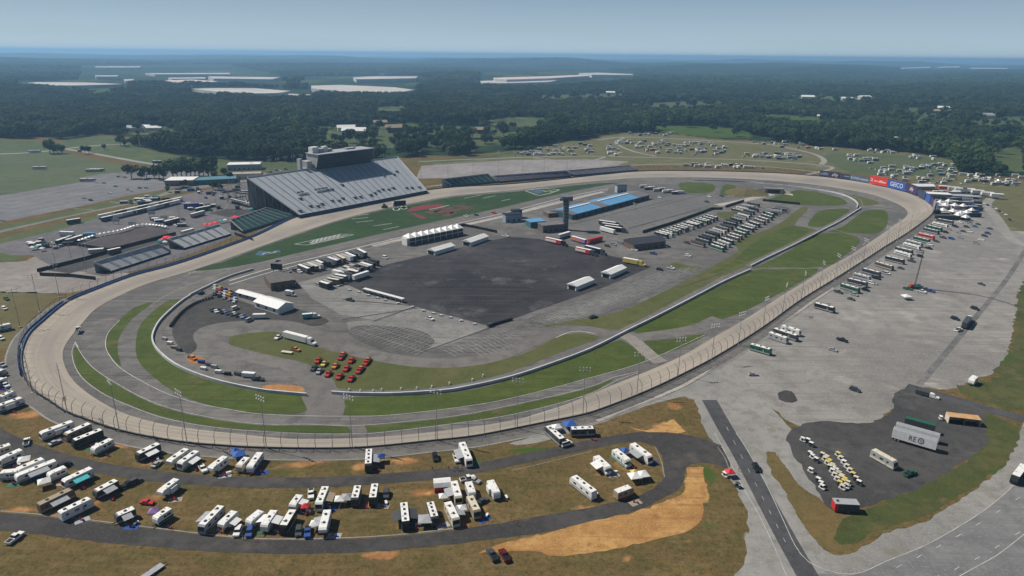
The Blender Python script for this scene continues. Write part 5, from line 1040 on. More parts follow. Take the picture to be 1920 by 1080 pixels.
# smaller stands
def st4(label, fl_, fr2, br2, bl2, zf, zb, rows, m, ais): return stand(label, P(*fl_, zf), P(*fr2, zf), P(*br2, zb), P(*bl2, zb), rows, m, ais)
st4('low grey bleacher nearest the near turn, leftmost of the front stretch stands', (208,508), (320,472), (297,459), (177,494), 1.5, 7, 16, alug, 6)
st4('low grey bleacher, second from the left beside the front stretch', (345,465), (433,438), (410,423), (316,450), 1.5, 7, 16, alug, 6)
st4('dark green seated stand left of the big grandstand', (455,434), (548,405), (500,391), (432,414), 2, 8, 18, seatg, 9)
st4('dark green seated stand immediately right of the big grandstand', (847,348), (932,340), (915,327), (829,337), 2, 9, 18, seatg, 8)
st4('purple-grey stand beyond the green one on the right of the big grandstand', (938,340), (1070,329), (1062,321), (925,331), 2, 7, 10, seatp, 8)
st4('long purple-grey stand before the far turn', (1076,328), (1196,318), (1180,311), (1064,321), 2, 6, 10, seatp, 8)
# ================================================================== BILLBOARDS at the far turn
def bb(label, x1, y1, x2, y2, h, m, txt=None, tcol=None, size=None, extra=None):
    a, b_ = P(x1, y1, BANK), P(x2, y2, BANK); L = (b_ - a).length; t = empty('billboard', (a.x, a.y, 0), math.atan2(b_.y - a.y, b_.x - a.x)); setlab(t, label, 'billboard')
    MB().box(0, L - .3, 0, .5, BANK + .8, BANK + .8 + h).obj('panel', m, t)
    for k in range(3): mb = MB(); mb.cyl((L * (k + .3) / 3, .7, 0), (L * (k + .3) / 3, .7, BANK + .6 + h), .18, n=5); mb.obj('post', dsteel, t)
    if txt: text(txt, size, tcol, t, (L * .5, -.04, BANK + .8 + h * .5), (R(90), 0, 0), ext=.03)
    return t
navyb = mat('billboard_navy', (.035, .05, .11), .5); blk = mat('billboard_violet_black', (.05, .03, .08), .5); whp = mat('sign_white', (.75, .75, .76), .6); gblue = mat('billboard_blue', (.03, .09, .36), .5); bred = mat('billboard_red', (.62, .04, .03), .5)
def bars(t, L, lst, m):
    for x0, x1, z0, z1 in lst: MB().box(L * x0, L * x1, -.05, 0, BANK + .8 + z0, BANK + .8 + z1).obj('panel_mark', m, t)
pale = mat('billboard_pale_blue', (.3, .36, .45), .6)
def L_of(x1, y1, x2, y2): return (P(x2, y2, BANK) - P(x1, y1, BANK)).length
t = bb('first navy billboard at the left end of the far turn line with pale lettering block', 1536,331,1554,333, 7, navyb); bars(t, L_of(1536,331,1554,333), [(.1,.24,2,4),(.3,.85,3.6,4.8),(.3,.9,2,3)], pale)
bb('dark billboard reading ally, second from left on the far turn', 1554.3,333,1575,335.5, 7, blk, 'ally', whp, 6)
t = bb('plain navy billboard with thin pale line, third on the far turn', 1575.3,335.5,1593,338, 6, navyb); bars(t, L_of(1575.3,335.5,1593,338), [(.35,.95,3.0,3.8)], pale)
t = bb('slate blue banner billboard with pale worn script, fourth on the far turn', 1593.3,338,1629,344, 6, mat('billboard_slate', (.09, .13, .2), .5)); bars(t, L_of(1593.3,338,1629,344), [(.04,.12,1.6,4.6),(.17,.22,1.6,4.4),(.24,.31,2.2,4.4),(.33,.4,1.6,4.2),(.43,.5,1.8,4.2),(.55,.95,1.6,3.6)], pale)
t = bb('bright red billboard with pale mark and stripe on the far turn', 1629.5,345,1663,351.5, 10, bred); bars(t, L_of(1629.5,345,1663,351.5), [(.04,.14,5.6,6.6),(.04,.14,3.2,4.2),(.12,.17,3.2,6.6),(.24,.45,3.6,4.8),(.5,.9,3.2,4.8),(.55,.72,4.9,5.8)], mat('sign_pink_white', (.8, .45, .4), .6))
bb('blue billboard reading GEICO on the far turn', 1663.5,351.5,1696,360, 9, gblue, 'GEICO', whp, 7)
bb('dark violet billboard reading ally right of the blue one', 1697,360,1718,368, 10, blk, 'ally', whp, 6)
for i, (x1, y1, x2, y2, m_) in enumerate([(1720,369,1733,376,navyb),(1734,377,1742,383,gblue),(1743,384,1748,390,blk),(1748,391,1751,397,mat('banner_lilac', (.3, .27, .4), .6)),(1751,398,1750,403,blk)]): bb(f'small banner panel on the turn fence, {ORD[i]} right of the violet sign', x1, y1, x2, y2, 8, m_)
# ================================================================== INFIELD STRUCTURES
def bld(name, label, cat, px, py, L, W_, H, ang, wm, rm, roof='flat', zb=.06, win=0):
    p = P(px, py, 0); t = empty(name, (p.x, p.y, zb), R(ang)); setlab(t, label, cat)
    MB().box(0, L, 0, W_, 0, H).obj('wall', wm, t)
    if roof == 'flat': MB().box(-.4, L + .4, -.4, W_ + .4, H, H + .5).obj('roof', rm, t)
    else:
        rh = W_ * .22; m = MB(); m.add([(-.5, -.7, H), (L + .5, -.7, H), (L + .5, W_ + .7, H), (-.5, W_ + .7, H), (-.5, W_ / 2, H + rh), (L + .5, W_ / 2, H + rh)], [(0, 1, 5, 4), (2, 3, 4, 5), (3, 0, 4), (1, 2, 5), (3, 2, 1, 0)]); m.obj('roof', rm, t)
    for k in range(win):
        x = L * (k + .5) / win; MB().box(x - .9, x + .9, -.06, 0.0, .9, min(H - .6, 2.6)).obj('window', glass, t)
    return t
bluer = mat('blue_metal_roof', (.12, .3, .5), .45, (.09, .25, .44), .25); tealw = mat('teal_wall', (.04, .14, .17), .6, (.03, .1, .12), .4)
greyroof = mat('grey_membrane_roof', (.16, .15, .165), .8, (.12, .115, .125), .2)
# garages
a, b_ = P(1072,412), P(1217,373); L = (b_ - a).length; t = empty('garage_building', (a.x, a.y, .08), math.atan2(b_.y - a.y, b_.x - a.x)); setlab(t, 'long low garage building with blue metal roof sections and teal doors', 'garage'); Wd = 26
MB().box(0, L, 0, Wd, 0, 4.5).obj('wall', tealw, t)
for x0, x1, mm in ((0, .06, greyroof), (.06, .34, bluer), (.34, .44, greyroof), (.44, .84, bluer), (.84, 1, greyroof)):
    m = MB(); m.add([(x0 * L, -1, 4.6), (x1 * L, -1, 4.6), (x1 * L, Wd * .45, 6.6), (x0 * L, Wd * .45, 6.6), (x0 * L, Wd * .55, 6.6), (x1 * L, Wd * .55, 6.6), (x1 * L, Wd + 1, 4.6), (x0 * L, Wd + 1, 4.6)], [(0, 1, 2, 3), (3, 2, 5, 4), (4, 5, 6, 7), (0, 3, 4, 7), (1, 6, 5, 2), (0, 7, 6, 1)]); m.obj('roof', mm, t)
MB().box(L * .06, L * .34, Wd * .46, Wd * .54, 6.62, 7.3).obj('ridge_skylight', roofw, t); MB().box(L * .44, L * .84, Wd * .46, Wd * .54, 6.62, 7.3).obj('ridge_skylight', roofw, t)
for k in range(26): x = L * (k + .5) / 26; MB().box(x - 2, x + 2, -.08, 0, .1, 3.6).obj('garage_door', black if k % 2 else dkgrey, t)
# scoring tower
p = P(1060,431); t = empty('scoring_tower', (p.x, p.y, .1)); setlab(t, 'slender grey scoring tower with flared top beside the garages', 'tower')
twm = mat('tower_panels', (.075, .1, .12), .5, (.05, .075, .09), .5); m = MB(); m.cyl((0, 0, 0), (0, 0, 27), 2.5, n=8); m.obj('shaft', twm, t)
for k in range(9): m = MB(); m.cyl((0, 0, 1.5 + k * 2.8), (0, 0, 1.7 + k * 2.8), 2.6, n=8); m.obj('panel_band', steel, t)
m = MB(); m.cyl((0, 0, 25), (0, 0, 28), 2.5, 5.5, n=8); m.obj('flared_collar', dkgrey, t); m = MB(); m.cyl((0, 0, 28), (0, 0, 30), 5.6, n=8); m.obj('lantern_ring', mat('ring', (.14, .15, .17), .6), t)
for k in range(6): a = k * math.pi / 3; m = MB(); m.box(-1, 1, -.6, .6, 25.5, 28); o = m.obj('speaker_cluster', greyp if k % 2 else dkgrey, t); o.location = (4.6 * math.cos(a), 4.6 * math.sin(a), 0); o.rotation_euler = (0, 0, a)
# buildings round the tower
bld('media_building', 'teal walled media building with light blue roof left of the tower', 'building', 995,428, 14, 12, 5, 22, tealw, bluer, win=3)
bld('brown_building', 'brown flat roofed building at the foot of the tower', 'building', 1018,437, 20, 11, 6, 22, mat('brown_render', (.12, .105, .09), .8), greyroof, win=4)
bld('glass_building', 'curved grey glass block left of the media building', 'building', 948,418, 16, 8, 7, 22, mat('pale_blue_panels', (.25, .3, .36), .5), black, win=3)
bld('brick_building', 'low dull brown building between tower and pit road', 'building', 1028,408, 22, 12, 3.5, 22, brown, greyroof, win=4)
bld('small_block', 'black box building beside the glass block', 'building', 962,410, 9, 6, 7, 22, dkgrey, black, win=1)
bld('dark_roof_hall', 'dark roofed hall with shade behind it in the mid infield', 'building', 1188,470, 30, 15, 5, 24, brown, mat('dark_slate_roof', (.05, .055, .07), .7), roof='gable', win=5)
bld('left_hall', 'grey-brown flat roofed hall in the left infield with white awning', 'building', 509,546, 15, 21, 5, 30, brown, mat('gravelled_roof', (.13, .12, .115), .9, (.09, .085, .08), .4), win=3)
bld('pit_house', 'small white timing house beside the end of pit road', 'building', 1157,362, 12, 6, 8, 20, mat('pale_wall', (.38, .4, .42), .7), dkgrey, win=3)
def tentbld(x1, y1, x2, y2, w_, H, l, wm):
    a, b_ = P(x1, y1), P(x2, y2); return bld('white_event_tent', l, 'tent', x1, y1, (b_ - a).length, w_, H, math.degrees(math.atan2(b_.y - a.y, b_.x - a.x)), wm, white, roof='gable', win=3)
tentbld(478,576,522,590, 11, 3.6, 'big white gabled event tent in the left paddock', white)
tentbld(444,556,484,567, 5, 3, 'narrow white roofed tent left of the big event tent', greyp)
for i, (x1, y1, x2, y2, w_, l) in enumerate([(1080,546,1112,533,7,'white gabled tent on the dark lot, nearer one of two'),(1144,523,1173,510,7,'white gabled tent on the dark lot, farther one of two'),(815,479,852,468,8,'white gabled tent at the top edge of the dark lot, left one'),(882,462,915,450,8,'white gabled tent at the top edge of the dark lot, right one')]):
    a, b_ = P(x1, y1), P(x2, y2); L = (b_ - a).length; t = bld('gabled_tent', l, 'tent', x1, y1, L, w_, 3.2, math.degrees(math.atan2(b_.y - a.y, b_.x - a.x)), white, white, roof='gable', zb=.13)
    MB().box(-.06, 0, 1, w_ - 1, 0, 2.6).obj('entrance', black, t)
# peaked hospitality suite
a, b_ = P(766,461), P(868,440); L = (b_ - a).length; ang = math.atan2(b_.y - a.y, b_.x - a.x); t = empty('hospitality_suite', (a.x, a.y, .1), ang); setlab(t, 'two storey hospitality suite with nine white tent peaks beside pit road', 'hospitality suite')
MB().box(0, L, 0, 8, 0, 6.2).obj('suite_body', dkgrey, t); MB().box(-.05, L + .05, -1.2, 0, 2.9, 3.1).obj('balcony', roofw, t)
for k in range(10): MB().box(L * k / 9 - .12, L * k / 9 + .12, -1.3, -1.1, 0, 6.2).obj('column', white, t)
for k in range(9):
    x0, x1 = L * k / 9, L * (k + 1) / 9; m = MB(); m.add([(x0, -1.4, 6.2), (x1, -1.4, 6.2), (x1, 8.4, 6.2), (x0, 8.4, 6.2), ((x0 + x1) / 2, 3.5, 9.2)], [(0, 1, 4), (1, 2, 4), (2, 3, 4), (3, 0, 4)]); m.obj('roof_peak', white, t)
MB().box(-1.5, -.05, 0, 7, 0, 5.8).obj('end_wall', white, t)
for k in range(18): MB().box(L * (k + .2) / 18, L * (k + .8) / 18, -.05, -.001, 3.4, 5.6).obj('window', glass, t)
a, b_ = P(683,548), P(757,568); L = (b_ - a).length; t = empty('white_shelter', (a.x, a.y, .14), math.atan2(b_.y - a.y, b_.x - a.x)); setlab(t, 'long narrow white roofed shelter at the left edge of the dark lot', 'shelter'); MB().box(0, L, -1.2, 1.2, 2.4, 2.7).obj('roof', white, t)
for k in range(8): MB().box(L * k / 7.2, L * k / 7.2 + .2, -1, 1, 0, 2.4).obj('frame', steel, t)
a, b_ = P(922,611), P(960,600); L = (b_ - a).length; t = empty('low_fence', (a.x, a.y, .14), math.atan2(b_.y - a.y, b_.x - a.x)); setlab(t, 'black low barrier at the near corner of the dark lot', 'barrier'); MB().box(0, L, -.5, .5, 0, 1.4).obj('panel', black, t); MB().box(-3, 0, -1.2, .8, 0, 1.9).obj('end_crate', dkgrey, t)
# fences (dark panelled) round the infield coach lot and suite
for i, (pts_, l) in enumerate([([(1205,437),(1260,420),(1335,393),(1355,393)], 'dark screen fence between garage apron and coach lot'), ([(855,427),(870,424),(900,430),(932,437)], 'dark screen fence right of the hospitality suite'), ([(1360,389),(1385,381),(1395,378)], 'dark screen fence by the tunnel road'), ([(1430,377),(1460,380),(1500,384)], 'dark low screen at the edge of the far infield grass'), ([(70,510),(160,487),(240,463),(300,447),(330,440)], 'dark screen fence behind the left bleachers'), ([(75,517),(130,519),(180,525)], 'dark screen fence at the lower end of the left plaza'), ([(118,457),(205,471),(300,448)], 'dark screen fence around the midway lot'), ([(475,453),(440,440)], 'dark short screen near the green stand')]):
    q = resample(W(pts_, .08), step=4); wall_mb(q, 2.4, .25).obj('screen_fence', black, None, label=l, cat='fence'); used[l] = 1
# tunnel portal under the far turn
p = P(1450,363); t = empty('tunnel_portal', (p.x, p.y, .05), R(-12)); setlab(t, 'dark tunnel mouth with sloping beige wing walls below the far turn', 'tunnel')
bei = mat('beige_concrete', (.42, .37, .3), .9); MB().box(-10, 10, 0, 3, 4.4, 5.8).obj('lintel', bei, t); MB().box(-7, 7, 1, 3, 0, 4.4).obj('dark_opening', black, t)
for s in (-1, 1):
    MB().box(min(s * 7, s * 10), max(s * 7, s * 10), 0, 3, 0, 4.4).obj('jamb', bei, t)
    m = MB(); x1 = s * (30 if s < 0 else 20); m.add([(s * 10, 0, 0), (x1, -7, 0), (x1, -3, .8), (s * 10, 2, 5.8), (s * 10, 4, 0), (x1, -1, 0)], [(0, 1, 2, 3), (4, 3, 2, 5), (1, 5, 2), (0, 3, 4)]); m.obj('wing_wall', bei, t)
road('tunnel_road', [(1345,385),(1385,378),(1420,370),(1447,364)], 10, pit, .15)
p = P(1398,362); m = MB()
N_ = 16; vs_ = [(0, 0, 5.0)]
for r_ in (1, 2, 3):
    for k in range(N_): a = k * 2 * math.pi / N_; q = 1 + .12 * math.sin(3 * a + r_); vs_.append((math.cos(a) * 8.5 * r_ * q, math.sin(a) * 9 * r_ * q, (4.2, 2.0, -.3)[r_ - 1] + .3 * math.sin(5 * a)))
fs = [(0, 1 + k, 1 + (k + 1) % N_) for k in range(N_)] + [(1 + r_ * N_ + k, 1 + (r_ + 1) * N_ + k, 1 + (r_ + 1) * N_ + (k + 1) % N_, 1 + r_ * N_ + (k + 1) % N_) for r_ in (0, 1) for k in range(N_)]
m.add(vs_, fs); o = m.obj('mound', m_dry, kind='structure'); o.location = (p.x, p.y, 0)
# video board on the front grass edge
p = P(750,389); t = empty('video_board', (p.x, p.y, .2), R(25)); setlab(t, 'dark video board facing away on the front stretch grass edge', 'screen'); MB().box(-6, 6, -.6, .6, 1.5, 6.5).obj('screen', black, t); MB().box(-7.6, -6, -.8, .8, .5, 5).obj('side_truss', white, t)
for x in (-4, 4): m = MB(); m.cyl((x, 0, 0), (x, 0, 1.5), .3, n=5); m.obj('leg', dsteel, t)
p = P(721,390); t = empty('winners_rig', (p.x, p.y, .2), R(25)); setlab(t, 'small dark rig left of the video board', 'equipment'); MB().box(-3, 3, -1, 1, 0, 2.2).obj('base', brown, t); MB().box(-1.4, 1, -.8, .8, 2.2, 4).obj('cabin', dkgrey, t)
p = P(521,523); t = empty('billboard', (p.x, p.y, .1), R(-10)); setlab(t, 'dark billboard above the grey-brown hall in the left infield', 'billboard'); MB().box(-4, 4, -.4, .4, 6.5, 10.5).obj('panel', black, t)
for x in (-2.5, 2.5): m = MB(); m.cyl((x, 0, 0), (x, 0, 6.5), .2, n=5); m.obj('post', dsteel, t)
t = inst(canopy('white', 8, .3, 3.2), 'flat_awning', tuple(P(522,528,0)), .5, 'white flat awning beside the grey-brown hall', 'awning')
# ================================================================== INFIELD VEHICLES
def rowv(a, b_, n_, d, fn):
    for i in range(n_):
        t = i / max(1, n_ - 1); fn(i, a[0] + (b_[0] - a[0]) * t + rnd.uniform(-.8, .8), a[1] + (b_[1] - a[1]) * t + rnd.uniform(-.4, .4), d)
def coachrow(name, a, b_, n_, d, cols, L=None, g=None, kinds=('coach',)):
    def f(i, x, y, d):
        c = cols[(i * 5 + n_) % len(cols)]; k = kinds[i % len(kinds)]; q = rnd.uniform(-1.2, 1.2); d = (d[0] + rnd.uniform(-3, 3), d[1])
        rv(x + q, y, x + q + d[0], y + d[1] + rnd.uniform(-.6, .6), k, f'{dict(dark="dark grey").get(c, c)} {CAT[k]}, {ORD[i]} in the {name}', g or 'coaches parked in the infield', lite=True, nac=2 + i % 2, col=c, stripe='grey' if c != 'white' else 'dark', roof=('roofw', 'silver', 'grey', 'roofw', 'cream', 'dark')[(i * 3 + n_) % 6], fixL=L)
    rowv(a, b_, n_, d, f)
C1 = ['dark', 'black', 'silver', 'brown', 'white', 'dark', 'green', 'black']  # coach rows: mostly dark body colours stand in for shaded sides and shadowed gaps
coachrow('shade-darkened coach row beside the dark screen fence, from near', (1228,434), (1324,402), 15, (24, 6), C1)
coachrow('middle shade-darkened infield coach row, from its near end', (1298,449), (1400,386), 17, (25, 7), ['silver', 'dark', 'black', 'brown', 'dark', 'white', 'black'])
coachrow('outer shade-darkened coach row beside the grass, from near', (1332,457), (1432,395), 15, (26, 8), ['dark', 'green', 'black', 'dark', 'silver', 'brown', 'black'])
coachrow('top infield coach group, from the left', (1372,390), (1400,378), 4, (25, 5), ['white', 'dark', 'silver'])
coachrow('group by the tunnel road, from the near end', (1432,396), (1452,386), 5, (28, 3), ['white', 'silver', 'dark'])
for i, (x, y) in enumerate([(1263,437),(1274,434),(1285,430),(1296,427),(1309,424),(1320,421),(1329,416),(1300,452),(1288,455)]): cr(x, y, 10, 3, 'suv' if i % 2 else 'pickup', ['silver','white','blue','dark','white','silver','dark','red','dark'][i], f'{["silver","white","blue","dark","white","silver","dark","red","dark"][i]} car in the infield coach lot aisle, {ORD[i]} from the near end', 'cars in the infield coach lot', lite=True)
def haul(x1, y1, x2, y2, cab, box, label, tr=True, trim=None, roof='roofw', group=None):
    a, b_ = P(x1, y1, 4), P(x2, y2, 4); L = min(16, max(7, (b_ - a).length)); m_ = (a + b_) / 2
    return inst(semi(cab, box, L, tr, roof, trim), 'race_hauler', (m_.x, m_.y, .14), math.atan2(b_.y - a.y, b_.x - a.x), label, 'semi truck' if tr else 'trailer', group)
haul(1020,444,1057,452,'black','red','red and white race hauler with dark tractor below the tower', trim='white')
haul(1080,463,1108,469,'dark','red','red race hauler at the right corner of the dark lot', trim='white')
haul(1098,460,1126,467,'dark','black','black race hauler behind the red one at the dark lot corner', trim='blue')
haul(1118,412,1160,418,'black','dark','dark hauler, farthest of four beside the garage apron')
haul(1124,417,1166,423,'black','dark','dark hauler, second farthest of four beside the garage apron')
haul(1130,422,1170,428,'dark','black','black hauler, third of four beside the garage apron')
haul(1124,424,1155,432,'dark','white','white hauler, nearest of four beside the garage apron', False)
haul(1071,442,1100,450,'red','purple','purple and orange trailer on the paved pad right of the tower', False, trim='orange')
haul(1104,449,1128,443,'red','red','red trailer at the far side of the paved pad', False, roof='red')
haul(1048,440,1068,434,'dark','silver','silver trailer at the foot of the tower', False)
haul(1169,483,1197,488,'yellow','yellow','yellow truck and trailer at the right edge of the dark lot', True)
haul(533,621,576,632,'white','white','white semi trailer with white tractor on the inner grass')
cr(554,655,8,2,'pickup','orange','orange work vehicle below the white semi on the inner grass')
p = P(538,661,.5); t = empty('flat_cart', (p.x, p.y, .1), R(-15)); setlab(t, 'yellow-white flat cart left of the orange work vehicle', 'cart'); MB().box(-3, 3, -1, 1, .5, .9).obj('deck', cream, t); MB().box(-1.2, -.6, -1.1, 1.1, 0, .6).obj('axle', black, t)
cr(522,632,-6,4,'pickup','white','white pickup behind the white semi on the inner grass')
for i, (x, y, c) in enumerate([(541,533,'white'),(541,554,'white')]): t = inst(semi('white', 'white', 6, True), 'box_truck', tuple(P(x, y, .1)), R(-20), ['white box truck right of the grey-brown hall', 'white box truck below the one by the hall'][i], 'truck'); t.scale = (.6, .9, .85)
cr(467,600,9,-4,'van','silver','silver van towing position left of the white cargo trailer'); inst(semi('white', 'white', 8, False), 'cargo_trailer', tuple(P(487,597,.1)), .1, 'white cargo trailer behind the silver van', 'trailer').scale = (.9, .85, .7)
t = inst(semi('white', 'teal', 8, True), 'box_truck', tuple(P(577,597,.1)), .3, 'teal backed truck right of the event tent', 'truck'); t.scale = (.7, .8, .75)
for i in range(14):
    r_, k = i % 2, i // 2; c = ['dark','silver','black','dark','blue','black','white'][(i * 3) % 7]
    cr(396 + k * 9.5 + r_ * 5, 582 + k * 2.0 - r_ * 3.5 + (r_ - .5) * 2, 5, 6, 'sedan', c, f'{c} car in the {"upper" if r_ else "lower"} line of the small paddock double row, {ORD[k]} from the left', 'cars in the paddock double row', lite=True)
cr(441,578,8,-3,'van','white','white van behind the paddock double row')
for i in range(20):
    r_, k = i // 5, i % 5; c = ['white','orange','silver','red','blue','black','white','yellow','dark','silver'][(i * 7 + r_) % 10]
    cr(403 + k * 9.2, 535 + k * 3.4 + r_ * 5.2, 4, -4, 'sedan', c, f'{c} race car in the packed block, row {["one","two","three","four"][r_]} from the wall, {ORD[k]} from the left', 'race cars in the packed block', lite=True)
cr(377,549,6,-3,'suv','dark','dark suv parked against the inner wall of the left paddock')
for i, (x, y, c) in enumerate([(640,670,'red'),(659,676,'red'),(687,680,'red'),(629,686,'orange'),(650,691,'red'),(674,695,'red'),(616,701,'red'),(637,706,'red'),(659,710,'red'),(597,676,'red'),(608,682,'yellow'),(589,690,'dark'),(599,696,'silver'),(643,665,'orange'),(690,675,'orange'),(677,691,'orange')]):
    cr(x, y, -7, 8, 'pickup', c, f'{c} safety truck on the inner grass, ' + ['top of the left column','top of the middle column','top of the right column','second in the left column','second in the middle column','second in the right column','bottom of the left column','bottom of the middle column','bottom of the right column','upper left pair','the odd coloured one in the left pair','lowest of the left pair','pale one nearest the front left','doubled up behind the top left truck','doubled up behind the top right truck','doubled up behind the right column middle'][i], 'safety trucks parked on the inner grass', z=.11)
cr(806,597,9,3,'pickup','white','white pickup alone on the striped infield lot')
cr(1112,594,8,-2,'pickup','dark','dark utility truck beside the worn row lot')
cr(520,488,8,-2,'sedan','silver','silver car on pit road left of the haulers', 'cars in the infield')
for i, (x, y, c) in enumerate([(656,562,'dark'),(1139,461,'dark'),(1150,458,'silver'),(1163,455,'silver'),(1172,456,'dark'),(1237,505,'black'),(1258,502,'white'),(1290,479,'white'),(1225,475,'blue'),(1247,462,'silver'),(1190,468,'white'),(1330,368,'white'),(1325,378,'dark'),(1353,367,'dark'),(874,405,'white'),(893,403,'dark'),(926,399,'red'),(1237,370,'white'),(1188,382,'silver'),(902,442,'dark'),(948,442,'white')]): cr(x, y, 9, 2, 'suv' if i % 2 else 'pickup', c, f'{c} vehicle in the infield, ' + ['alone left of the long white shelter','left of three near the dark roofed hall','middle of three near the dark roofed hall','right of three near the dark roofed hall','just left of the dark roofed hall','lower of two right of the yellow truck','right one of two past the yellow truck','on the open pad below the coach lot','in the shade of the dark roofed hall','right of the dark roofed hall','at the front left of the dark roofed hall','at the far end of the garage apron','below the white one at the far apron end','near the mound','left on pit road above the suite','second on pit road above the suite','at the pit road bend','at the far corner of the garage','in front of the garage doors','right of the suite screens','near the tower forecourt'][i], 'cars in the infield', lite=True)
# left infield hauler rows, mostly dark boxes standing in for shaded sides
def hrow(name, a, b_, n_, d, cols, tr=True):
    def f(i, x, y, d):
        c = cols[i % len(cols)]; haul(x, y, x + d[0] * rnd.uniform(.6, 1), y + d[1] * rnd.uniform(.6, 1), c, c, f'{c} hauler, {ORD[i]} in the {name}', tr, roof=('roofw', 'dark', 'grey', 'silver', 'dark', 'roofw', 'cream')[(i * 3) % 7], group='haulers in the left infield')
    rowv(a, b_, n_, d, f)
hrow('upper shade-darkened hauler row beside pit road from the left', (560,496), (672,467), 15, (20, 8), ['dark','black','brown','white','dark','black','silver'], False)
hrow('lower shade-darkened hauler row beside the dark lot from the left', (600,527), (692,485), 14, (22, 6), ['black','dark','brown','black','dark','silver'], False)
hrow('middle hauler cluster from the left', (625,506), (655,495), 4, (24, 7), ['white','white','dark','silver'], False)
haul(662,517,690,508,'white','white','long white trailer edging the dark lot below the hauler rows', False)
cr(722,483,10,3,'van','white','white box van right end of the hauler rows'); 
for i, (x, y) in enumerate([(541,508),(553,507),(562,509),(597,534),(610,535),(618,530)]): cr(x, y, 8, 3, 'suv', ['silver','dark','white','silver','black','dark'][i], f'{["silver","dark","white","silver","black","dark"][i]} car at the left end of the hauler rows, {ORD[i]} from the left', 'cars by the hauler rows', lite=True)
for i in range(9): inst(semi('white', ['silver','dark','white'][i % 3], 9, i % 4 == 0), 'box_truck', tuple(P(1205 + i * 8.5, 352 + i * 1.4 + (i % 2) * 2.5, .1)), R(15), f'{["silver","dark","white"][i % 3]} truck in the support group beyond the garage, {ORD[i]} from the left', 'truck', 'support trucks beyond the garage').scale = (.8,) * 3
# grass strip line-up beside the near paddock wall: generators, carts
for i, (x, y, n_, c) in enumerate([(309,637,'generator','silver'),(319,646,'crate','white'),(327,653,'crate','tan'),(336,658,'crate','dark'),(359,672,'crate','dark'),(378,681,'generator','blue'),(392,686,'crate','dark'),(402,690,'crate','silver'),(427,703,'crate','black'),(446,704,'crate','dark'),(382,693,'crate','white'),(410,700,'crate','white')]):
    p = P(x, y); t = empty(n_, (p.x, p.y, .1), R(-25 + 8 * (i % 3))); setlab(t, f'{c} {n_} on skids, {ORD[i]} from the left along the near paddock road', n_, 'crates along the near paddock road'); MB().box(-1.6, 1.6, -.7, .7, .2, 1.3 + .3 * (i % 2)).obj('housing', PAINT[c], t); MB().box(-1.5, 1.5, -.5, .5, 0, .2).obj('skid', black, t)
inst(semi('white', 'white', 7, False), 'cargo_trailer', tuple(P(467,707,.1)), R(-8), 'white cargo trailer beside the near paddock wall', 'trailer').scale = (.9, .8, .6)
inst(car('pickup', 'dark', False), 'pickup_truck', tuple(P(484,713,.1)), R(-8), 'dark pickup right of the white cargo trailer near the inner wall', 'pickup truck')
cr(362,671,9,5,'suv','orange','orange digger-like cart beside the near paddock wall road')
sheet('gravel_patch', [(490,728),(500,722),(545,722),(568,727),(570,735),(540,735),(500,732)], m_dirt, .14, sm=2)
sheet('gravel_patch', [(350,670),(372,668),(388,677),(375,684),(355,680)], m_dirt, .14, sm=2)
# ================================================================== LEFT PLAZA
def prow(pts, n_, L, fn):
    q = resample(smooth(W(pts, .06), 6), n_)
    for i, p in enumerate(q):
        a = q[max(0, i - 1)]; b_ = q[min(n_ - 1, i + 1)]; fn(i, p, math.atan2(b_.y - a.y, b_.x - a.x))
prow([(205,413),(262,400),(327,384)], 8, 0, lambda i, p, r: inst(semi('white', ['dark','white','silver'][i % 3], 15, False), 'display_trailer', p, r, f'{["dark","white","silver"][i % 3]} display trailer, {ORD[i]} from the left in the front line on the fan plaza', 'trailer', 'display trailers on the fan plaza'))
prow([(200,408),(262,394),(330,379)], 7, 0, lambda i, p, r: inst(semi('white', ['white','dark'][i % 2], 16, False), 'display_trailer', p, r, f'{["white","dark"][i % 2]} display trailer, {ORD[i]} from the left in the rear line on the fan plaza', 'trailer', 'display trailers on the fan plaza'))
for x1, y1, x2, y2, c, l in [(103,452,135,441,'dark','dark trailer at the left end of the plaza below the white one'),(122,450,155,440,'dark','dark trailer right of another at the left end of the plaza'),(112,434,138,435,'white','white trailer lying flat behind the two dark ones on the plaza'),(308,415,335,408,'dark','dark stage trailer near the middle of the plaza'),(355,402,385,394,'silver','silver long trailer behind the middle red canopy'),(340,434,362,428,'silver','silver trailer behind the second bleacher'),(124,413,150,409,'green','green box trailer alone at the plaza rear'),(365,391,395,385,'green','dark green trailer behind the plaza stalls'),(202,469,225,464,'dark','low dark trailer beside the white container')]:
    haul(x1, y1, x2, y2, 'dark', c, l, False)
p = P(181,474); t = empty('container', (p.x, p.y, .06), R(20)); setlab(t, 'white shipping container with open lid near the midway lot', 'container'); MB().box(-5, 5, -1.6, 1.6, 0, 3.0).obj('body', silver, t); MB().box(-5.1, 5.1, -1.7, 1.7, 3.0, 3.15).obj('lid', white, t)
for i, (x, y, s) in enumerate([(313,443,6),(319,446,4),(307,446,4),(396,418,7),(386,419,5),(404,416,5),(441,405,6),(436,407,4)]): tent(x, y, 'redf', s, f'red canopy by the left stands, {ORD[i]} from the left group to the green stand', .4 + .2 * i, 'red canopies by the left stands', h=2.6)
for i, (x, y) in enumerate([(300,449),(309,452),(414,413),(422,411),(471,390),(78,464),(67,461),(60,462)]): tent(x, y, ['teal','white'][i % 2], 3.4, f'{["teal","white"][i % 2]} canopy on the left plaza edge, {ORD[i]} of the scattered small ones', .3, 'small canopies on the plaza')
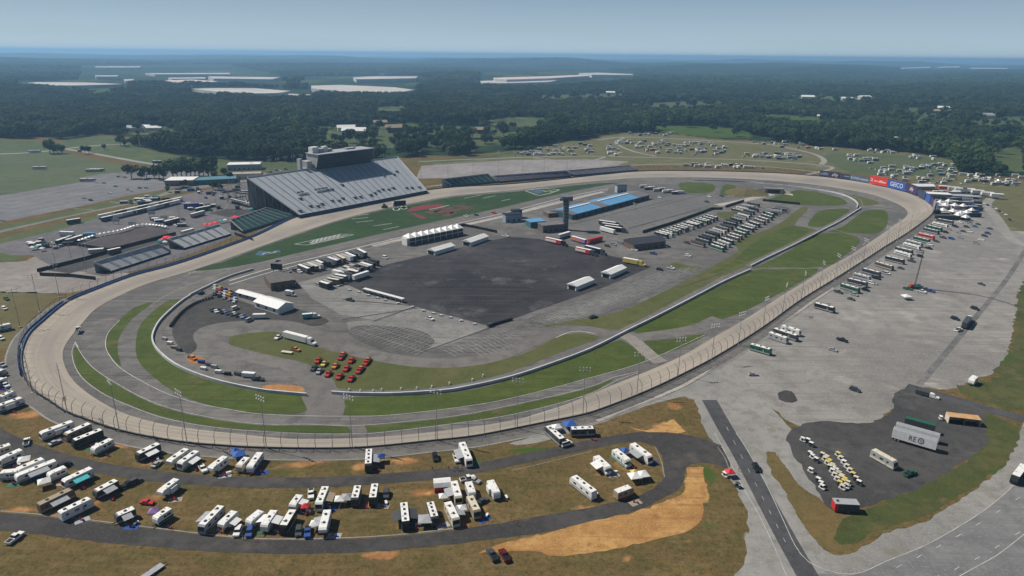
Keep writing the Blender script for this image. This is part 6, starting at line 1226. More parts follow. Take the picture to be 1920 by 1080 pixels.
prow([(150,455),(185,444),(227,436),(252,428),(270,425),(290,426),(312,429)], 25, 0, lambda i, p, r: inst(canopy('white', 2.6, .9, 2.2), 'vendor_canopy', p, r, f'little white vendor canopy, {ORD[i]} from the left in the arc around the midway', 'canopy', 'vendor canopies in the arc'))
KC = ['white','dark','grey','dark','green','black','cream','silver','black','grey','white','blue']
kn = {}
for i in range(86):
    reg = [((410, 352), (500, 392)), ((285, 405), (345, 425)), ((255, 385), (340, 370)), ((330, 352), (412, 372)), ((55, 452), (130, 465)), ((350, 395), (415, 385)), ((225,388),(300,372))][i % 7]
    x = rnd.uniform(reg[0][0], reg[1][0]); y = rnd.uniform(min(reg[0][1], reg[1][1]), max(reg[0][1], reg[1][1])); c = rnd.choice(KC); k = (c, i % 7); kn[k] = kn.get(k, 0) + 1
    area = ['beneath the stand corner walkways', 'around the plaza stage', 'behind the display trailers', 'at the plaza top', 'at the plaza left tip', 'behind the middle plaza trailers', 'on the plaza rear edge'][i % 7]
    p = P(x, y); wd, dp, h = rnd.choice([(5, 3, 2.6), (4, 4, 2.8), (7, 3, 2.4), (3, 3, 2.4)])
    if i % 3 == 2: cr(x, y, 8, -2 + 4 * (i % 2), 'suv', c if c in PAINT else 'white', f'{c} car {area}', f'{c} cars {area}', lite=True, share=True); continue
    me_ = proto(('kiosk', c, wd), lambda: one(lambda m: (m.box(-wd / 2, wd / 2, -dp / 2, dp / 2, 0, h, 0), m.box(-wd / 2 - .3, wd / 2 + .3, -dp / 2 - .6, dp / 2 + .3, h, h + .2, 1), m.box(-wd / 2 + .4, wd / 2 - .4, -dp / 2 - .05, -dp / 2 + .01, 1, h - .4, 2)), 'vendor_kiosk', [dkgrey if c != 'white' else cream, PAINT[c], glass]))
    inst(me_, 'vendor_kiosk', (p.x, p.y, .06), R(20) + rnd.uniform(-.2, .2), f'{c} roofed vendor kiosk {area}', 'kiosk', f'{c} vendor kiosks {area}', share=True)
def deck(px1, py1, px2, py2, h, w_, l):
    a, b_ = P(px1, py1, h), P(px2, py2, h); L = (b_ - a).length; t = empty('walkway', (a.x, a.y, 0), math.atan2(b_.y - a.y, b_.x - a.x)); setlab(t, l, 'walkway'); MB().box(0, L, -w_ / 2, w_ / 2, h - .5, h).obj('deck', conc, t)
    for s in (-1, 1): MB().box(0, L, s * w_ / 2 - .06, s * w_ / 2 + .06, h, h + 1.1).obj('railing', dsteel, t)
    for k in range(int(L / 7) + 1):
        for s in (-1, 1): m = MB(); m.cyl((k * 7 + .3, s * (w_ / 2 - .4), 0), (k * 7 + .3, s * (w_ / 2 - .4), h - .5), .28, n=5); m.obj('column', dsteel, t)
deck(446,361,494,365,9,6,'upper concrete walkway at the left corner of the big grandstand'); deck(468,378,496,370,6,6,'lower ramp walkway at the left corner of the big grandstand'); deck(430,372,466,381,4,5,'low stair deck left of the grandstand ramps'); deck(415,362,450,357,6,4,'far stair deck behind the plaza stalls')
p = P(500,378); t = empty('yellow_sign', (p.x, p.y, 0), .2); setlab(t, 'yellow and green zigzag sign beside the big grandstand corner', 'sign'); MB().box(-3.6, 3.6, -.2, .2, 6, 11).obj('panel', mat('sign_yellow', (.55, .6, .12), .6), t)
text('N', 4.2, mat('sign_green', (.03, .2, .08), .6), t, (-1.6, -.22, 8.5), (R(90), 0, 0)); text('N', 4.2, _mats['sign_green'], t, (1.6, -.22, 8.5), (R(90), 0, 0))
for s in (-2.5, 2.5): m = MB(); m.cyl((s, 0, 0), (s, 0, 6), .2, n=5); m.obj('post', dsteel, t)
p = P(362,417); 
for i, (x, y, s) in enumerate([(308,412,0),(249,424,0),(218,418,0),(285,404,0)]): 
    p = P(x, y + 2); t = empty('screen_board', (p.x, p.y, .05), .2); setlab(t, f'pale screen board standing on the plaza, {ORD[i]} listed from the stage', 'screen'); MB().box(-3, 3, -.2, .2, 2, 5).obj('panel', silver, t)
    for q_ in (-2, 2): m = MB(); m.cyl((q_, 0, 0), (q_, 0, 2), .15, n=4); m.obj('post', dsteel, t)
p = P(360,391); t = empty('blue_display', (p.x, p.y, .06), .35); setlab(t, 'deep blue display wall at the rear of the plaza', 'display'); MB().box(-7, 7, -1.2, 1.2, 0, 5).obj('panel', blue, t); MB().box(-7.2, 7.2, -1.4, 1.4, 5, 5.2).obj('cap', purple, t)
p = P(168,446); t = empty('blue_display', (p.x, p.y, .06), .35); setlab(t, 'light blue box at the left tip of the vendor arc', 'display'); MB().box(-4, 4, -1.2, 1.2, 0, 4).obj('panel', bluer, t); MB().box(-4.2, 4.2, -1.3, 1.3, 4, 4.2).obj('cap', bluer, t)
# buildings at upper left
bld('office_building', 'white roofed brick office beside the parking lot, left half of a long block', 'building', 310,349, 30, 24, 6, 8, mat('brick_tan', (.24, .17, .13), .8), roofw, win=6)
bld('office_annex', 'teal roofed long annex behind trees right of the white office', 'building', 352,348, 52, 22, 5, 22, tealw, mat('teal_roof', (.1, .22, .27), .5), win=8)
bld('ticket_hall', 'small white flat roofed hall by the parked cars behind the grandstand', 'building', 427,320, 40, 20, 7, 14, mat('bluish_wall', (.3, .34, .4), .7), roofw, win=7)
bld('cream_hall', 'cream low building behind the plaza light poles', 'building', 433,337, 34, 14, 6, 16, cream, mat('beige_roof', (.35, .3, .24), .8), win=5)
# parked cars scattered over the upper left lot and behind the grandstand
for i, (x, y) in enumerate([(5,413),(-6,407),(158,371),(170,375),(205,361),(217,349),(240,355),(247,358),(262,352),(274,352),(180,341),(195,343),(222,331),(234,332),(310,352),(448,345),(310,340),(420,356),(246,376)]): cr(x, y, 9, 1, 'suv' if i % 2 else 'sedan', ['silver','dark','silver','dark','white','teal','silver','white','dark','silver','white','silver','dark','silver','white','silver','dark','white','green'][i], f'car on the upper left lot, {["silver","dark"][i % 2]} looking, {ORD[i]} from the lot left edge', 'cars on the upper left lot', lite=True)
for i in range(16): cr(452 + i * 5.6, 329 - i * .8 + (i % 3) * 2, 7, 1, 'suv', ['dark','silver','blue','white','silver'][i % 5], f'{["dark","silver","blue","white","silver"][i % 5]} car parked behind the grandstand left end, {ORD[i]} from the left', 'cars behind the grandstand', lite=True)
for i, (x, y, c, k) in enumerate([(175,322,'silver',0),(183,321,'silver',0),(75,317,'white',0),(295,306,'blue',1),(65,286,'white',0),(165,340,'silver',0),(150,285,'dark',2)]): inst(far_rv(c, [17, 12, 5][k], 0), 'parked_bus' if k < 2 else 'shed', tuple(P(x, y, .1)), .15, f'{c} {"bus" if k < 2 else "shed"} on the fields beyond the upper left lot, {ORD[i]} of the scattered ones', 'bus' if k < 2 else 'shed')
# left edge vehicles by the turn
for i, (x, y, k, c, l) in enumerate([(6,606,0,'white','white motorhome outside the left turn beside the blue wall, upper one at the frame edge'),(8,578,1,'white','small white vehicle on the grass at the left frame edge'),(12,560,2,'green','green utility cart on the grass at the left frame edge'),(2,634,2,'white','white car below the motorhome at the left frame edge')]):
    if k == 0: rv(-12,612,20,606,'coach', l, 'campers at the left frame edge', nac=1, stripe='dark')
    else: cr(x, y, 6, 3, 'suv', c, l)
for i, (x, y, c, k) in enumerate([(4,684,'silver','pickup'),(6,697,'blue','suv'),(0,708,'black','suv'),(10,722,'white','pickup')]): cr(x, y, 8, 4, k, c, f'{c} {k} at the left frame edge outside the near turn, {ORD[i]} from the top', 'vehicles at the left frame edge')
for i, (x, y) in enumerate([(132,885),(138,886)]): cr(124 + 0 * x, 803 + i * 8, 5, 5, 'suv', ['dark', 'blue'][i], ['dark car between motorhomes by the perimeter road', 'blue car between motorhomes by the camp road'][i])
# ================================================================== FAR TURN HOSPITALITY CLUSTER
for i, (x, y, s, h) in enumerate([(1768,393,9,4),(1787,395,9,4),(1801,399,9,4),(1813,397,9,4),(1773,383,8,4),(1790,384,9,4),(1806,385,8,4),(1797,402,8,4),(1811,406,8,4),(1822,393,7,4),(1779,376,7,4),(1763,378,7,4)]): tent(x, y, 'white', s * .72, f'large white peaked tent outside the far turn, {ORD[i]} of twelve listed front to back', .3, 'white tents outside the far turn', h=h, peak=2.6)
bld('white_roof_hall', 'white flat roofed hall right behind the violet far turn sign', 'building', 1733,374, 26, 12, 6, -12, greyp, roofw, win=4)
bld('grey_roof_hall', 'grey roofed hall behind the far turn tents', 'building', 1775,376, 28, 12, 5, -12, dkgrey, greyp, win=4)
bld('white_long_tent', 'long white canopy tent behind the blue far turn billboard', 'tent', 1712,356, 26, 10, 4, 4, greyp, white, roof='gable')
bld('dark_stand', 'dark low stand at the front edge of the far turn tents', 'building', 1758,412, 30, 6, 3.5, -3, black, dkgrey, win=5)
for i, (x, y, c) in enumerate([(1770,352,'redf'),(1787,354,'white'),(1800,356,'white'),(1815,357,'white'),(1832,360,'white'),(1850,364,'white'),(1868,367,'white')]):
    a = P(x, y + 6); t = empty('marquee', (a.x, a.y, .06), R(-20)); setlab(t, f'{"red lettered" if i == 0 else "white"} marquee panel along the far service road, {ORD[i]} from the left', 'marquee'); MB().box(-6, 6, -3, 3, 2.6, 5.5).obj('awning_wall', PAINT[c], t); MB().box(-6, 6, -3, 3, 5.5, 5.8).obj('roof', white, t)
    for q_ in (-5.5, 5.5): MB().box(q_ - .1, q_ + .1, -2.8, -2.6, 0, 2.6).obj('leg', steel, t)
vc = {}
for i in range(62):
    x = rnd.uniform(1745, 1835); y = rnd.uniform(363, 408); 
    if x < 1752 + (y - 363) * .1 + 4: x += 14
    c = rnd.choice(['white','dark','silver','blue','black','grey','white','black']); vc[c] = vc.get(c, 0) + 1
    p = P(x, y); me_ = proto(('vil', c, i % 3), lambda: one(lambda m: (m.box(-3 - i % 3, 3 + i % 3, -1.8, 1.8, 0, 2.8 + i % 3 * .4, 0), m.box(-3.2 - i % 3, 3.2 + i % 3, -2, 2, 2.9 + i % 3 * .4, 3.1 + i % 3 * .4, 1)), 'hospitality_cabin', [dkgrey if i % 2 else PAINT[c], PAINT[c]]))
    inst(me_, 'hospitality_cabin', (p.x, p.y, .06), rnd.uniform(-.4, .2), f'{c} roofed cabin packed among the far turn tents', 'cabin', f'{c} cabins in the far turn village', share=True)
# ================================================================== FAR CAMPING FIELD
FC = [([(965,283),(1035,275),(1100,268),(1120,283),(1100,293),(965,292)], 58, 'in the field right of the grandstand lights'), ([(1140,264),(1170,262),(1168,272),(1145,272)], 7, 'on the dirt fork at the field crest'), ([(1178,249),(1262,250),(1264,256),(1180,254)], 17, 'along the tree line of the far field'), ([(1178,263),(1350,270),(1370,286),(1330,294),(1230,288),(1172,278)], 84, 'inside the loop road of the far field'), ([(1140,276),(1158,278),(1158,292),(1142,292)], 11, 'just left of the loop road fork'), ([(1400,288),(1500,290),(1502,301),(1390,296)], 34, 'at the right end of the loop field'), ([(1410,262),(1560,270),(1570,282),(1500,283),(1410,268)], 26, 'under the trees right of the loop field'), ([(1262,308),(1440,312),(1440,318),(1265,314)], 20, 'between the loop road and the far banking'), ([(1590,288),(1645,298),(1640,309),(1590,300)], 14, 'in the round group on the green slope'), ([(1630,316),(1780,308),(1800,320),(1920,332),(1920,352),(1830,345),(1700,345),(1640,330)], 104, 'in the dense field behind the far turn billboards'), ([(1630,281),(1695,285),(1690,290),(1632,287)], 10, 'below the tree line above the green slope'), ([(1705,291),(1760,296),(1755,302),(1705,297)], 6, 'on the upper right of the green slope')]
pools = {}
for k, (poly, n_, area) in enumerate(FC):
    xs = [a for a, _ in poly]; ys = [b_ for _, b_ in poly]; c_ = 0; tries = 0; pl = []
    while c_ < n_ and tries < 9000:
        tries += 1; x = rnd.uniform(min(xs), max(xs)); y = rnd.uniform(min(ys), max(ys)) ** 1.0
        if not inpoly(np.array([x]), np.array([y]), poly)[0]: continue
        p = P(x, y, 0)
        if any((p - q).length < 6.5 for q in pl): continue
        pl.append(p); c_ += 1
        kd = rnd.choices([0, 1, 2], [.45, .2, .35])[0]; col = rnd.choices(['white', 'cream', 'silver', 'dark', 'grey', 'blue', 'red'], [52, 8, 12, 13, 6, 5, 2])[0]
        kk = 'car' if kd == 2 else 'camper'
        inst(far_rv(col, [8, 10, 5][kd], kd), 'distant_car' if kd == 2 else 'distant_camper', (p.x, p.y, .06), rnd.choice([0, .3, -.3, 1.4, .1]) + rnd.uniform(-.2, .2), f'tiny {dict(dark="dark", grey="grey").get(col, col)} {kk} {area}', kk, f'{kk}s {area}', share=True)
# ================================================================== DISTANT BUILDINGS
wh = mat('warehouse_roof', (.55, .51, .46), .6, (.4, .375, .34), .01, coord='w'); whw = mat('warehouse_wall', (.5, .5, .48), .7, (.4, .4, .4), .02, coord='w')
def ware(quad, H, l, wm=whw, rm=wh, cat='warehouse'):
    # quad: outline of the roof in survey order; stands on the terrain
    q = [P(x, y, H) for x, y in quad]; c = sum(q, Vector()) / len(q); g = float(hills(np.array(c.x), np.array(c.y))); q = [P(x, y, H + g) for x, y in quad]; n_ = len(q); c = sum(q, Vector()) / n_
    t = empty('warehouse', (c.x, c.y, g)); setlab(t, l, cat); q = [v - c for v in q]
    m = MB(); m.add([(v.x, v.y, -4) for v in q] + [(v.x, v.y, H) for v in q], [(i, (i + 1) % n_, (i + 1) % n_ + n_, i + n_) for i in range(n_)]); m.obj('wall', wm, t)
    m = MB(); m.add([(v.x, v.y, H) for v in q] + [(v.x, v.y, H + 1) for v in q], [tuple(range(n_, 2 * n_))] + [(i, (i + 1) % n_, (i + 1) % n_ + n_, i + n_) for i in range(n_)]); m.obj('roof', rm, t)
pink = mat('pinkish_roof', (.62, .5, .44), .7, (.5, .42, .38), .01, coord='w')
for q, H, l in [([(360,167),(395,165.5),(478,166),(545,171),(520,175),(440,176)], 12, 'long pale warehouse, nearest of the left group at the wood edge'), ([(583,161),(640,159.5),(740,164),(777,169),(745,174),(700,175),(640,171),(585,166)], 14, 'huge pale warehouse in the middle distance'), ([(40,157),(70,154.5),(160,155),(232,158),(150,160.5),(45,161)], 12, 'low pale warehouse at the far left of the woods'), ([(178,124.8),(265,124.6),(262,126.5),(182,126.5)], 14, 'thin white warehouse farthest left near the horizon'), ([(272,137.5),(430,137),(432,139.3),(290,139.5)], 14, 'thin long white warehouse above the left group'), ([(315,146),(385,145),(385,147.5),(322,148)], 14, 'short white warehouse in the left group'), ([(390,143.5),(525,145),(510,149),(400,147.5)], 14, 'bluish white warehouse in the left group'), ([(310,151),(360,149.5),(410,153),(360,157.5),(330,155)], 12, 'pink-white warehouse in the left group'), ([(178,141.6),(222,141.6),(220,143.6),(180,143.6)], 14, 'small white warehouse left of the left group'), ([(662,145.5),(690,143.6),(783,143.2),(780,147),(700,148.5),(668,149)], 12, 'white warehouse behind the huge pale one'), ([(900,152),(960,150.5),(1047,150),(1030,154),(940,156.5),(905,156)], 12, 'white warehouse right of centre, nearer one'), ([(925,146),(1030,143),(1100,140),(1105,142.5),(1030,147),(950,149.5),(928,148.5)], 14, 'long slanting white warehouse right of centre'), ([(1085,137.5),(1120,136.3),(1185,139),(1188,141),(1110,140.5)], 14, 'bright white warehouse right end of the centre group'), ([(540,176),(582,177.5),(578,180),(545,179)], 6, 'pale loading yard shed right of the nearest left warehouse'), ([(1690,127.3),(1745,125.2),(1744,127),(1695,128.6)], 12, 'faint pale warehouse at the right horizon, left one'), ([(1757,125.5),(1800,124.5),(1798,126.5),(1758,127)], 12, 'faint pale warehouse at the right horizon, middle one'), ([(1820,127),(1890,127.5),(1888,129.3),(1822,128.8)], 12, 'faint pale warehouse at the right horizon, right one'), ([(232,149),(250,148.5),(252,151.5),(235,152)], 10, 'small bluish shed between left warehouses')]: ware(q, H, l, rm=pink if 'pink' in l or 'slanting' in l else wh)
HO = [(985,189,'white'),(1145,177,'white'),(1170,175,'white'),(1220,184,'white'),(1283,186,'white'),(1514,186,'white'),(1465,207,'white'),(1587,189,'white'),(1620,188,'white'),(1645,186,'white'),(1643,203,'white'),(1700,199,'cream'),(1690,227,'silver'),(1750,214,'tan'),(1762,210,'white'),(1790,213,'white'),(1567,257,'white'),(1690,273,'white'),(583,243,'white'),(650,246,'white'),(665,254,'white'),(576,252,'silver'),(713,236,'tan'),(740,248,'tan'),(270,243,'white'),(255,247,'silver'),(285,273,'cream'),(290,245,'white'),(855,272,'cream'),(1850,224,'silver'),(1540,222,'cream'),(905,250,'tan')]
for i, (x, y, c) in enumerate(HO):
    p = P(x, y, 0); g = float(hills(np.array(p.x), np.array(p.y))); d = p.length; sc_ = 1.0 + .6 * (i % 3) * .5
    t = empty('farm_house', (p.x, p.y, g), rnd.uniform(-.5, .5)); t.scale = (sc_,) * 3; setlab(t, f'distant {c} roofed house in the wooded country, {ORD[i] if i < 30 else "thirty-first" if i == 30 else "thirty-second"} of the scattered ones ' + ('left of centre' if x < 960 else 'right of centre'), 'house', 'houses scattered in the woods')
    L, W_ = (20, 12) if c != 'white' else (26, 14); MB().box(-L / 2, L / 2, -W_ / 2, W_ / 2, 0, 6).obj('wall', cream if c != 'tan' else brown, t)
    m = MB(); m.add([(-L / 2 - 1, -W_ / 2 - 1, 6), (L / 2 + 1, -W_ / 2 - 1, 6), (L / 2 + 1, W_ / 2 + 1, 6), (-L / 2 - 1, W_ / 2 + 1, 6), (-L / 2 - 1, 0, 9.5), (L / 2 + 1, 0, 9.5)], [(0, 1, 5, 4), (2, 3, 4, 5), (3, 0, 4), (1, 2, 5), (3, 2, 1, 0)]); m.obj('roof', PAINT[c], t)
# ================================================================== TREES
def leafmat(name, a, b_, c):
    m = bpy.data.materials.new(name); m.use_nodes = True; n = m.node_tree; q = n.nodes['Principled BSDF']; q.inputs['Roughness'].default_value = .9; q.inputs['Specular IOR Level'].default_value = .1
    oi = n.nodes.new('ShaderNodeObjectInfo'); g = n.nodes.new('ShaderNodeNewGeometry')
    cr_ = n.nodes.new('ShaderNodeValToRGB'); cr_.color_ramp.elements[0].color = (*a, 1); cr_.color_ramp.elements[1].color = (*c, 1); e_ = cr_.color_ramp.elements.new(.55); e_.color = (*b_, 1)
    n.links.new(oi.outputs['Random'], cr_.inputs[0]); cc = mix(n, cr_.outputs[0], tuple(x * .5 for x in a), noise(n, g.outputs['Position'], .006, 6, .42, .66)); n.links.new(mix(n, cc, tuple(x * 1.5 for x in c), noise(n, g.outputs['Position'], .35, 3, .5, .8)), q.inputs['Base Color']); return m
leaf = leafmat('broadleaf_foliage', (.01, .026, .01), (.026, .054, .017), (.075, .11, .034)); bark = mat('bark', (.08, .06, .045), .95)
def crown_mesh(seed, n_, ls, lobes=7, name='crown', rx=1.0, h=1.0, z0=.28):
    r = random.Random(seed); m = MB(); cs = [(0, 0, z0 + h * .42, .42)]
    for i in range(lobes):
        a = r.uniform(0, 6.28); d = r.uniform(.18, .36) * rx; cs.append((math.cos(a) * d, math.sin(a) * d, z0 + h * r.uniform(.22, .62), r.uniform(.2, .32)))
    for i in range(n_):
        c = cs[r.randrange(len(cs))]; v = Vector((r.gauss(0, 1), r.gauss(0, 1), r.gauss(0, 1) + .25)).normalized(); p = Vector(c[:3]) + v * c[3] * r.uniform(.72, 1.05); p.z = max(z0 * .6, p.z)
        nn = (v + Vector((r.uniform(-.6, .6), r.uniform(-.6, .6), r.uniform(-.3, .7)))).normalized(); a = nn.orthogonal().normalized(); b_ = nn.cross(a); s = ls * r.uniform(.6, 1.3)
        ang = r.uniform(0, 3.14); a2 = a * math.cos(ang) + b_ * math.sin(ang); b2 = nn.cross(a2); m.add([p - a2 * s, p - b2 * s * .7, p + a2 * s, p + b2 * s * .7], [(0, 1, 2, 3)])
    return m.mesh(name, leaf)
def limbs(seed):
    r = random.Random(seed); m = MB(); m.cyl((0, 0, 0), (0, 0, .42), .035, .022, n=7)
    for i in range(5): a = i * 1.26 + r.uniform(-.3, .3); m.cyl((0, 0, .25 + .03 * i), (math.cos(a) * .25, math.sin(a) * .25, .5 + r.uniform(0, .15)), .014, .006, n=5)
    return m.mesh('trunk', bark)
crowns = [crown_mesh(i, 420, .085) for i in range(4)]; trunks = [limbs(i) for i in range(3)]
def tree(x, y, h, l, g, i=0):
    p = P(x, y, 0); z = float(hills(np.array(p.x), np.array(p.y))); t = empty('broadleaf_tree', (p.x, p.y, z), rnd.uniform(0, 6)); t.scale = (h * rnd.uniform(.9, 1.15), h * rnd.uniform(.9, 1.15), h); setlab(t, l, 'tree', g, share=True)
    for nm, me_ in (('crown', crowns[i % 4]), ('trunk', trunks[i % 3])): o = bpy.data.objects.new(nm, me_); COL.objects.link(o); o.parent = t
TG = [([(247,335,15),(265,336,9),(275,334,13),(290,335,10),(299,336,16),(307,336,12)], 'round green tree in the loose row beside the upper left parking lot', 'trees beside the upper left lot'), ([(325,333,19),(333,334,17),(341,331,21),(350,332,18),(358,331,20),(366,330,17),(374,332,20),(382,331,18),(391,330,21),(398,331,17),(403,336,9),(420,330,9),(430,338,9)], 'dark tree in the close grove behind the white office', 'trees behind the office'), ([(94,288,18),(101,288,12),(108,288,13),(116,288,12),(160,289,11),(166,287,9)], 'dark tree in the field clump at the left road junction', 'trees at the left road junction'), ([(226,273,14),(235,275,12),(196,281,8)], 'lone tree on the meadow before the wood', 'lone meadow trees'), ([(345,352,8),(400,356,9),(412,357,7),(315,360,6)], 'small tree on the plaza verge', 'plaza trees')]
for lst, l, g in TG:
    for i, (x, y, h) in enumerate(lst): tree(x, y, h, l, g, i)
for i in range(120):
    c, nm = [([(590,240),(790,236),(870,250),(900,262),(800,270),(600,272)], 'meadow behind the press box'), ([(790,240),(960,240),(985,262),(860,285),(780,285)], 'broken country right of the press box'), ([(1690,203),(1800,205),(1760,236),(1690,230)], 'green clearing at upper right'), ([(1800,225),(1920,225),(1920,300),(1840,300)], 'right edge clearings')][(0, 0, 1, 1, 1, 2, 3)[i % 7]]
    xs = [a for a, _ in c]; ys = [b_ for _, b_ in c]
    for _ in range(50):
        x, y = rnd.uniform(min(xs), max(xs)), rnd.uniform(min(ys), max(ys))
        if inpoly(np.array([x]), np.array([y]), c)[0]: break
    tree(x, y, rnd.uniform(11, 18), f'single tree standing in the {nm}', f'trees in the {nm}', i)
# forest: crowns scattered by geometry nodes on survey points
def scatter(name, label, pts, scs, src, seed, mats_=None):
    me_ = bpy.data.meshes.new(name); me_.vertices.add(len(pts)); me_.vertices.foreach_set('co', np.asarray(pts, 'f4').ravel()); at_ = me_.attributes.new('size', 'FLOAT', 'POINT'); at_.data.foreach_set('value', np.asarray(scs, 'f4'))
    o = bpy.data.objects.new(name, me_); COL.objects.link(o); tag(o, label, 'forest', kind='stuff')
    ng = bpy.data.node_groups.new(name, 'GeometryNodeTree'); ng.interface.new_socket('Geometry', in_out='INPUT', socket_type='NodeSocketGeometry'); ng.interface.new_socket('Geometry', in_out='OUTPUT', socket_type='NodeSocketGeometry')
    N = ng.nodes; gi_ = N.new('NodeGroupInput'); go = N.new('NodeGroupOutput'); ip = N.new('GeometryNodeInstanceOnPoints'); oi = N.new('GeometryNodeObjectInfo'); oi.inputs['Object'].default_value = src; oi.inputs['As Instance'].default_value = True
    rv_ = N.new('FunctionNodeRandomValue'); rv_.data_type = 'FLOAT_VECTOR'; rv_.inputs[0].default_value = (0, 0, 0); rv_.inputs[1].default_value = (0, 0, 6.28); rv_.inputs['Seed'].default_value = seed
    na = N.new('GeometryNodeInputNamedAttribute'); na.data_type = 'FLOAT'; na.inputs['Name'].default_value = 'size'; mp_ = N.new('GeometryNodeMeshToPoints')
    l = ng.links.new; l(gi_.outputs[0], mp_.inputs[0]); l(mp_.outputs[0], ip.inputs['Points']); l(oi.outputs['Geometry'], ip.inputs['Instance']); l(rv_.outputs[0], ip.inputs['Rotation']); l(na.outputs[0], ip.inputs['Scale']); l(ip.outputs[0], go.inputs[0])
    md = o.modifiers.new('scatter', 'NODES'); md.node_group = ng; return o
rs = np.random.RandomState(3)
def fpoints(y0, y1, step, jit=.5):
    ys = np.arange(y0, y1, step); out_ = []
    for Y in ys:
        hw = Y * .80 + 150; X = np.arange(-hw, hw, step); out_.append(np.stack([X, np.full_like(X, Y)], -1))
    a = np.concatenate(out_); a += rs.uniform(-jit * step, jit * step, a.shape); Z = hills(a[:, 0], a[:, 1]); px, py = project(a[:, 0], a[:, 1], Z)
    edge = np.interp(px, ex_, ey_) + 1.2 * np.sin(px / 17) + .8 * np.sin(px / 5.3); ok = py < edge
    keep = rs.rand(len(a)) < .03
    ok &= ~(pasture(a[:, 0], a[:, 1]) | pasture(a[:, 0], a[:, 1] + 45) | pasture(a[:, 0], a[:, 1] + 90)) | keep
    pt = project(a[:, 0], a[:, 1], Z + 14)[1]; pm = (py + pt) / 2
    for c in CLEAR:
        ok &= ~(inpoly(px, py, c) | inpoly(px, pt, c) | inpoly(px, pm, c)) | (keep & (CLEAR.index(c) < 15))
    return a[ok], Z[ok]
srcs = [o for o in bpy.data.objects if o.name.startswith('crown')][:4]
for k in range(3):
    a, Z = fpoints(850 + k * 4, 3600, 19.5); s = rs.uniform(11, 21, len(a)) * (1 + .28 * np.sin(a[:, 0] / 41 + 2 * np.sin(a[:, 1] / 63)) * np.sin(a[:, 1] / 37 + a[:, 0] / 90)); scatter('near_wood', ['dense dark green wood behind the camping fields', 'broadleaf wood stretching behind the grandstand', 'mixed wood closing the fields on all sides'][k], np.column_stack([a, Z - 1]), s, srcs[k], k)
# clumps of many crowns for the far woods
def clump(seed):
    r = random.Random(seed); m = MB()
    for i in range(26):
        cx, cy, s = r.uniform(-26, 26), r.uniform(-26, 26), r.uniform(6, 10); zz = r.uniform(5, 9)
        for j in range(16):
            v = Vector((r.gauss(0, 1), r.gauss(0, 1), abs(r.gauss(0, 1)))).normalized(); p = Vector((cx, cy, zz)) + v * s * .8; a = v.orthogonal().normalized(); b_ = v.cross(a); q = s * .45 * r.uniform(.7, 1.3); m.add([p - a * q, p - b_ * q, p + a * q, p + b_ * q], [(0, 1, 2, 3)])
    return m.mesh('woodland', leaf)
for k in range(2):
    a, Z = fpoints(3500 + k * 30, 11000, 58); 
    c = bpy.data.objects.new('wood_clump', clump(k)); COL.objects.link(c); q = P([30, 1890][k], [200, 170][k]); c.location = (q.x, q.y, float(hills(np.array(q.x), np.array(q.y))) - 2); setlab(c, ['dark stand of trees in the left middle distance', 'dark stand of trees in the right middle distance'][k], 'woodland'); c['kind'] = 'stuff'
    scatter('far_wood', ['hazy blue wood below the horizon', 'hazy wooded hills reaching the horizon'][k], np.column_stack([a, Z - 3]), rs.uniform(.85, 1.5, len(a)), c, 9 + k)
# trodden ground round the parked campers, written once everything stands
for k, (x, y) in enumerate(WEAR):
    for dx, dy, s_, r_ in ((rnd.uniform(-4, 4), rnd.uniform(-5, 2), rnd.uniform(.35, .85), rnd.uniform(3, 6)), (rnd.uniform(-9, 9), rnd.uniform(-8, 6), rnd.uniform(.3, .7), rnd.uniform(3, 7))):
        mask[..., 0] = np.maximum(mask[..., 0], s_ * np.exp(-((GX - x - dx) ** 2 + (GY - y - dy) ** 2) / r_ ** 2))
ca = og.data.color_attributes.new('cover', 'FLOAT_COLOR', 'POINT'); ca.data.foreach_set('color', mask.ravel().astype('f4'))
# ================================================================== PEOPLE
def person_mesh(shirt, legs, walk):
    me_ = bpy.data.meshes.new('person'); s = .28 if walk else .1
    v = [(0,0,.95),(0,0,1.2),(0,0,1.43),(0,0,1.52),(0,.02,1.66),(.1,0,.9),(.12,s,.5),(.13,s*.6,.07),(.13,s*.6+.12,.04),(-.1,0,.9),(-.12,-s,.5),(-.13,-s*1.2,.1),(-.13,-s*1.2+.12,.04),(.19,0,1.4),(.27,-s*.6,1.13),(.25,-s*.3+.1,.88),(-.19,0,1.4),(-.27,s*.6,1.13),(-.25,s*.5+.1,.9)]
    e = [(0,1),(1,2),(2,3),(3,4),(0,5),(5,6),(6,7),(7,8),(0,9),(9,10),(10,11),(11,12),(2,13),(13,14),(14,15),(2,16),(16,17),(17,18)]
    rr = [.15,.14,.15,.06,.11,.1,.07,.05,.045,.1,.07,.05,.045,.065,.045,.035,.065,.045,.035]
    me_.from_pydata(v, e, []); o = bpy.data.objects.new('t', me_); COL.objects.link(o); o.modifiers.new('s', 'SKIN'); me_.skin_vertices[0].data[0].use_root = True
    for i, r_ in enumerate(rr): me_.skin_vertices[0].data[i].radius = (r_, r_ * .85)
    o.modifiers.new('u', 'SUBSURF').levels = 1; dg = bpy.context.evaluated_depsgraph_get(); out_ = bpy.data.meshes.new_from_object(o.evaluated_get(dg)); bpy.data.objects.remove(o)
    out_.materials.clear(); [out_.materials.append(m_) for m_ in (mat('skin', (.35, .2, .14), .6), shirt, legs, mat('hair', (.05, .03, .02), .9))]
    for p_ in out_.polygons:
        z = p_.center.z; x = abs(p_.center.x); p_.material_index = 3 if z > 1.7 else 0 if z > 1.47 or (x > .22 and z < 1.15) else 1 if z > .95 else 2 if z > .1 else 3
    out_.name = 'person'; return out_
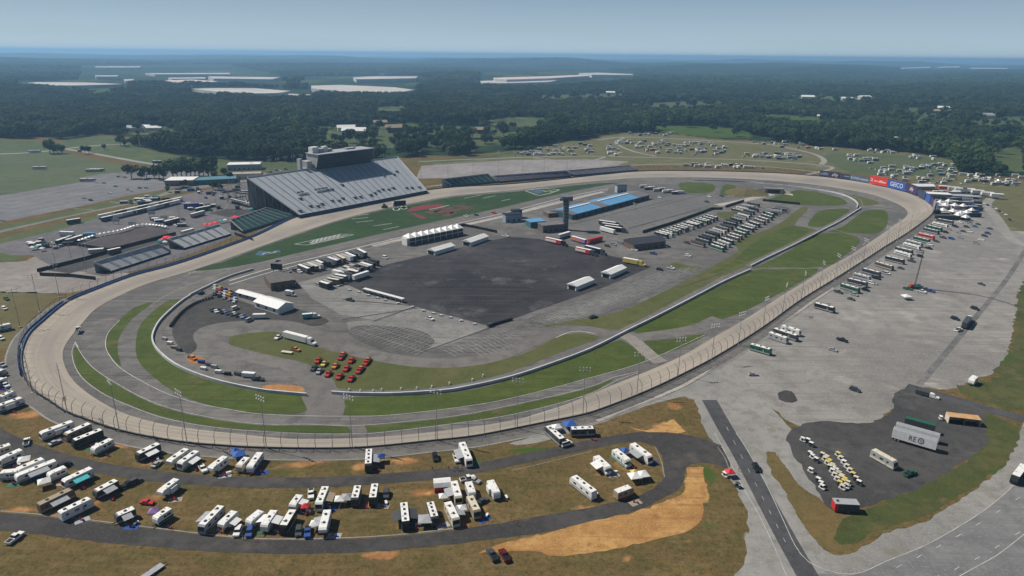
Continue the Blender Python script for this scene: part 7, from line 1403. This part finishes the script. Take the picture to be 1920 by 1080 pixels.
for i, (x, y, c, c2, l) in enumerate([(841,881,redf,dkgrey,'person in a red shirt walking on the upper camp road'),(848,883,white,blue,'person in a white shirt, left of the group by the camp road'),(853,881,bluef,dkgrey,'person in a blue shirt at the group by the camp road'),(858,883,black,tan,'person in a black shirt at the group by the camp road'),(863,882,yellow,blue,'person in a yellow shirt at the group by the camp road'),(457,1013,black,dkgrey,'person in black beside the blue suv on the lower camp road'),(969,986,redf,blue,'person in a red shirt on the lower camp road'),(811,882,dkgrey,dkgrey,'person in grey below the lone black car'),(1385,884,redf,tan,'person in a red shirt at the checkpoint canopy'),(1203,902,white,tan,'person in white in the shade beside the joined white canopies')]):
    p = P(x, y); o = bpy.data.objects.new('person', person_mesh(c, c2, i % 2 == 0)); COL.objects.link(o); o.location = (p.x, p.y, .06); o.rotation_euler = (0, 0, i * 1.3); setlab(o, l, 'person')
# small camp things between the vehicles
chm = one(lambda m: (m.box(-.28, .28, -.28, .28, .4, .46), m.box(-.28, .28, .24, .3, .46, .95), m.box(-.3, -.24, -.28, .28, 0, .62), m.box(.24, .3, -.28, .28, 0, .62)), 'camp_chair', [bluef])
chr_ = one(lambda m: (m.box(-.28, .28, -.28, .28, .4, .46), m.box(-.28, .28, .24, .3, .46, .95), m.box(-.3, -.24, -.28, .28, 0, .62), m.box(.24, .3, -.28, .28, 0, .62)), 'camp_chair', [redf])
tbm = one(lambda m: (m.box(-.9, .9, -.4, .4, .7, .76), m.box(-.8, -.72, -.35, .35, 0, .7), m.box(.72, .8, -.35, .35, 0, .7)), 'folding_table', [white])
for k, (x, y) in enumerate(WEAR):
    a = rnd.uniform(0, 6.28)
    if k % 2 == 0:
        c = ['grey', 'blue', 'tan', 'green'][k // 2 % 4]; o = inst(proto(('rug', c), lambda: one(lambda m: m.box(-2.2, 2.2, -1.3, 1.3, 0, .03), 'patio_rug', PAINT[c])), 'patio_rug', (x + 4.2 * math.cos(.5), y - 3.6, .07), rnd.uniform(-.3, .9), f'{c} patio rug on the grass beside a parked camper in the near field', 'rug', f'{c} patio rugs in the near field', share=True)
    for q in range(2): inst(chm if (k + q) % 2 else chr_, 'camp_chair', (x + 3.2 + q * 1.1, y - 3.4 - q * .5, .1), a + q, f'{["red", "blue"][(k + q) % 2]} folding camp chair beside a parked camper in the near field', 'chair', f'{["red", "blue"][(k + q) % 2]} camp chairs in the near field', share=True)
    if k % 3 == 0: inst(tbm, 'folding_table', (x + 4.5, y - 2.2, .1), a, 'white folding table beside a parked camper in the near field', 'table', 'folding tables in the near field', share=True)
# ================================================================== HAZE
b_ = MB().box(-36500, 36500, -3200, 36500, -125, 172); hz = b_.mesh('haze', []); ho = bpy.data.objects.new('haze', hz); COL.objects.link(ho); ho['kind'] = 'stuff'
hm = bpy.data.materials.new('haze_air'); hm.use_nodes = True; n = hm.node_tree; n.nodes.remove(n.nodes['Principled BSDF']); pv = n.nodes.new('ShaderNodeVolumePrincipled'); pv.inputs['Color'].default_value = (.36, .65, 1, 1); pv.inputs['Density'].default_value = 1.0e-4; pv.inputs['Anisotropy'].default_value = .2
n.links.new(pv.outputs[0], n.nodes['Material Output'].inputs['Volume']); hz.materials.append(hm)
